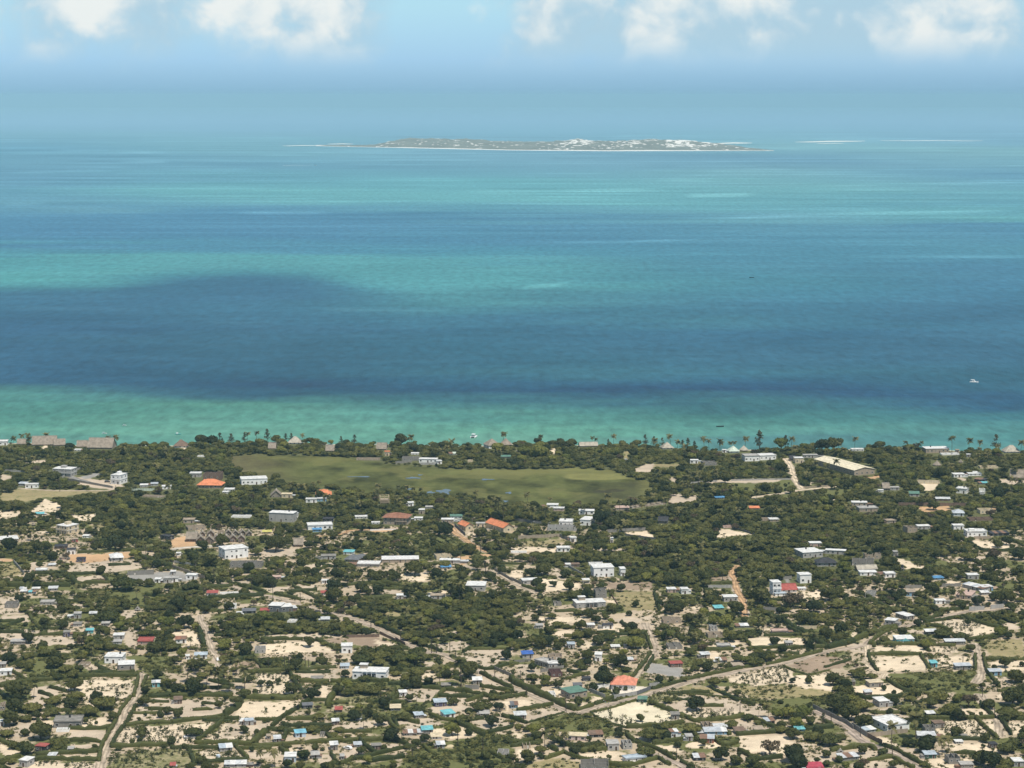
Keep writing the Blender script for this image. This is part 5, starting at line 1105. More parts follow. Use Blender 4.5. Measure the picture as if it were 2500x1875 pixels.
for px0, px1, py0, py1 in ((1995, 2060, 349.8, 349.4),): bar_mesh(px0, px1, py0, py1, .8, 0, 'narrow sandbar among the shoals')

# marsh pools
POOLM, N_, L_, b_ = new_mat('pool_water'); b_.inputs['Base Color'].default_value = (.10, .125, .13, 1); b_.inputs['Roughness'].default_value = .22; b_.inputs['Specular IOR Level'].default_value = .5
def pool(tile, cx, cy, w, h):
    mb = MB(); n = 18; c = t2p(tile, cx, cy); vs = []
    for i in range(n):
        a = 2 * math.pi * i / n; r = 1 + .28 * math.sin(3 * a + cx) + .16 * math.sin(5 * a + cy)
        x, y = gnd(c[0] + w / TS / 2 * r * math.cos(a), c[1] + h / TS / 2 * r * math.sin(a)); vs.append((x, y, .17))
    mb.poly(vs, [tuple(reversed(range(n)))]); me = mb.mesh('pond_water', POOLM)
    tag(link('pond_water', me), 'still pool of blue water in the marsh grass', kind='structure')
for a in (('P2', 1330, 845, 170, 62), ('P2', 1150, 856, 110, 26), ('P2', 930, 670, 190, 20), ('P2', 1020, 632, 60, 14), ('P2', 1880, 690, 170, 18), ('P2', 2160, 862, 80, 24), ('P2', 2120, 970, 60, 22), ('P2', 840, 812, 200, 14), ('P2', 250, 655, 300, 12)): pool(*a)
# ------------------------------------------------------------------ buildings
def window_mesh(w, h, nm='window'):
    mb = MB(); t = .09
    # frame proud of the wall, pane set back inside it; faces -Y
    mb.box(-w / 2, w / 2, -.07, .06, -h / 2, -h / 2 + t, 0); mb.box(-w / 2, w / 2, -.07, .06, h / 2 - t, h / 2, 0)
    mb.box(-w / 2, -w / 2 + t, -.07, .06, -h / 2 + t, h / 2 - t, 0); mb.box(w / 2 - t, w / 2, -.07, .06, -h / 2 + t, h / 2 - t, 0)
    p = MB(); p.box(-w / 2 + t, w / 2 - t, -.03, .04, -h / 2 + t, h / 2 - t)
    return mb.mesh(nm, FRAME), p.mesh('pane', GLASS)
WIN = window_mesh(1.5, 1.25); WIN_S = window_mesh(.95, .95)
def door_mesh():
    mb = MB(); mb.box(-.5, .5, -.05, .05, 0, 2.05, 0); mb.box(-.58, -.5, -.08, .06, 0, 2.13, 1); mb.box(.5, .58, -.08, .06, 0, 2.13, 1); mb.box(-.5, .5, -.08, .06, 2.05, 2.13, 1); mb.box(.33, .4, -.09, -.05, .95, 1.05, 1)
    return mb.mesh('door', [DOORM, FRAME])
DOOR = door_mesh()
def window(me, root, loc):
    o = link('window', me[0], root, loc); link('pane', me[1], o); return o
def opening_mesh():
    mb = MB(); mb.box(-1.15, 1.15, -.04, .05, 0, 2.3, 0); mb.box(-1.25, -1.15, -.08, .06, 0, 2.4, 1); mb.box(1.15, 1.25, -.08, .06, 0, 2.4, 1); mb.box(-1.15, 1.15, -.08, .06, 2.3, 2.4, 1)
    return mb.mesh('doorway', [GLASS, FRAME])
OPEN = opening_mesh()
def panel_mesh():
    mb = MB(); mb.box(-1.1, 1.1, -.05, .05, -.55, .55, 0); return mb.mesh('vent', [GLASS])

LAND = []          # (px, py, phrase) of the buildings a neighbour may be described by
SEENB = []         # (px, py, half width px, height px)
def along_front(root, L, d, h, z0, opts, two=False):
    """windows and a door along the front (-y) and both ends"""
    n = max(1, int(round(L / 3.3))); di = n // 2 if n > 1 else 0; step = L / n; wz = z0 + h * .55
    for i in range(n):
        x = -L / 2 + step * (i + .5)
        if i == di and z0 < 1 and h > 1.9: link('door', DOOR, root, (x, -d / 2 - .02, z0 + .02)); continue
        if n > 3 and rng.random() < .18: continue
        window(WIN if step > 2.4 and h > 2.2 and rng.random() < .75 else WIN_S, root, (x + rng.uniform(-.25, .25), -d / 2 - .02, wz)).scale = (rng.uniform(.75, 1.2), 1, rng.uniform(.8, 1.15))
    if n == 1 and L > 2.6 and z0 < 1: window(WIN_S, root, (-L / 2 + L * .2, -d / 2 - .02, wz))
    n2 = max(1, int(d / 4.2))
    for sgn in (-1, 1):
        for i in range(n2):
            y = -d / 2 + d / n2 * (i + .5); o = window(WIN_S if d < 6 else WIN, root, (sgn * (L / 2 + .02), y, wz)); o.rotation_euler = (0, 0, math.pi / 2 * sgn)

def house(tile, e1, e2, d, hz, style, wk, rk, label):
    p1 = t2p(tile, *e1); p2 = t2p(tile, *e2); a = Vector(gnd(*p1)); b = Vector(gnd(*p2))
    if style == 'F' and hz < 70 and d < 9: d *= .82
    e = b - a; L = max(e.length, 1.6); ang = math.atan2(e.y, e.x); mp = ((p1[0] + p2[0]) / 2, (p1[1] + p2[1]) / 2)
    h = max(zh(mp[1], hz), 1.1); nrm = Vector((-e.y, e.x)).normalized(); c = (a + b) / 2 + nrm * d / 2
    c.y = min(c.y, float(shore_y(np.array([c.x]))[0]) - d / 2 - 7)
    kind = {'C': 'round_hut', 'R': 'roofless_house', 'S': 'timber_frame', 'O': 'pavilion'}.get(style, 'house' if L * d > 34 else 'hut')
    root = bpy.data.objects.new(kind, None); COL.objects.link(root); root.location = (c.x, c.y, gz(c.x, c.y) - .05); root.rotation_euler = (0, 0, ang); root.empty_display_size = 1
    W, Rf = WALLM[wk], ROOFM[rk]; x0, x1, y0, y1 = -L / 2, L / 2, -d / 2, d / 2
    top = h; r = random.Random(int(mp[0] * 31 + mp[1] * 7))
    def part(nm, mb, mats, parent=root): return link(nm, mb.mesh(nm, mats), parent)
    mb = MB()
    if style in 'FBLTD' or style in ('T1', 'V', 'P', 'O'):
        two = style == 'T' and h > 4.4
        if style == 'O':
            mb.box(x0, x1, y0, y1, 0, .15); part('floor', mb, FLOORM)
            for sx in (x0 + .3, x1 - .3):
                for sy in (y0 + .3, y1 - .3): q = MB(); q.box(sx - .12, sx + .12, sy - .12, sy + .12, .15, h - .25); part('post', q, W)
        else:
            mb.box(x0, x1, y0, y1, 0, h - .02)
            mb.box(x0 - .06, x1 + .06, y0 - .06, y1 + .06, 0, .35)
            part('wall', mb, W)
        if style == 'V':                       # hipped upper roof over two storeys, veranda at one corner
            q = MB(); rh = min(d, L) * .20; o = 1.1; rl = max(L - d, 1) / 2
            q.poly([(x0 - o, y0 - o, h), (x1 + o, y0 - o, h), (x1 + o, y1 + o, h), (x0 - o, y1 + o, h), (-rl, 0, h + rh), (rl, 0, h + rh)], [(0, 1, 5, 4), (1, 2, 5), (2, 3, 4, 5), (3, 0, 4), (3, 2, 1, 0)]); part('roof', q, Rf)
            for k in range(4): g = MB(); xx = x0 + L * .55 + k * L * .14; g.box(xx - .14, xx + .14, y0 - 1.0, y0 - .72, 0, h); part('column', g, W)
            g = MB(); g.box(x0 + L * .52, x1, y0 - 1.1, y0, h * .48, h * .56); part('balcony', g, W)
            along_front(root, L, d, h * .48, 0, '') ; along_front(root, L, d, h * .48, h * .5, '')
        else:
            o = .30; th = .22
            q = MB(); q.box(x0 - o, x1 + o, y0 - o, y1 + o, h, h + th)
            if style == 'P' or (style in 'FB' and r.random() < .4 and L > 6):
                for (u0, u1, v0, v1) in ((x0 - o, x1 + o, y0 - o, y0 - o + .2), (x0 - o, x1 + o, y1 + o - .2, y1 + o), (x0 - o, x0 - o + .2, y0 - o + .2, y1 + o - .2), (x1 + o - .2, x1 + o, y0 - o + .2, y1 + o - .2)): q.box(u0, u1, v0, v1, h + th, h + th + .35)
            part('roof', q, Rf); top = h + th
            if style == 'P':
                for k in range(7):
                    g = MB(); xx = x0 + L * (k + .5) / 7; g.cyl(xx, y0 - .2, top + .35, top + 1.1 + .6 * (k % 2), .22, .03, 6); part('pinnacle', g, W)
                g = MB(); g.box(x0 + L * .12, x0 + L * .4, y0 + 1, y0 + 4, top, top + 1.6); part('roof_room', g, W)
            if two:
                hh = h / 2; g = MB(); g.box(x0 - .25, x1 + .25, y0 - .9, y1 + .1, hh - .1, hh + .12); part('floor_slab', g, Rf)
                g = MB(); n = max(3, int(L / 3.5))
                for k in range(n): xx = x0 + .2 + (L - .4) * k / (n - 1); part('column', (lambda q: (q.box(xx - .13, xx + .13, y0 - .85, y0 - .6, 0, hh - .1), q.box(xx - .13, xx + .13, y0 - .85, y0 - .6, hh + .12, h), q)[2])(MB()), W)
                g.box(x0 - .25, x1 + .25, y0 - .88, y0 - .78, hh + .12, hh + .95); part('balcony', g, W)
                along_front(root, L, d, hh - .1, 0, ''); along_front(root, L, d, hh - .1, hh, '')
                if L > 6: g = MB(); g.box(x0 + L * .3, x0 + L * .55, -d * .1, d * .3, top, top + 1.7); part('roof_room', g, W)
            elif style == 'D':
                along_front(root, L, d, h * .5, 0, ''); along_front(root, L, d, h * .5, h * .5, '')
            elif style != 'O':
                along_front(root, L, d, min(h, 3.6), 0, '')
            if style == 'T1':                  # dark flat sheet stands in for the veranda's shade; room on the roof
                g = MB(); g.box(x0 + L * .3, x0 + L * .72, y0 - .06, y0 - .03, .3, h * .8); part('veranda_shade_sheet', g, GLASS)
                for k in range(4): g = MB(); xx = x0 + L * (.3 + .14 * k); g.box(xx - .15, xx + .15, y0 - .5, y0 - .2, 0, h); part('column', g, W)
                g = MB(); g.box(x0 + L * .16, x0 + L * .38, d * .1, d * .42, top, top + 2.0); part('roof_room', g, WALLM['tn'])
                g = MB(); g.box(x0 + L * .14, x0 + L * .40, d * .06, d * .46, top + 2.0, top + 2.2); part('roof', g, Rf)
            if style == 'L':
                g = MB(); g.poly([(-L * .2, y0 - 1.6, h * .75), (L * .2, y0 - 1.6, h * .75), (L * .2, y0, h * .75), (-L * .2, y0, h * .75), (0, y0 - 1.6, h + .7), (0, y0, h + .7)], [(0, 1, 4), (1, 2, 5, 4), (3, 0, 4, 5), (0, 3, 2, 1)]); part('porch_roof', g, ROOFM['tq'])
                for sx in (-L * .18, L * .18): g = MB(); g.box(sx - .12, sx + .12, y0 - 1.5, y0 - 1.26, 0, h * .75); part('column', g, WALLM['wh'])
            if style == 'F' and L * d > 70 and r.random() < .5:
                g = MB(); tx, ty = x0 + L * (.2 + .6 * r.random()), d * .2; g.cyl(tx, ty, top, top + 1.2, .55, .5, 8); part('water_tank', g, ROOFM['dk'])
    elif style == 'M':
        d *= .74; y0, y1 = -d / 2, d / 2; sl = min(.09, .45 / d); hb = h + d * sl; mb = MB()
        mb.poly([(x0, y0, 0), (x1, y0, 0), (x1, y1, 0), (x0, y1, 0), (x0, y0, h), (x1, y0, h), (x1, y1, hb), (x0, y1, hb)], [(3, 2, 1, 0), (4, 5, 6, 7), (0, 1, 5, 4), (1, 2, 6, 5), (2, 3, 7, 6), (3, 0, 4, 7)]); part('wall', mb, W)
        n = max(2, int(L / 2.2)); o = .4
        for k in range(n):                     # tin sheets, laid side by side with uneven laps
            q = MB(); u0 = x0 - o + (L + 2 * o) * k / n; u1 = x0 - o + (L + 2 * o) * (k + 1) / n - .02; lo = .04 + .03 * (k % 2); yo = .12 * r.random()
            za = h + lo - (o + yo) * sl; zb = hb + lo + o * sl
            q.poly([(u0, y0 - o - yo, za), (u1, y0 - o - yo, za), (u1, y1 + o, zb), (u0, y1 + o, zb), (u0, y0 - o - yo, za + .05), (u1, y0 - o - yo, za + .05), (u1, y1 + o, zb + .05), (u0, y1 + o, zb + .05)], [(3, 2, 1, 0), (4, 5, 6, 7), (0, 1, 5, 4), (1, 2, 6, 5), (2, 3, 7, 6), (3, 0, 4, 7)])
            odd = RUST if r.random() < .12 else TIN if rk == 'wh' and r.random() < .8 else ROOFM['wh'] if (rk in ('si', 'bg', 'cy') and r.random() < .3) else Rf
            part('roof_sheet', q, odd)
        along_front(root, L, d, min(h, 3), 0, ''); top = hb
    elif style in ('G', 'E'):
        par = style == 'G'; span = d if par else L; rh = span * (.46 if rk == 'th' else .30 if rk != 'hl' else .10); mb = MB()
        if par: vs = [(x0, y0, 0), (x1, y0, 0), (x1, y1, 0), (x0, y1, 0), (x0, y0, h), (x1, y0, h), (x1, y1, h), (x0, y1, h), (x0, 0, h + rh), (x1, 0, h + rh)]; fs = [(3, 2, 1, 0), (0, 1, 5, 4), (1, 2, 6, 9, 5), (2, 3, 7, 6), (3, 0, 4, 8, 7)]
        else: vs = [(x0, y0, 0), (x1, y0, 0), (x1, y1, 0), (x0, y1, 0), (x0, y0, h), (x1, y0, h), (x1, y1, h), (x0, y1, h), (0, y0, h + rh), (0, y1, h + rh)]; fs = [(3, 2, 1, 0), (0, 1, 5, 8, 4), (1, 2, 6, 5), (2, 3, 7, 9, 6), (3, 0, 4, 7)]
        mb.poly(vs, fs); part('wall', mb, W)
        o = .55; t = .34 if rk in ('th', 'pt') else .10; k = rh / (span / 2)
        for sgn in (-1, 1):
            q = MB(); lo = span / 2 + o; z1_, z0_ = h + rh + .03, h - o * k + .03
            ridge0 = .0
            if par: P_ = [(x0 - o, sgn * lo, z0_), (x1 + o, sgn * lo, z0_), (x1 + o, ridge0, z1_), (x0 - o, ridge0, z1_)]
            else: P_ = [(sgn * lo, y0 - o, z0_), (sgn * lo, y1 + o, z0_), (ridge0, y1 + o, z1_), (ridge0, y0 - o, z1_)]
            q.poly(P_ + [(x, y, z + t) for x, y, z in P_], [(0, 1, 2, 3), (7, 6, 5, 4), (0, 4, 5, 1), (1, 5, 6, 2), (2, 6, 7, 3), (3, 7, 4, 0)]); part('roof', q, Rf)
        q = MB()
        if par: q.box(x0 - o, x1 + o, -.28, .28, h + rh + t - .05, h + rh + t + .12)
        else: q.box(-.28, .28, y0 - o, y1 + o, h + rh + t - .05, h + rh + t + .12)
        part('ridge_cap', q, ROOFM['pt'] if rk == 'th' else Rf)
        along_front(root, L, d, min(h, 3.4), 0, ''); top = h + rh + t
    elif style == 'H':
        mb.box(x0, x1, y0, y1, 0, h); mb.box(x0 - .06, x1 + .06, y0 - .06, y1 + .06, 0, .35); part('wall', mb, W)
        o = .7; rh = min(L, d) * (.30 if rk not in ('th', 'pt', 'pg', 'br') else .5)
        def hip(cx, cy, l, dd, z, nm):
            q = MB(); rl = max(l - dd, .2) / 2; rr = max(dd - l, .2) / 2
            q.poly([(cx - l / 2 - o, cy - dd / 2 - o, z), (cx + l / 2 + o, cy - dd / 2 - o, z), (cx + l / 2 + o, cy + dd / 2 + o, z), (cx - l / 2 - o, cy + dd / 2 + o, z),
                    (cx - rl, cy - rr * 0, z + rh), (cx + rl, cy, z + rh)], [(0, 1, 5, 4), (1, 2, 5), (2, 3, 4, 5), (3, 0, 4), (3, 2, 1, 0)]); part(nm, q, Rf)
        hip(0, 0, L, d, h + .02, 'roof'); top = h + rh
        if rk in ('or', 'sa'):
            hip(-L * .24, -d * .16, L * .46, d * .72, h + .07, 'roof'); hip(L * .24, -d * .16, L * .42, d * .66, h + .10, 'roof')
            for k in range(5): g = MB(); xx = x0 + L * (.08 + .21 * k); g.box(xx - .13, xx + .13, y0 - .6, y0 - .34, 0, h); part('column', g, W)
        along_front(root, L, d, min(h, 3.6), 0, '')
    elif style == 'C':
        rr = L / 2; mb.cyl(0, 0, 0, h, rr * .8, rr * .8, 14); part('wall', mb, W)
        q = MB(); q.cyl(0, 0, h - .25, h + rr * .95, rr * 1.12, .12, 16); part('roof', q, Rf); q = MB(); q.cyl(0, 0, h + rr * .86, h + rr * 1.08, .42, .1, 8); part('roof_cap', q, ROOFM['pt']); top = h + rr
        link('door', DOOR, root, (0, -rr * .8 - .03, 0))
    elif style == 'R':
        t = .2; mb = MB(); mb.box(x0, x1, y0, y1, 0, .12); part('floor', mb, FLOORM)
        def wseg(u0, u1, v0, v1, hh): g = MB(); g.box(u0, u1, v0, v1, .12, hh); part('wall', g, W)
        jag = lambda: h * (.82 + .22 * r.random())
        n = max(2, int(L / 3.5))
        for k in range(n):
            u0, u1 = x0 + L * k / n, x0 + L * (k + 1) / n
            wseg(u0 + (.0 if r.random() < .6 else .9), u1, y0, y0 + t, jag()); wseg(u0, u1 - .02, y1 - t, y1, jag())
        wseg(x0, x0 + t, y0 + t, y1 - t, jag()); wseg(x1 - t, x1, y0 + t, y1 - t, jag())
        for k in range(1, max(2, int(L / 4.5))): xx = x0 + L * k / max(2, int(L / 4.5)); wseg(xx - t / 2, xx + t / 2, y0 + t, y1 - t, jag())
        if d > 7: wseg(x0 + t, x1 - t, -t / 2, t / 2, h * .9)
        if h > 2.2:
            for k in range(n): window(WIN_S, root, (x0 + L * (k + .5) / n, y0 - .02, h * .5))
        for k in range(3):
            sx = x0 + L * (.2 + .3 * k); g = MB(); g.box(sx - .1, sx + .1, y0 + .02, y0 + .2, h * .8, h + .5); part('column', g, W)
    elif style == 'S':
        for u in (x0, 0, x1):
            for v in (y0, y1): g = MB(); g.box(u - .1, u + .1, v - .1, v + .1, 0, h); part('post', g, W)
        for k in range(1, 5):
            z = h * k / 4.2
            for v in (y0, y1): g = MB(); g.box(x0, x1, v - .16, v + .16, z, z + .2); part('beam', g, W)
            for u in (x0, x1): g = MB(); g.box(u - .16, u + .16, y0 + .1, y1 - .1, z + .02, z + .18); part('beam', g, W)
        g = MB(); g.box(x0 + .3, x1 - .3, y0 + .5, y1 - .5, 0, h * .55); part('wall', g, WALLM['tn'] if rk == 'wd' else W)
    if style in 'FM' and not label and r.random() < .55:      # a lower lean-to against one end
        sg = r.choice((-1, 1)); lw = L * r.uniform(.3, .5); lh = h * r.uniform(.62, .8); u0, u1 = (x1 + .02, x1 + lw) if sg > 0 else (x0 - lw, x0 - .02); v1 = y0 + d * r.uniform(.45, .9)
        g = MB(); g.box(u0, u1, y0 + .1, v1, 0, lh - .05); part('lean_to', g, WALLM[r.choice((wk, 'gy', 'lg', 'br'))]); g = MB(); g.box(u0, u1 + .2 * (sg > 0), y0 - .25, v1 + .1, lh, lh + .07); part('lean_to_roof', g, r.choice((RUST, TIN, ROOFM['gy'])))
    cat = 'hut' if kind in ('hut', 'round_hut') else 'house'
    if style in 'RSO': cat = {'R': 'ruin', 'S': 'frame', 'O': 'pavilion'}[style]
    tag(root, None, cat)
    root['_w'] = wk; root['_r'] = rk; root['_s'] = style; root['_a'] = L * d
    # what it covers in the survey raster
    pts = []
    for u in (x0 - .5, x1 + .5):
        for v in (y0 - .5, y1 + .5):
            q = Vector((c.x, c.y)) + Vector((math.cos(ang) * u - math.sin(ang) * v, math.sin(ang) * u + math.cos(ang) * v))
            for z in (0, top): pts.append(proj(q.x, q.y, z))
    pts.sort()
    def half(ps):
        hh = []
        for p in ps:
            while len(hh) > 1 and (hh[-1][0] - hh[-2][0]) * (p[1] - hh[-2][1]) - (hh[-1][1] - hh[-2][1]) * (p[0] - hh[-2][0]) <= 0: hh.pop()
            hh.append(p)
        return hh[:-1]
    put(keep, half(pts) + half(pts[::-1]), 2)
    FOOT.append((c.x, c.y, max(L, d) * .62, math.cos(ang), math.sin(ang), L / 2 + .8, d / 2 + .8))
    if label: root['label'] = label; LAND.append((mp[0], mp[1], label))
    BLD.append((root, mp, label))
RUST = plain('roof_rust', (.24, .145, .10), .3, .7)
TIN = plain('roof_white_tin', (.56, .57, .57), .3, .6, .6, .3)
FOOT, BLD = [], []
for ln in lines(BUILDINGS):
    a, label = ln.split('|'); t, e1, e2, d, hz, st, wk, rk = a.split()
    house(t, tuple(map(float, e1.split(','))), tuple(map(float, e2.split(','))), float(d), float(hz), st, wk, rk, label.strip())

# ------------------------------------------------------------------ describing a thing by its neighbour
LPX = np.array([(p[0], p[1]) for p in LAND])
def relation(px, py, skip=None):
    dx = px - LPX[:, 0]; dy = (py - LPX[:, 1]) * 2.2; dd = np.hypot(dx, dy)
    if skip is not None: dd[skip] = 1e9
    i = int(dd.argmin()); side = 'beside'
    if abs(dx[i]) > abs(dy[i]) * 1.2: rel = 'right of' if dx[i] > 0 else 'left of'
    else: rel = 'in front of' if dy[i] > 0 else 'behind'
    return rel, i, float(dd[i])
ORD = ['', 'second', 'third', 'fourth', 'fifth', 'sixth', 'seventh', 'eighth', 'ninth', 'tenth', 'eleventh', 'twelfth']
def short(lbl):
    """the landmark phrase cut at a sensible place, as long as it still names one landmark only"""
    w = lbl.split()
    for k in range(3, len(w)):
        if w[k] in ('with', 'beside', 'behind', 'in', 'near', 'at', 'among', 'by', 'along', 'next', 'above', 'below', 'on', 'over', 'under', 'against', 'rising', 'half', 'wrapped'):
            s = ' '.join(w[:k])
            if sum(1 for q in LAND if (q[2] + ' ').startswith(s + ' ')) == 1: return s
    return lbl
SHORT = [short(l[2]) for l in LAND]
def label_all(items, group=None):
    """items: (object, px, py, noun phrase). Each gets '<noun> <relation> the <landmark>', told apart by its rank from it"""
    bins = {}
    for o, px, py, ph in items:
        rel, i, dd = relation(px, py); bins.setdefault((ph, rel, i), []).append((dd, o))
    for (ph, rel, i), v in bins.items():
        v.sort(key=lambda q: q[0])
        for k, (dd, o) in enumerate(v):
            pre = '' if len(v) == 1 else ('nearest ' if k == 0 else (ORD[k] + ' ' if k < len(ORD) else 'farther '))
            lab = f"{pre}{ph} {rel} the {SHORT[i]}"
            w = lab.split()[:16]
            while len(lab.split()) > 16 and w[-1] in ('with', 'a', 'and', 'the', 'of', 'in', 'at', 'its', 'on', 'over', 'by', 'white', 'small', 'flat', 'two', 'bright', 'open', 'pale'): w.pop()
            lab = ' '.join(w)
            o['label'] = lab
            if group: o['group'] = group
CN = dict(wh='white', cr='cream', gy='grey block', lg='pale grey', tn='tan', bl='blue', tq='turquoise', br='brown', pk='pinkish', rd='red', gn='green', dk='dark', si='silver tin', th='thatched', pt='pale thatch', bu='blue', yl='yellow',
          rb='rust', wd='timber', pg='pale green', hl='cream', pu='purple', dg='slate', bg='bluish tin', cy='sky blue', wb='pale blue', bv='vivid blue', ma='maroon', sa='salmon', gd='dark green', bk='brick', pw='pale pink', cm='crimson'); CN['or'] = 'orange'
auto = []
for root, mp, label in BLD:
    wk, rk, st, ar = root['_w'], root['_r'], root['_s'], root['_a']
    for k in ('_w', '_r', '_s', '_a'): del root[k]
    if label: continue
    noun = 'hut' if ar < 36 else 'house'
    if st == 'R': ph = f"roofless {CN[wk]} {noun}"
    elif st == 'C': ph = f"round {CN[rk]} roofed hut"
    elif rk in ('th', 'pt'): ph = f"{CN[rk]} roofed {noun}" if rk == 'pt' else f"thatched {CN[wk] if wk != 'th' else ''} {noun}".replace('  ', ' ')
    elif wk == rk: ph = f"plain {CN[wk]} {noun}"
    else: ph = f"{CN[wk]} {noun} with {CN[rk]} roof"
    auto.append((root, mp[0], mp[1], ph))
label_all(auto)
for root, mp, label in BLD:
    if root.name.startswith('house') or root.name.startswith('hut'): root['group'] = 'houses and huts of the settlement'

# ------------------------------------------------------------------ walls and hedges
wall_items, hedge_items = [], []
for ln in lines(WALLS):
    tile, body = ln[:2], ln[3:]
    for part in body.split(';'):
        tk = part.split(); col = tk[-1]; h = float(tk[-2]); pts = [t2p(tile, *map(float, q.split(','))) for q in tk[:-2]]
        w = [Vector(gnd(*p)) for p in pts]; root = bpy.data.objects.new('boundary_wall', None); COL.objects.link(root); c = sum(w, Vector((0, 0))) / len(w); root.location = (c.x, c.y, gz(c.x, c.y) - .05)
        tag(root, None, 'wall', 'boundary walls'); W = WALLM[col]
        for a, b in zip(w[:-1], w[1:]):
            e = b - a; Ls = e.length; n = max(1, int(Ls / 3.2)); an = math.atan2(e.y, e.x); key = {}
            for k in range(n):
                l = Ls / n; q = MB(); hh = h * (1 - .04 * ((k * 7) % 3)); q.box(.13, l - .13, -.08, .08, 0, hh); q.box(.13, l - .13, -.12, .12, hh, hh + .07)
                p = a + e * (k / n) - c; link('panel', q.mesh('panel', W), root, (p.x, p.y, 0), an)
                q = MB(); q.box(-.13, .13, -.15, .15, 0, h + .16); link('pillar', q.mesh('pillar', W), root, (p.x, p.y, 0), an)
        mid = ((pts[0][0] + pts[-1][0]) / 2, (pts[0][1] + pts[-1][1]) / 2)
        wall_items.append((root, mid[0], mid[1], ('low ' if h < 1.5 else '') + CN[col] + (' wall' if 'block' in CN[col] else ' boundary wall')))
        for p_, q_ in zip(pts[:-1], pts[1:]):
            hp = h * ppm(mid[1]); put(keep, [p_, q_, (q_[0], q_[1] - hp), (p_[0], p_[1] - hp)], 1)
label_all(wall_items, 'boundary walls')

def leaf_quads(P, Nn, size, rr):
    """little bent leaf clumps at points P with rough normals Nn -> verts, faces (two triangles folded along a spine)"""
    n = len(P); a = rr.normal(size=(n, 3)); a -= (a * Nn).sum(1, keepdims=True) * Nn; a /= np.linalg.norm(a, axis=1, keepdims=True) + 1e-9
    tilt = rr.normal(size=(n, 3)) * .55; N2 = Nn + tilt; N2 /= np.linalg.norm(N2, axis=1, keepdims=True); b = np.cross(N2, a); b /= np.linalg.norm(b, axis=1, keepdims=True) + 1e-9
    a = np.cross(b, N2); s = size * (.6 + .8 * rr.random((n, 1)))
    v = np.stack([P - a * s, P - b * s * .62 - N2 * s * .18, P + a * s, P + b * s * .62 - N2 * s * .18], 1)
    return v.reshape(-1, 3), np.arange(n * 4).reshape(n, 4)
def hedge_obj(pts_px, h, wdt):
    w = smooth_line([gnd(*p) for p in pts_px], 2.2) if len(pts_px) > 2 else None
    if w is None:
        a, b = (Vector(gnd(*p)) for p in pts_px); n = max(2, int((b - a).length / 2.2)); w = [a + (b - a) * k / n for k in range(n + 1)]
    c = sum(w, Vector((0, 0))) / len(w); V, F, P, NN = [], [], [], []
    rr = np.random.default_rng(int(c.x * 13 + c.y * 7) & 0xffff); nr = 5
    for i, p in enumerate(w):
        d = (w[min(i + 1, len(w) - 1)] - w[max(i - 1, 0)]); d = d.normalized() if d.length else Vector((1, 0)); nn = Vector((-d.y, d.x))
        hh = h * (.80 + .45 * rr.random()) * (.55 if rr.random() < .04 else 1); ww = wdt * (.8 + .5 * rr.random()); off = (rr.random() - .5) * .5
        for u, z in ((-.5, 0), (-.52, .62), (-.22, .98), (.24, .96), (.5, .6), (.5, 0)):
            q = p - c + nn * (u * ww + off); V.append((q.x + (rr.random() - .5) * .3, q.y + (rr.random() - .5) * .3, z * hh * (.9 + .2 * rr.random()) - (.1 if z == 0 else 0)))
        for k in range(9):
            u = (rr.random() - .5) * 1.1; z = 1 - abs(u) * .7 * rr.random(); q = p - c + nn * (u * ww + off) + d * (rr.random() - .5) * 2.2
            P.append((q.x, q.y, max(z * hh * (.55 + .55 * rr.random()), .15))); NN.append((nn.x * u * 1.4 + (rr.random() - .5) * .5, nn.y * u * 1.4 + (rr.random() - .5) * .5, .8))
    for i in range(len(w) - 1):
        for j in range(5): F.append((6 * i + j, 6 * i + j + 1, 6 * i + 7 + j, 6 * i + 6 + j))
    F.append((5, 4, 3, 2)); F.append((5, 2, 1, 0)); m = 6 * (len(w) - 1); F.append((m, m + 1, m + 2, m + 5)); F.append((m + 2, m + 3, m + 4, m + 5))
    F = [tuple(reversed(f)) for f in F]
    NN = np.array(NN); NN /= np.linalg.norm(NN, axis=1, keepdims=True); lv, lf = leaf_quads(np.array(P), NN, .36, rr)
    v = np.concatenate([np.array(V), lv]); f = np.concatenate([np.array(F), lf + len(V)])
    o = link('hedge', np_mesh('hedge', v, f, LEAF['h']), None, (c.x, c.y, gz(c.x, c.y)))
    tag(o, None, 'hedge', 'hedges dividing the plots'); return o
for ln in lines(HEDGES):
    tile, body = ln[:2], ln[3:]
    for part in body.split(';'):
        tk = part.split(); mode = tk[-1] if tk[-1] in '+-' else ''; pts = [t2p(tile, *map(float, q.split(','))) for q in tk if ',' in q]
        h, wd = {'+': (2.8, 2.6), '-': (.9, 1.1), '': (1.9, 1.6)}[mode]
        h *= .9 + .25 * rng.random(); o = hedge_obj(pts, h, wd)
        k = len(pts) // 2; mid = ((pts[k - 1][0] + pts[k][0]) / 2, (pts[k - 1][1] + pts[k][1]) / 2); ln_ = sum(math.dist(p, q) for p, q in zip(pts[:-1], pts[1:]))
        hedge_items.append((o, mid[0], mid[1], ('tall thick ' if mode == '+' else 'low ' if mode == '-' else '') + ('long ' if ln_ > 130 else 'short ' if ln_ < 60 else '') + 'green hedge'))
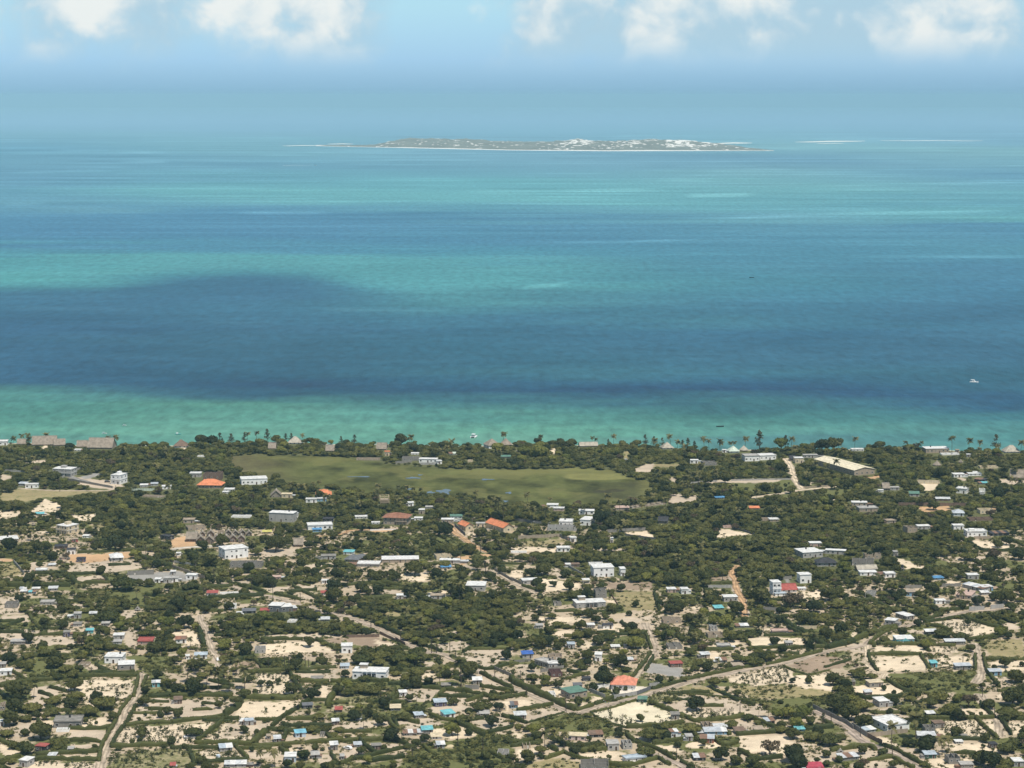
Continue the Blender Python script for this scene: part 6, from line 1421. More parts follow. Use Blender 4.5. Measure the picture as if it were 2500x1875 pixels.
# smaller hedges that split the plots between the larger ones
for i in range(420):
    if len(hedge_items) > 295: break
    py = rng.uniform(1370, 1850); px = rng.uniform(20, 2480); ang = rng.choice([0, 0, 0, .03, -.05, .25, -.3, .5]); ln_ = rng.uniform(40, 120) * (.6 if abs(ang) > .1 else 1)
    pts = [(px - ln_ / 2, py - ln_ / 2 * ang), (px + ln_ / 2, py + ln_ / 2 * ang)]; ok = True
    for k in range(9):
        u = pts[0][0] + (pts[1][0] - pts[0][0]) * k / 8; v = pts[0][1] + (pts[1][1] - pts[0][1]) * k / 8
        for dv in (0, -5):
            i_, j_ = int(v + dv) - RY0, int(u) - RX0
            if not (0 <= i_ < RH and 0 <= j_ < RW) or keep[i_, j_] == 2 or cls[i_, j_] in 'rscCWoepmgw': ok = False
    if not ok: continue
    o = hedge_obj(pts, rng.uniform(1.3, 2.2), 1.5); hedge_items.append((o, px, py, 'short green hedge' if ln_ < 60 else 'green hedge'))
label_all(hedge_items, 'hedges dividing the plots')

# ------------------------------------------------------------------ plants: a few crowns of each kind, shared by every tree of that kind
def ico(sub):
    import bmesh
    bm = bmesh.new(); bmesh.ops.create_icosphere(bm, subdivisions=sub, radius=1); v = np.array([x.co[:] for x in bm.verts]); f = np.array([[q.index for q in x.verts] for x in bm.faces]); bm.free(); return v, f
ICV, ICF = ico(2)
def crown_mesh(kind, seed, lm, nm='crown'):
    """unit crown: width 2, base of the foliage a little above the ground. Lobes carry leaf clumps and an inner mass"""
    rr = np.random.default_rng(seed); lobes = []
    if kind == 'b':
        lobes.append((0, 0, .92, .62, .50))
        for k in range(9): a = k * 2.4 + rr.random(); q = .38 + .24 * rr.random(); lobes.append((q * math.cos(a), q * math.sin(a), .55 + .5 * rr.random(), .34 + .14 * rr.random(), .30 + .1 * rr.random()))
        nl, ls = 95, .115
    elif kind == 'a':
        lobes.append((0, 0, .62, .56, .24))
        for k in range(11): a = k * 2.4 + rr.random() * .8; q = .30 + .40 * rr.random(); lobes.append((q * math.cos(a), q * math.sin(a), .58 - .30 * q + .12 * rr.random(), .30 + .13 * rr.random(), .15 + .07 * rr.random()))
        nl, ls = 75, .11
    elif kind == 'n':
        for k in range(10): a = k * 2.4 + rr.random(); q = .15 + .55 * rr.random(); lobes.append((q * math.cos(a), q * math.sin(a), .6 + .5 * rr.random() - .2 * q, .26 + .12 * rr.random(), .2 + .08 * rr.random()))
        nl, ls = 60, .10
    elif kind == 's':
        for k in range(4): a = k * 1.7 + rr.random(); q = .35 * rr.random() + (.1 if k else 0); lobes.append((q * math.cos(a), q * math.sin(a), .6 + .45 * rr.random(), .5 + .2 * rr.random(), .45 + .15 * rr.random()))
        nl, ls = 60, .2
    Vs, Fs, n0 = [], [], 0; LP, LN = [], []
    for (x, y, z, rxy, rz) in lobes:
        disp = 1 + .22 * (rr.random(len(ICV)) - .5); v = ICV * np.array([rxy, rxy, rz]) * .86 * disp[:, None] + np.array([x, y, z]); v[:, 2] = np.maximum(v[:, 2], .12)
        if kind != 'n': Vs.append(v); Fs.append(np.concatenate([ICF, ICF[:, 2:]], 1) + n0); n0 += len(v)
        d = rr.normal(size=(nl, 3)); d[:, 2] = np.abs(d[:, 2]) * 1.0 - .25 * (rr.random(nl) < .4); d /= np.linalg.norm(d, axis=1, keepdims=True)
        r_ = .84 + .26 * rr.random((nl, 1)); LP.append(d * r_ * np.array([rxy, rxy, rz]) + np.array([x, y, z])); nn = d / np.array([rxy, rxy, rz]); nn /= np.linalg.norm(nn, axis=1, keepdims=True); LN.append(nn)
    LP = np.concatenate(LP); LN = np.concatenate(LN); LP[:, 2] = np.maximum(LP[:, 2], .1); lv, lf = leaf_quads(LP, LN, ls, rr)
    if Vs:
        cv = np.concatenate(Vs); cf = np.concatenate(Fs)
        me = bpy.data.meshes.new(nm); me.from_pydata(np.concatenate([cv, lv]).tolist(), [], [tuple(q[:3]) for q in cf] + [tuple(q + len(cv)) for q in lf]); me.materials.append(lm); me.update()
    else: me = np_mesh(nm, lv, lf, lm)
    return me
def trunk_mesh(kind, seed):
    rr = random.Random(seed); mb = MB(); top = {'b': .7, 'a': .5, 'n': .75, 's': .5}[kind]; r0 = .065 if kind != 's' else .05
    p = Vector((0, 0, -.05)); q = Vector((.06 * rr.uniform(-1, 1), .06 * rr.uniform(-1, 1), top * .5)); mb.bar(p, q, r0, 0, 6)
    for k in range(5 if kind != 's' else 3):
        a = k * 1.9 + rr.random(); e = q + Vector((math.cos(a) * .42, math.sin(a) * .42, top * .55 * (1 if kind != 'a' else .5))); mb.bar(q - Vector((0, 0, .03 * k)), e, r0 * .42, 0, 5)
        if kind in 'na': mb.bar(e, e + Vector((math.cos(a + .6) * .25, math.sin(a + .6) * .25, .16)), r0 * .24, 0, 4)
    return mb.mesh('trunk', BARK)
def palm_crown(seed):
    rr = random.Random(seed); mb = MB(); nf = 19
    for k in range(nf):
        a = k * 2 * math.pi / nf * 2.6 + rr.uniform(-.2, .2); up = rr.uniform(-.35, 1.3); Lf = rr.uniform(.85, 1.08); pts = []
        for i in range(7):
            t = i / 6; rad = Lf * (t - .12 * t * t); z = up * t * .72 - (.55 + .25 * (1 - up)) * t * t * .8; pts.append(Vector((math.cos(a) * rad, math.sin(a) * rad, z)))
        side = Vector((-math.sin(a), math.cos(a), 0))
        for i in range(6):
            for j in range(2):
                t0 = (i + j * .5) / 6; t1 = t0 + .062; q0 = pts[i].lerp(pts[i + 1], j * .5); q1 = pts[i].lerp(pts[i + 1], j * .5 + .42); wl = .26 * math.sin(math.pi * min(.12 + t0 * .92, 1)) ** .6 + .02
                for s_ in (-1, 1):
                    tip = side * s_ * wl + (q1 - q0).normalized() * wl * .55 + Vector((0, 0, -wl * .45)); mb.poly([tuple(q0), tuple(q1), tuple(q1 + tip * .95), tuple(q0 + tip)], [(0, 1, 2, 3)])
    return mb.mesh('crown', LEAF['p'])
def palm_trunk(seed):
    rr = random.Random(seed); mb = MB(); bx, by = rr.uniform(-.25, .25), rr.uniform(-.25, .25); n = 6; prev = None
    for i in range(n + 1):
        t = i / n; c = (bx * t * t - bx, by * t * t - by, t); r = .05 * (1 - .45 * t) + .012 * (t < .1); ring = [(c[0] + r * 4 * math.cos(2 * math.pi * k / 6) * .3, c[1] + r * 4 * math.sin(2 * math.pi * k / 6) * .3, c[2]) for k in range(6)]
        i0 = len(mb.v); mb.v += ring
        if prev is not None:
            for k in range(6): mb.f.append((prev + k, prev + (k + 1) % 6, i0 + (k + 1) % 6, i0 + k)); mb.m.append(0)
        prev = i0
    return mb.mesh('trunk', BARK)
def casuarina_crown(seed):
    rr = np.random.default_rng(seed); P, NN = [], []
    for k in range(46):
        t = rr.random() ** .8; a = rr.random() * 6.28; Lr = (1 - t) ** .75 * .85 + .10
        for i in range(9):
            u = (i + 1) / 9; P.append((math.cos(a) * Lr * u + .06 * rr.normal(), math.sin(a) * Lr * u + .06 * rr.normal(), .5 + t * 2.1 + .35 * u * (1 - .4 * u) * Lr + .06 * rr.normal())); NN.append((math.cos(a) * .7, math.sin(a) * .7, .7))
    NN = np.array(NN); NN /= np.linalg.norm(NN, axis=1, keepdims=True); v, f = leaf_quads(np.array(P), NN, .115, rr); return np_mesh('crown', v, f, LEAF['c'])
def casuarina_trunk(seed):
    mb = MB(); mb.cyl(0, 0, -.05, 2.3, .055, .012, 6)
    for k in range(9): a = k * 2.3; z = .5 + k * .19; l = .55 * (1 - k / 11); mb.bar((0, 0, z), (math.cos(a) * l, math.sin(a) * l, z + .2), .016, 0, 4)
    return mb.mesh('trunk', BARK)
VAR = {}
for k, lm in (('b', 'b'), ('a', 'a'), ('l', 'l'), ('n', 'n'), ('s', 'h')):
    kd = 'b' if k == 'l' else k
    VAR[k] = [(crown_mesh(kd, 100 * i + ord(k), LEAF[lm]), trunk_mesh(kd, i)) for i in range(4)]
VAR['b2'] = [(crown_mesh('b', 900 + i, LEAF['a']), trunk_mesh('b', 20 + i)) for i in range(3)]
VAR['p'] = [(palm_crown(i), palm_trunk(i)) for i in range(5)]
VAR['c'] = [(casuarina_crown(i), casuarina_trunk(i)) for i in range(3)]

KIND = dict(b=('broadleaf_tree', 'dark green rounded tree'), a=('thicket_tree', 'flat topped olive green tree'), l=('broadleaf_tree', 'bright green tree'), n=('brown_tree', 'brownish sparse tree'), s=('bush', 'small green bush'),
            b2=('broadleaf_tree', 'olive green rounded tree'), p=('coconut_palm', 'coconut palm'), c=('casuarina_tree', 'tall feathery casuarina tree'))
placed = []        # kind, x, y, radius, variant, rotation, squash, photo px, py, hand placed
def add_tree(k, x, y, rad, hand, vs=1.0): px, py = proj(x, y); placed.append((k, x, y, rad, rng.randrange(len(VAR[k])), rng.random() * 6.28, vs * (.9 + .25 * rng.random()), px, py, hand))
OCC = {}
def near(x, y, r):
    ci, cj = int(x // 10), int(y // 10)
    for i in (ci - 1, ci, ci + 1):
        for j in (cj - 1, cj, cj + 1):
            for (a, b, q) in OCC.get((i, j), ()):
                if (a - x) ** 2 + (b - y) ** 2 < (q + r) ** 2: return True
    return False
def occ(x, y, r): OCC.setdefault((int(x // 10), int(y // 10)), []).append((x, y, r))
for ln in lines(TREES):
    tile, body = ln[:2], ln[3:]
    for tok in body.split():
        k = tok[0]; x, y, w = map(float, tok[1:].split(',')); p = t2p(tile, x, y); g = gnd(*p); rad = w / TS / ppm(p[1]) / 2; g = (g[0], min(g[1], float(shore_y(np.array([g[0]]))[0]) - 9))
        add_tree(k, g[0], g[1], rad, True); occ(g[0], g[1], rad * .75)

KW = np.zeros((RH + 1, RW + 1), np.int32); KB = np.zeros((RH + 1, RW + 1), np.int32)
KW[1:, 1:] = (keep == 1).cumsum(0).cumsum(1); KB[1:, 1:] = (keep == 2).cumsum(0).cumsum(1)
def hide(px, py, rad_px, h_px):
    """shares of a crown's outline that would cover open ground and building faces"""
    x0, x1 = int(px - rad_px * .75) - RX0, int(px + rad_px * .75) - RX0; y0, y1 = int(py - h_px) - RY0, int(py - h_px * .15) - RY0
    x0, x1 = np.clip((x0, x1 + 1), 0, RW); y0, y1 = np.clip((y0, y1 + 1), 0, RH); n = max((x1 - x0) * (y1 - y0), 1)
    g = lambda S: (S[y1, x1] - S[y0, x1] - S[y1, x0] + S[y0, x0]) / n
    return g(KW), g(KB)
def in_foot(x, y, r):
    for cx, cy, rr_, ca, sa, hl, hd in FOOT:
        dx, dy = x - cx, y - cy
        if abs(dx) + abs(dy) > 40: continue
        u = dx * ca + dy * sa; v = -dx * sa + dy * ca
        if abs(u) < hl + r and abs(v) < hd + r: return True
    return False
def cls_at(px, py):
    i, j = int(py) - RY0, int(px) - RX0
    return cls[i, j] if 0 <= i < RH and 0 <= j < RW else 'x'
DENS = dict(x=.55, w=1.0, g=.10, y=.03, k=.012, d=.02, s=.004, c=.0, q=.01, o=.0, e=.0, W=.0, C=.0, r=.0, p=.0, m=.0)
def scatter():
    N = 80000
    for i in range(N):
        # even over the ground: y weighted by the width of the view
        y = math.sqrt(rng.uniform(930 ** 2, 1935 ** 2)); x = rng.uniform(-.262, .262) * y
        if y > shore_y(np.array([x]))[0] - 10: continue
        px, py = proj(x, y); c = cls_at(px, py); d = DENS.get(c, .4)
        row = 0 if py < 1310 else 1 if py < 1590 else 2
        cl = float(fbm(np.array([x / 38.]), np.array([y / 38.]), 3)[0])
        if c == 'x': d = (1.0, .64 if px > 700 else .52, .17)[row] * min(1.6, max(.12, (cl - .28) * 4.2))
        if rng.random() > d: continue
        z = rng.random(); big = row == 0
        if c == 'w' or cl > .5: k = 'a' if z < .64 else 'b2' if z < .82 else 'b' if z < .91 else 'p' if z < .94 and cl > .45 else 'l' if z < .98 else 'n'
        else: k = 'b' if z < .32 else 's' if z < .62 else 'a' if z < .76 else 'b2' if z < .88 else 'p' if z < .95 else 'n' if z < .97 else 'l'
        if c in 'gykd': k = 's' if z < .7 else 'a'
        rad = (1.35 + 2.9 * rng.random() ** 1.7) if k in 'ab' or k in ('b2', 'l', 'n') else rng.uniform(.8, 1.8) if k == 's' else rng.uniform(2.3, 3.1)
        if c == 'w': rad *= 1.12
        if near(x, y, rad * (.5 if c == 'w' else .58)) or in_foot(x, y, rad * .55): continue
        rp = rad * ppm(py); hk = {'b': 1.45, 'l': 1.45, 'b2': 1.4, 'a': .85, 'n': 1.2, 's': 1.3, 'p': 3.2, 'c': 2.8}[k]
        w_, b_ = hide(px, py, rp, rp * hk)
        if b_ > (.10, .08, .04)[row] or w_ > ((.30, .26, .18)[row] if c != 'w' else .34): continue
        add_tree(k, x, y, rad, False); occ(x, y, rad * (.5 if c == 'w' else .6))
scatter()
# the shore's own row of bushes and palms behind the beach
for i in range(420):
    x = rng.uniform(-.25, .25) * 1950; y = float(shore_y(np.array([x]))[0]) - rng.uniform(9, 20); rad = rng.uniform(2.2, 4.2)
    if near(x, y, rad * .55) or in_foot(x, y, rad): continue
    px, py = proj(x, y); w_, b_ = hide(px, py, rad * ppm(py), rad * ppm(py) * 1.3)
    if b_ > .1: continue
    add_tree(rng.choice(['a', 'a', 'b2', 'b', 'a', 'l']), x, y, rad, False); occ(x, y, rad * .55)

def tree_h(k, rad): return {'p': rad * 2.7, 'c': rad}.get(k, rad)
per = {}
for t in sorted(placed, key=lambda t: (-t[9], -t[3] * ppm(t[8]))): per.setdefault(KIND[t[0]][0], []).append(t)
CAP = {'broadleaf_tree': 300, 'thicket_tree': 150, 'coconut_palm': 200, 'casuarina_tree': 100, 'brown_tree': 40, 'bush': 150}
tree_items, rest = {}, []
GRP = {'broadleaf_tree': 'broadleaf trees', 'thicket_tree': 'flat topped trees', 'coconut_palm': 'coconut palms', 'casuarina_tree': 'casuarinas along the shore', 'brown_tree': 'brownish trees', 'bush': 'bushes in the plots'}
for kn, lst in per.items():
    for t in lst[:CAP[kn]]:
        k, x, y, rad, vi, rot, sq, px, py, hand = t; cm, tm = VAR[k][vi]
        root = bpy.data.objects.new(kn, None); COL.objects.link(root); root.location = (x, y, gz(x, y)); root.rotation_euler = (0, 0, rot)
        if k == 'p':
            hgt = rad * rng.uniform(2.3, 3.2); tr = link('trunk', tm, root, (0, 0, 0)); tr.scale = (hgt * .32, hgt * .32, hgt); cr = link('crown', cm, root, (0, 0, hgt)); cr.scale = (rad, rad, rad)
        elif k == 's': root.scale = (rad, rad, rad * sq); link('stem', tm, root); link('foliage', cm, root)
        else: root.scale = (rad, rad, rad * sq); link('trunk', tm, root); link('crown', cm, root)
        tag(root, None, 'palm' if k == 'p' else 'bush' if k == 's' else 'tree', GRP[kn])
        size = '' if k in 'ps' else ('large ' if rad > 4.4 else 'small ' if rad < 2.6 else ''); tree_items.setdefault(kn, []).append((root, px, py, size + KIND[k][1]))
    rest += lst[CAP[kn]:]
for kn, it in tree_items.items(): label_all(it, GRP[kn])

# everything beyond the count: one mass of woodland, instanced
def scatter_stuff(name, label, pts, rots, scl, idx, meshes):
    coll = bpy.data.collections.new(name + '_kinds')
    for i, ms in enumerate(meshes):
        o = bpy.data.objects.new(f'{name}_kind_{i:02d}', ms); coll.objects.link(o)
    me = bpy.data.meshes.new(name); me.vertices.add(len(pts)); me.vertices.foreach_set('co', np.asarray(pts, np.float32).ravel())
    for nm, typ, a in (('rot', 'FLOAT_VECTOR', np.stack([np.zeros(len(pts)), np.zeros(len(pts)), rots], 1)), ('scl', 'FLOAT_VECTOR', scl)):
        at = me.attributes.new(nm, typ, 'POINT'); at.data.foreach_set('vector', np.ascontiguousarray(a, np.float32).ravel())
    at = me.attributes.new('idx', 'INT', 'POINT'); at.data.foreach_set('value', np.asarray(idx, np.int32))
    o = link(name, me); tag(o, label, kind='stuff')
    g = bpy.data.node_groups.new(name, 'GeometryNodeTree'); g.interface.new_socket('Geometry', in_out='INPUT', socket_type='NodeSocketGeometry'); g.interface.new_socket('Geometry', in_out='OUTPUT', socket_type='NodeSocketGeometry')
    N, L = g.nodes, g.links.new; gi = N.new('NodeGroupInput'); go = N.new('NodeGroupOutput'); ip = N.new('GeometryNodeInstanceOnPoints'); ci = N.new('GeometryNodeCollectionInfo')
    ci.inputs[0].default_value = coll; ci.inputs['Separate Children'].default_value = True; ci.inputs['Reset Children'].default_value = True; ip.inputs['Pick Instance'].default_value = True
    def attr(nm, ty): n = N.new('GeometryNodeInputNamedAttribute'); n.data_type = ty; n.inputs[0].default_value = nm; return next(q for q in n.outputs if q.enabled and q.name == 'Attribute')
    L(gi.outputs[0], ip.inputs['Points']); L(ci.outputs[0], ip.inputs['Instance']); L(attr('idx', 'INT'), ip.inputs['Instance Index'])
    e2r = N.new('FunctionNodeEulerToRotation'); L(attr('rot', 'FLOAT_VECTOR'), e2r.inputs[0]); L(e2r.outputs[0], ip.inputs['Rotation']); L(attr('scl', 'FLOAT_VECTOR'), ip.inputs['Scale']); L(ip.outputs[0], go.inputs[0])
    md = o.modifiers.new('scatter', 'NODES'); md.node_group = g
    return o
wk_ = ['b', 'a', 'l', 'n', 'b2', 's', 'p', 'c']; base_ = {}; ml = []
for k in wk_:
    base_[k] = len(ml); ml += [c for c, t in VAR[k]]
if rest:
    pts = [(t[1], t[2], gz(t[1], t[2]) + (t[3] * 2.4 if t[0] == 'p' else 0)) for t in rest]
    scatter_stuff('woodland', 'dense coastal woodland and scattered thicket crowns', pts, np.array([t[5] for t in rest]), np.array([(t[3], t[3], t[3] * t[6]) for t in rest]), [base_[t[0]] + t[4] for t in rest], ml)
    tp = [t for t in rest if t[0] != 's']; tml, tb = [], {}
    for k in wk_: tb[k] = len(tml); tml += [t for c, t in VAR[k]]
    scatter_stuff('woodland_trunks', 'trunks and branches of the woodland', [(t[1], t[2], gz(t[1], t[2])) for t in tp], np.array([t[5] for t in tp]), np.array([((t[3] * .8, t[3] * .8, t[3] * 2.4) if t[0] == 'p' else (t[3], t[3], t[3] * t[6])) for t in tp]), [tb[t[0]] + t[4] for t in tp], tml)

# weeds, tufts and crops: ground cover
def tuft_mesh(seed, n, spread, size, lm):
    rr = np.random.default_rng(seed); P = rr.normal(size=(n, 3)) * np.array([spread, spread, .0]); P[:, 2] = .15 + rr.random(n) * .75; NN = np.stack([P[:, 0] * .6, P[:, 1] * .6, np.full(n, .7)], 1) + rr.normal(size=(n, 3)) * .3; NN /= np.linalg.norm(NN, axis=1, keepdims=True)
    v, f = leaf_quads(P, NN, size, rr); return np_mesh('tuft', v, f, lm)
TUFT = [tuft_mesh(i, 26, .5, .30, LEAF['g']) for i in range(3)] + [tuft_mesh(10 + i, 30, .42, .34, LEAF['h']) for i in range(3)]
CROP = [tuft_mesh(20 + i, 16, .22, .22, LEAF['q']) for i in range(3)]
def cover():
    tp, tr, ts, ti = [], [], [], []; cp, cr_, cs, ci_ = [], [], [], []
    for i in range(130000):
        y = math.sqrt(rng.uniform(935 ** 2, 1620 ** 2)); x = rng.uniform(-.25, .25) * y; px, py = proj(x, y); c = cls_at(px, py)
        d = dict(x=.50, g=.85, y=.24, k=.18, d=.2, s=.10, q=.40, w=.3, m=.05, c=.12, C=.08).get(c, 0)
        if d == 0: continue
        cl = float(fbm(np.array([x / 12.]), np.array([y / 12.]), 3)[0]); d *= max(0, (cl - .30) * 4)
        if rng.random() > d or in_foot(x, y, .2): continue
        s = rng.uniform(.45, 1.25) * (1.25 if c == 'g' else 1); tp.append((x, y, gz(x, y))); tr.append(rng.random() * 6.28); ts.append((s * 1.2, s * 1.2, s * rng.uniform(.5, .95))); ti.append(rng.randrange(3) if rng.random() < .55 else 3 + rng.randrange(3))
    for i in range(42000):
        y = math.sqrt(rng.uniform(935 ** 2, 1300 ** 2)); x = rng.uniform(-.25, .25) * y; px, py = proj(x, y); c = cls_at(px, py)
        if c not in 'cCq': continue
        y = round(y / 3.0) * 3.0 + rng.uniform(-.8, .8); x = round(x / 2.4) * 2.4 + rng.uniform(-.8, .8); cl = float(fbm(np.array([x / 14.]), np.array([y / 14.]), 3)[0])
        if cl < .43 or in_foot(x, y, .2): continue
        s = rng.uniform(.7, 1.75); cp.append((x, y, gz(x, y))); cr_.append(rng.random() * 6.28); cs.append((s, s, s * 1.1)); ci_.append(rng.randrange(3))
    scatter_stuff('undergrowth', 'weeds and low scrub growing over the plots', tp, np.array(tr), np.array(ts), ti, TUFT)
    scatter_stuff('crop_plants', 'young crop plants dotted over the sandy plots', cp, np.array(cr_), np.array(cs), ci_, CROP)
cover()

# ------------------------------------------------------------------ poles and lamps
def pole_mesh(h):
    mb = MB(); mb.cyl(0, 0, -.2, h, .21, .15, 7); return mb.mesh('shaft', WOOD)
pole_items = []; PM = {}
for ln in lines(POLES):
    tile, body = ln[:2], ln[3:]
    for tok in body.split():
        x, yb, yt = map(float, tok.split(',')); p = t2p(tile, x, yb); g = gnd(*p); h = min(max(zh(p[1], yb - yt), 5.0), 10.5); hk = round(h * 2) / 2
        if hk not in PM:
            q = MB(); q.box(-.85, .85, -.06, .06, hk - .75, hk - .62); i = MB()
            for u in (-.75, 0, .75): i.cyl(u, 0, hk - .62, hk - .38, .05, .035, 6)
            PM[hk] = (pole_mesh(hk), q.mesh('crossarm', WOOD), i.mesh('insulators', METAL))
        root = bpy.data.objects.new('utility_pole', None); COL.objects.link(root); root.location = (g[0], g[1], gz(*g)); root.rotation_euler = (0, 0, rng.uniform(-.8, .8)); tag(root, None, 'pole', 'wooden utility poles')
        link('shaft', PM[hk][0], root); link('crossarm', PM[hk][1], root); o = link('insulators', PM[hk][2], root); o['kind'] = 'stuff'
        pole_items.append((root, p[0], p[1], 'wooden utility pole'))
label_all(pole_items, 'wooden utility poles')
lamp_items = []
for ln in LAMPS.split('\n'):
    for tok in ln[3:].split():
        x, yb, yt = map(float, tok.split(',')); p = t2p(ln[:2], x, yb); g = gnd(*p); h = zh(p[1], yb - yt)
        root = bpy.data.objects.new('street_lamp', None); COL.objects.link(root); root.location = (g[0], g[1], 0); tag(root, None, 'lamp', 'lamps round the orange gabled halls')
        q = MB(); q.cyl(0, 0, -.2, h, .13, .07, 8); link('pole', q.mesh('pole', METAL), root); q = MB(); q.bar((0, 0, h - .05), (1.4, 0, h + .35), .05); link('arm', q.mesh('arm', METAL), root)
        q = MB(); q.box(1.2, 2.0, -.14, .14, h + .3, h + .45); link('lamp_head', q.mesh('lamp_head', FRAME), root); lamp_items.append((root, p[0], p[1], 'slim metal lamp post'))
label_all(lamp_items, 'lamps round the orange gabled halls')
# switch gear between the orange halls
gear_items = []
for i, (x, y) in enumerate(((1760, 1395), (1805, 1400), (1850, 1405), (1895, 1398))):
    g = gt('P2', x, y); root = bpy.data.objects.new('switch_frame', None); COL.objects.link(root); root.location = (g[0], g[1], 0); tag(root, None, 'switchgear', 'electrical frames by the orange halls')
    for s_ in (-1, 1): q = MB(); q.box(s_ * 1.2 - .1, s_ * 1.2 + .1, -.1, .1, 0, 4.2); link('post', q.mesh('post', METAL), root)
    q = MB(); q.box(-1.6, 1.6, -.12, .12, 4.2, 4.4); link('beam', q.mesh('beam', METAL), root); q = MB(); q.box(-.7, .7, -.9, .9, 0, 1.5); link('transformer_box', q.mesh('transformer_box', WALLM['lg']), root)
    for u in (-1, 0, 1): q = MB(); q.cyl(u, 0, 4.4, 5.3, .12, .08, 7); link('insulator', q.mesh('insulator', WALLM['br']), root)
    p = t2p('P2', x, y); gear_items.append((root, p[0], p[1], ('first', 'second', 'third', 'fourth')[i] + ' grey electrical frame from the short hall'))
for o, a, b, ph in gear_items: o['label'] = ph + ', between the two orange gabled halls'

# ------------------------------------------------------------------ vehicles
def wheel_mesh():
    mb = MB(); n = 12
    for k in range(n): a, b = 2 * math.pi * k / n, 2 * math.pi * (k + 1) / n; mb.quad((.34 * math.cos(a), -.11, .34 * math.sin(a)), (.34 * math.cos(b), -.11, .34 * math.sin(b)), (.34 * math.cos(b), .11, .34 * math.sin(b)), (.34 * math.cos(a), .11, .34 * math.sin(a)))
    for y in (-.11, .11): mb.poly([(.34 * math.cos(2 * math.pi * k / n), y, .34 * math.sin(2 * math.pi * k / n)) for k in range(n)], [tuple(range(n))])
    return mb.mesh('wheel', plain('tyre', (.03, .03, .03), .1))
WHEEL = wheel_mesh()
def vehicle(tile, x, y, rz, col, label, van=False):
    g = gt(tile, x, y); root = bpy.data.objects.new('parked_van' if van else 'parked_car', None); COL.objects.link(root); root.location = (g[0], g[1], gz(*g) + .08); root.rotation_euler = (0, 0, rz); tag(root, label, 'van' if van else 'car')
    pm = plain('car_paint_' + col, PAL[col], .05, 1, .3, .5); H = 1.95 if van else 1.5
    prof = [(-2.2, .35), (2.2, .35), (2.25, .8), (1.3 if not van else 1.9, .95), (.55 if not van else 1.3, H), (-1.5 if not van else -2.1, H), (-2.15, .95), (-2.25, .8)]
    mb = MB(); n = len(prof); mb.poly([(a, -.85, b) for a, b in prof] + [(a, .85, b) for a, b in prof], [tuple(range(n)), tuple(reversed(range(n, 2 * n)))] + [(i, i + n, (i + 1) % n + n, (i + 1) % n) for i in range(n)]); link('body', mb.mesh('body', pm), root)
    for s_ in (-1, 1):
        q = MB(); q.poly([(-1.7, s_ * .862, .98), (1.0, s_ * .862, .98), (.45, s_ * .862, H - .12), (-1.4, s_ * .862, H - .12)], [(0, 1, 2, 3)]); link('side_window', q.mesh('side_window', GLASS), root)
        for u in (-1.4, 1.4): link('wheel', WHEEL, root, (u, s_ * .8, .34))
    a, b = (prof[3], prof[4]); q = MB(); q.poly([(a[0] - .03, -.7, a[1] + .08), (a[0] - .03, .7, a[1] + .08), (b[0] + .1, .66, b[1] - .06), (b[0] + .1, -.66, b[1] - .06)], [(0, 1, 2, 3)]); o = link('windscreen', q.mesh('windscreen', GLASS), root); o.location = (.05, 0, .03)
vehicle('R1', 615, 120, 1.75, 'wh', 'white car driving along the narrow dirt lane past the palms')
vehicle('P0', 1380, 725, .2, 'dk', 'dark car parked beside the narrow white two storey house')
vehicle('Q1', 895, 1008, .1, 'wh', 'white van parked beside the dark open shed', True)
vehicle('P3', 1478, 448, .1, 'wh', 'white car on the grassy track in the shore wood', False)
vehicle('P2', 1490, 1232, .2, 'wh', 'white car parked in front of the white house with a green roof')
vehicle('P2', 1535, 1228, .2, 'lg', 'pale grey car parked next to the white house with a green roof')
vehicle('P3', 1915, 1305, .1, 'yl', 'yellow van below the dark thatched roof in the grove', True)
vehicle('R2', 88, 1262, 2.6, 'wh', 'white pickup like car on bare sand by the small silver hut', False)
vehicle('P4', 1545, 462, .2, 'wh', 'white car by the cream gatehouse at the shore road end')

# ------------------------------------------------------------------ boats
def hull(mb, L, B, D, y0=0.0, m=0):
    st = [(-.5, .72, 0), (-.25, 1, .0), (.1, .95, .05), (.35, .6, .2), (.5, .04, .42)]; n0 = len(mb.v)
    for t, w, r in st:
        for u, z in ((-1, 1), (-.75, .25), (0, -.25), (.75, .25), (1, 1)): mb.v.append((t * L, y0 + u * w * B / 2, (z + (r if z > 0 else r * .6)) * D))
    for i in range(4):
        for j in range(4): a = n0 + 5 * i + j; mb.f.append((a, a + 1, a + 6, a + 5)); mb.m.append(m)
        a = n0 + 5 * i; mb.f.append((a + 4, a, a + 5, a + 9)); mb.m.append(m)
    mb.f.append(tuple(n0 + k for k in (4, 3, 2, 1, 0))); mb.m.append(m)
BOATM = plain('boat_paint', (.80, .80, .78), .05, 1, .35, .4)
def sea_at(px, py): return gnd(px, py, -1.2)
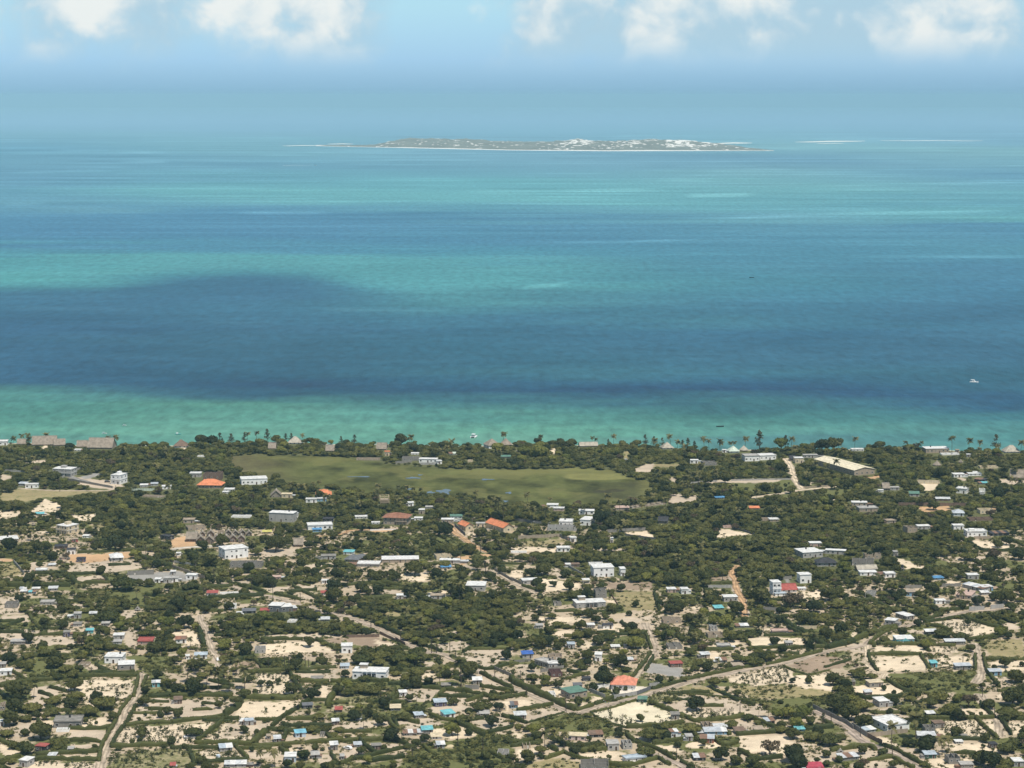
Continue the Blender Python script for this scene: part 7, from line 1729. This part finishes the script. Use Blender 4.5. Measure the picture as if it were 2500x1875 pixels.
def catamaran(px, py, rz, S, label):
    g = sea_at(px, py); root = bpy.data.objects.new('catamaran', None); COL.objects.link(root); root.location = (g[0], g[1], -1.2); root.rotation_euler = (0, 0, rz); root.scale = (S, S, S); tag(root, label, 'boat')
    for s_ in (-1, 1): mb = MB(); hull(mb, 12, 1.5, 1.5, s_ * 2.4); link('hull', mb.mesh('hull', BOATM, False), root)
    mb = MB(); mb.box(-5, 2.6, -2.9, 2.9, 1.35, 1.65); link('deck', mb.mesh('deck', BOATM), root)
    mb = MB(); mb.poly([(-3, -2, 1.65), (2, -2, 1.65), (2, 2, 1.65), (-3, 2, 1.65), (-3, -1.8, 2.9), (.8, -1.7, 2.9), (.8, 1.7, 2.9), (-3, 1.8, 2.9)], [(4, 5, 6, 7), (0, 1, 5, 4), (1, 2, 6, 5), (2, 3, 7, 6), (3, 0, 4, 7)]); link('cabin', mb.mesh('cabin', BOATM), root)
    mb = MB(); mb.box(-3.03, 1.1, -1.93, 1.93, 1.95, 2.45); link('window_band', mb.mesh('window_band', GLASS), root)
    mb = MB(); mb.box(-4.6, .6, -2.0, 2.0, 4.1, 4.25); link('canopy', mb.mesh('canopy', BOATM), root)
    for u in (-4.3, .2):
        for v in (-1.7, 1.7): mb = MB(); mb.box(u - .06, u + .06, v - .06, v + .06, 1.6 if u < -3 else 2.9, 4.1); link('post', mb.mesh('post', METAL), root)
catamaran(2378, 934, -.35, .74, 'white catamaran alone on the dark blue water')
catamaran(1157, 1068, 1.35, .8, 'white canopied catamaran moored in the shallows off the conical thatch')
def small_boat(px, py, rz, L, col, label):
    g = sea_at(px, py); root = bpy.data.objects.new('small_boat', None); COL.objects.link(root); root.location = (g[0], g[1], -1.2); root.rotation_euler = (0, 0, rz); tag(root, label, 'boat')
    mb = MB(); hull(mb, L, L * .3, L * .12); link('hull', mb.mesh('hull', WALLM[col]), root)
    if col == 'dk':
        for u in (-.2, .08): mb = MB(); mb.box(u * L - .12, u * L + .12, -L * .11, L * .11, L * .07, L * .085); link('thwart', mb.mesh('thwart', WOOD), root)
        return
    mb = MB(); mb.box(-L * .3, -L * .05, -L * .1, L * .1, L * .13, L * .24); link('console', mb.mesh('console', BOATM if col != 'wh' else WALLM['bl']), root); mb = MB(); mb.box(-L * .34, L * .02, -L * .13, L * .13, L * .32, L * .335); link('canopy', mb.mesh('canopy', BOATM), root)
    for u in (-L * .32, 0):
        for v in (-L * .12, L * .12): mb = MB(); mb.box(u - .04, u + .04, v - .04, v + .04, L * .12, L * .32); link('post', mb.mesh('post', METAL), root)
small_boat(435, 1061, .2, 5.5, 'tq', 'turquoise and white boat anchored close to the beach')
small_boat(255, 1059, .1, 4.5, 'wh', 'small white boat anchored off the tall pale ridged lodge')
small_boat(304, 1039, .3, 3.6, 'wh', 'tiny white boat farther out in the green shallows')
small_boat(1758, 1042, .05, 7, 'dk', 'long dark boat in the shallows off the shore palms')
small_boat(770, 404, .1, 11, 'wh', 'distant white speedboat trailing a wake towards the island')
small_boat(1835, 678, .0, 8, 'dk', 'lone dark boat far out in the open sea')
FOAM = plain('sea_foam', (.62, .72, .74), .1, .05)
mb = MB()
for i in range(13):
    px = 690 + 78 * i / 12; w = .5 * (1 - i / 14); x, y = gnd(px, 403.8 + .5 * math.sin(i), -1.2); x2, y2 = gnd(px, 403.8 + w + .5 * math.sin(i), -1.2); mb.v += [(x, y, -.9), (x2, y2, -.9)]
for i in range(12): mb.f.append((2 * i + 1, 2 * i, 2 * i + 2, 2 * i + 3)); mb.m.append(0)
tag(link('boat_wake', mb.mesh('boat_wake', FOAM)), 'thin white wake behind the distant speedboat', kind='stuff')

# ------------------------------------------------------------------ tanks, heaps, people
def water_tower(tile, x, y, h, label):
    g = gt(tile, x, y); root = bpy.data.objects.new('water_tower', None); COL.objects.link(root); root.location = (g[0], g[1], 0); tag(root, label, 'tank')
    for u in (-.7, .7):
        for v in (-.7, .7): q = MB(); q.box(u - .1, u + .1, v - .1, v + .1, 0, h); link('leg', q.mesh('leg', METAL), root)
    q = MB(); q.box(-.95, .95, -.95, .95, h, h + .15); link('platform', q.mesh('platform', WALLM['lg']), root); q = MB(); q.cyl(0, 0, h + .15, h + 1.9, .85, .8, 12); q.cyl(0, 0, h + 1.9, h + 2.2, .8, .2, 12); link('tank', q.mesh('tank', ROOFM['dk']), root)
water_tower('Q5', 648, 445, 2.2, 'black water tank on a short stand beside the sandy plot')
q = MB(); g = gt('R1', 615, 1378); q.cyl(0, 0, 0, 1.7, .95, .95, 14); q.cyl(0, 0, 1.7, 1.95, .95, .3, 14); tag(link('water_tank', q.mesh('water_tank', WALLM['wb']), None, (g[0], g[1], 0)), 'pale blue round water tank below the pale blue tin hut', 'tank')
def heap(tile, x, y, w, h, m, label):
    g = gt(tile, x, y); wm = w / TS / ppm(t2p(tile, x, y)[1]) / 2; mb = MB(); n = 12; rr = random.Random(int(x)); rings = ((1, 0), (.72, .45), (.38, .85), (.05, 1)); 
    for r, z in rings:
        for k in range(n): a = 2 * math.pi * k / n; q = r * (1 + .18 * rr.uniform(-1, 1)); mb.v.append((wm * q * math.cos(a), wm * .8 * q * math.sin(a), z * h - .05))
    for i in range(3):
        for k in range(n): a, b = i * n + k, i * n + (k + 1) % n; mb.f.append((a, b, b + n, a + n)); mb.m.append(0)
    tag(link('sand_heap', mb.mesh('sand_heap', m), None, (g[0], g[1], 0)), label, 'heap', 'heaps of building sand')
SAND = plain('heap_sand', (.55, .45, .28), .12)
heap('R2', 1410, 1235, 140, 1.4, SAND, 'yellow sand heap beside the silver roofed hut'); heap('Q5', 560, 1290, 200, 1.8, SAND, 'large yellow sand heap behind the turquoise walled house'); heap('Q5', 1830, 670, 150, 1.6, plain('heap_earth', (.36, .26, .19), .15), 'brown earth heap beside the blue walled school building')
heap('Q2', 1090, 525, 60, .5, SAND, 'little sand heap in the clearing under mango trees'); heap('Q1', 970, 1080, 70, 1.2, plain('heap_orange', (.50, .29, .14), .15), 'orange earth heap in the thicket')
heap('Q1', 2140, 1262, 100, 1.0, plain('heap_pink', (.42, .30, .24), .15), 'pinkish earth heap at the edge of the ploughed plot')

def person_mesh(shirt, trouser):
    J = {'pelvis': (0, 0, .92), 'chest': (0, 0, 1.28), 'neck': (0, 0, 1.46), 'head': (0, .02, 1.62), 'top': (0, .01, 1.72), 'kl': (-.11, .10, .5), 'fl': (-.12, .02, .07), 'tl': (-.12, .18, .04), 'kr': (.11, -.04, .5), 'fr': (.12, -.20, .09), 'tr': (.12, -.06, .04), 'hl': (-.1, 0, .88), 'hr': (.1, 0, .88), 'sl': (-.19, 0, 1.4), 'el': (-.26, -.08, 1.12), 'wl': (-.25, .08, .9), 'sr': (.19, 0, 1.4), 'er': (.26, .04, 1.12), 'wr': (.25, .16, .92)}
    rad = dict(pelvis=.14, chest=.16, neck=.06, head=.105, top=.07, kl=.07, kr=.07, fl=.05, fr=.05, tl=.04, tr=.04, hl=.1, hr=.1, sl=.07, sr=.07, el=.045, er=.045, wl=.035, wr=.035)
    E = [('pelvis', 'chest'), ('chest', 'neck'), ('neck', 'head'), ('head', 'top'), ('pelvis', 'hl'), ('hl', 'kl'), ('kl', 'fl'), ('fl', 'tl'), ('pelvis', 'hr'), ('hr', 'kr'), ('kr', 'fr'), ('fr', 'tr'), ('chest', 'sl'), ('sl', 'el'), ('el', 'wl'), ('chest', 'sr'), ('sr', 'er'), ('er', 'wr')]
    ks = list(J); me = bpy.data.meshes.new('body'); me.from_pydata([J[k] for k in ks], [(ks.index(a), ks.index(b)) for a, b in E], [])
    o = bpy.data.objects.new('body', me); COL.objects.link(o); md = o.modifiers.new('skin', 'SKIN'); o.modifiers.new('sub', 'SUBSURF').levels = 1
    for i, k in enumerate(ks): v = me.skin_vertices[0].data[i]; v.radius = (rad[k], rad[k]); v.use_root = k == 'pelvis'
    dg = bpy.context.evaluated_depsgraph_get(); m2 = bpy.data.meshes.new_from_object(o.evaluated_get(dg)); bpy.data.objects.remove(o); m2.name = 'body'
    m2.materials.clear(); [m2.materials.append(x) for x in (shirt, trouser, SKINM)]
    for p in m2.polygons: z = p.center.z; p.material_index = 2 if z > 1.47 or (z < 1.08 and abs(p.center.x) > .2) or z < .1 else 0 if z > .95 else 1; p.use_smooth = True
    return m2
SKINM = plain('skin', (.10, .06, .04), .05); PW = person_mesh(WALLM['wh'], ROOFM['dk']); PD = person_mesh(ROOFM['rd'], ROOFM['bl'])
for i, (x, y, me, lab) in enumerate(((1190, 665, PW, 'person in a white top walking on the sandy cross road'), (1215, 668, PD, 'person in red beside the person in white on the cross road'), (1250, 678, PD, 'person in red walking apart on the verge of the cross road'), (1040, 690, PW, 'person in a white top at the hedge gap by the road corner'))):
    g = gt('R3', x, y); o = link('person', me, None, (g[0], g[1], gz(*g) + .1), rng.random() * 6); tag(o, lab, 'person', 'people on the cross road')

# ------------------------------------------------------------------ air
hz = MB(); hz.box(-27500, 27500, -1400, 62500, -5.5, 345)
hm = bpy.data.materials.new('air'); hm.use_nodes = True; HN = hm.node_tree.nodes; HN.remove(HN['Principled BSDF']); pv = nd(HN, 'ShaderNodeVolumePrincipled')
pv.inputs['Color'].default_value = AIR_COL; pv.inputs['Density'].default_value = HAZE_D; pv.inputs['Anisotropy'].default_value = AIR_G
hm.node_tree.links.new(pv.outputs[0], HN['Material Output'].inputs['Volume'])
tag(link('haze', hz.mesh('haze', hm)), 'thin blue sea haze over the coast', kind='stuff')
print('trees', len(placed), 'rest', len(rest), 'houses', len(BLD), 'objects', len(bpy.data.objects))
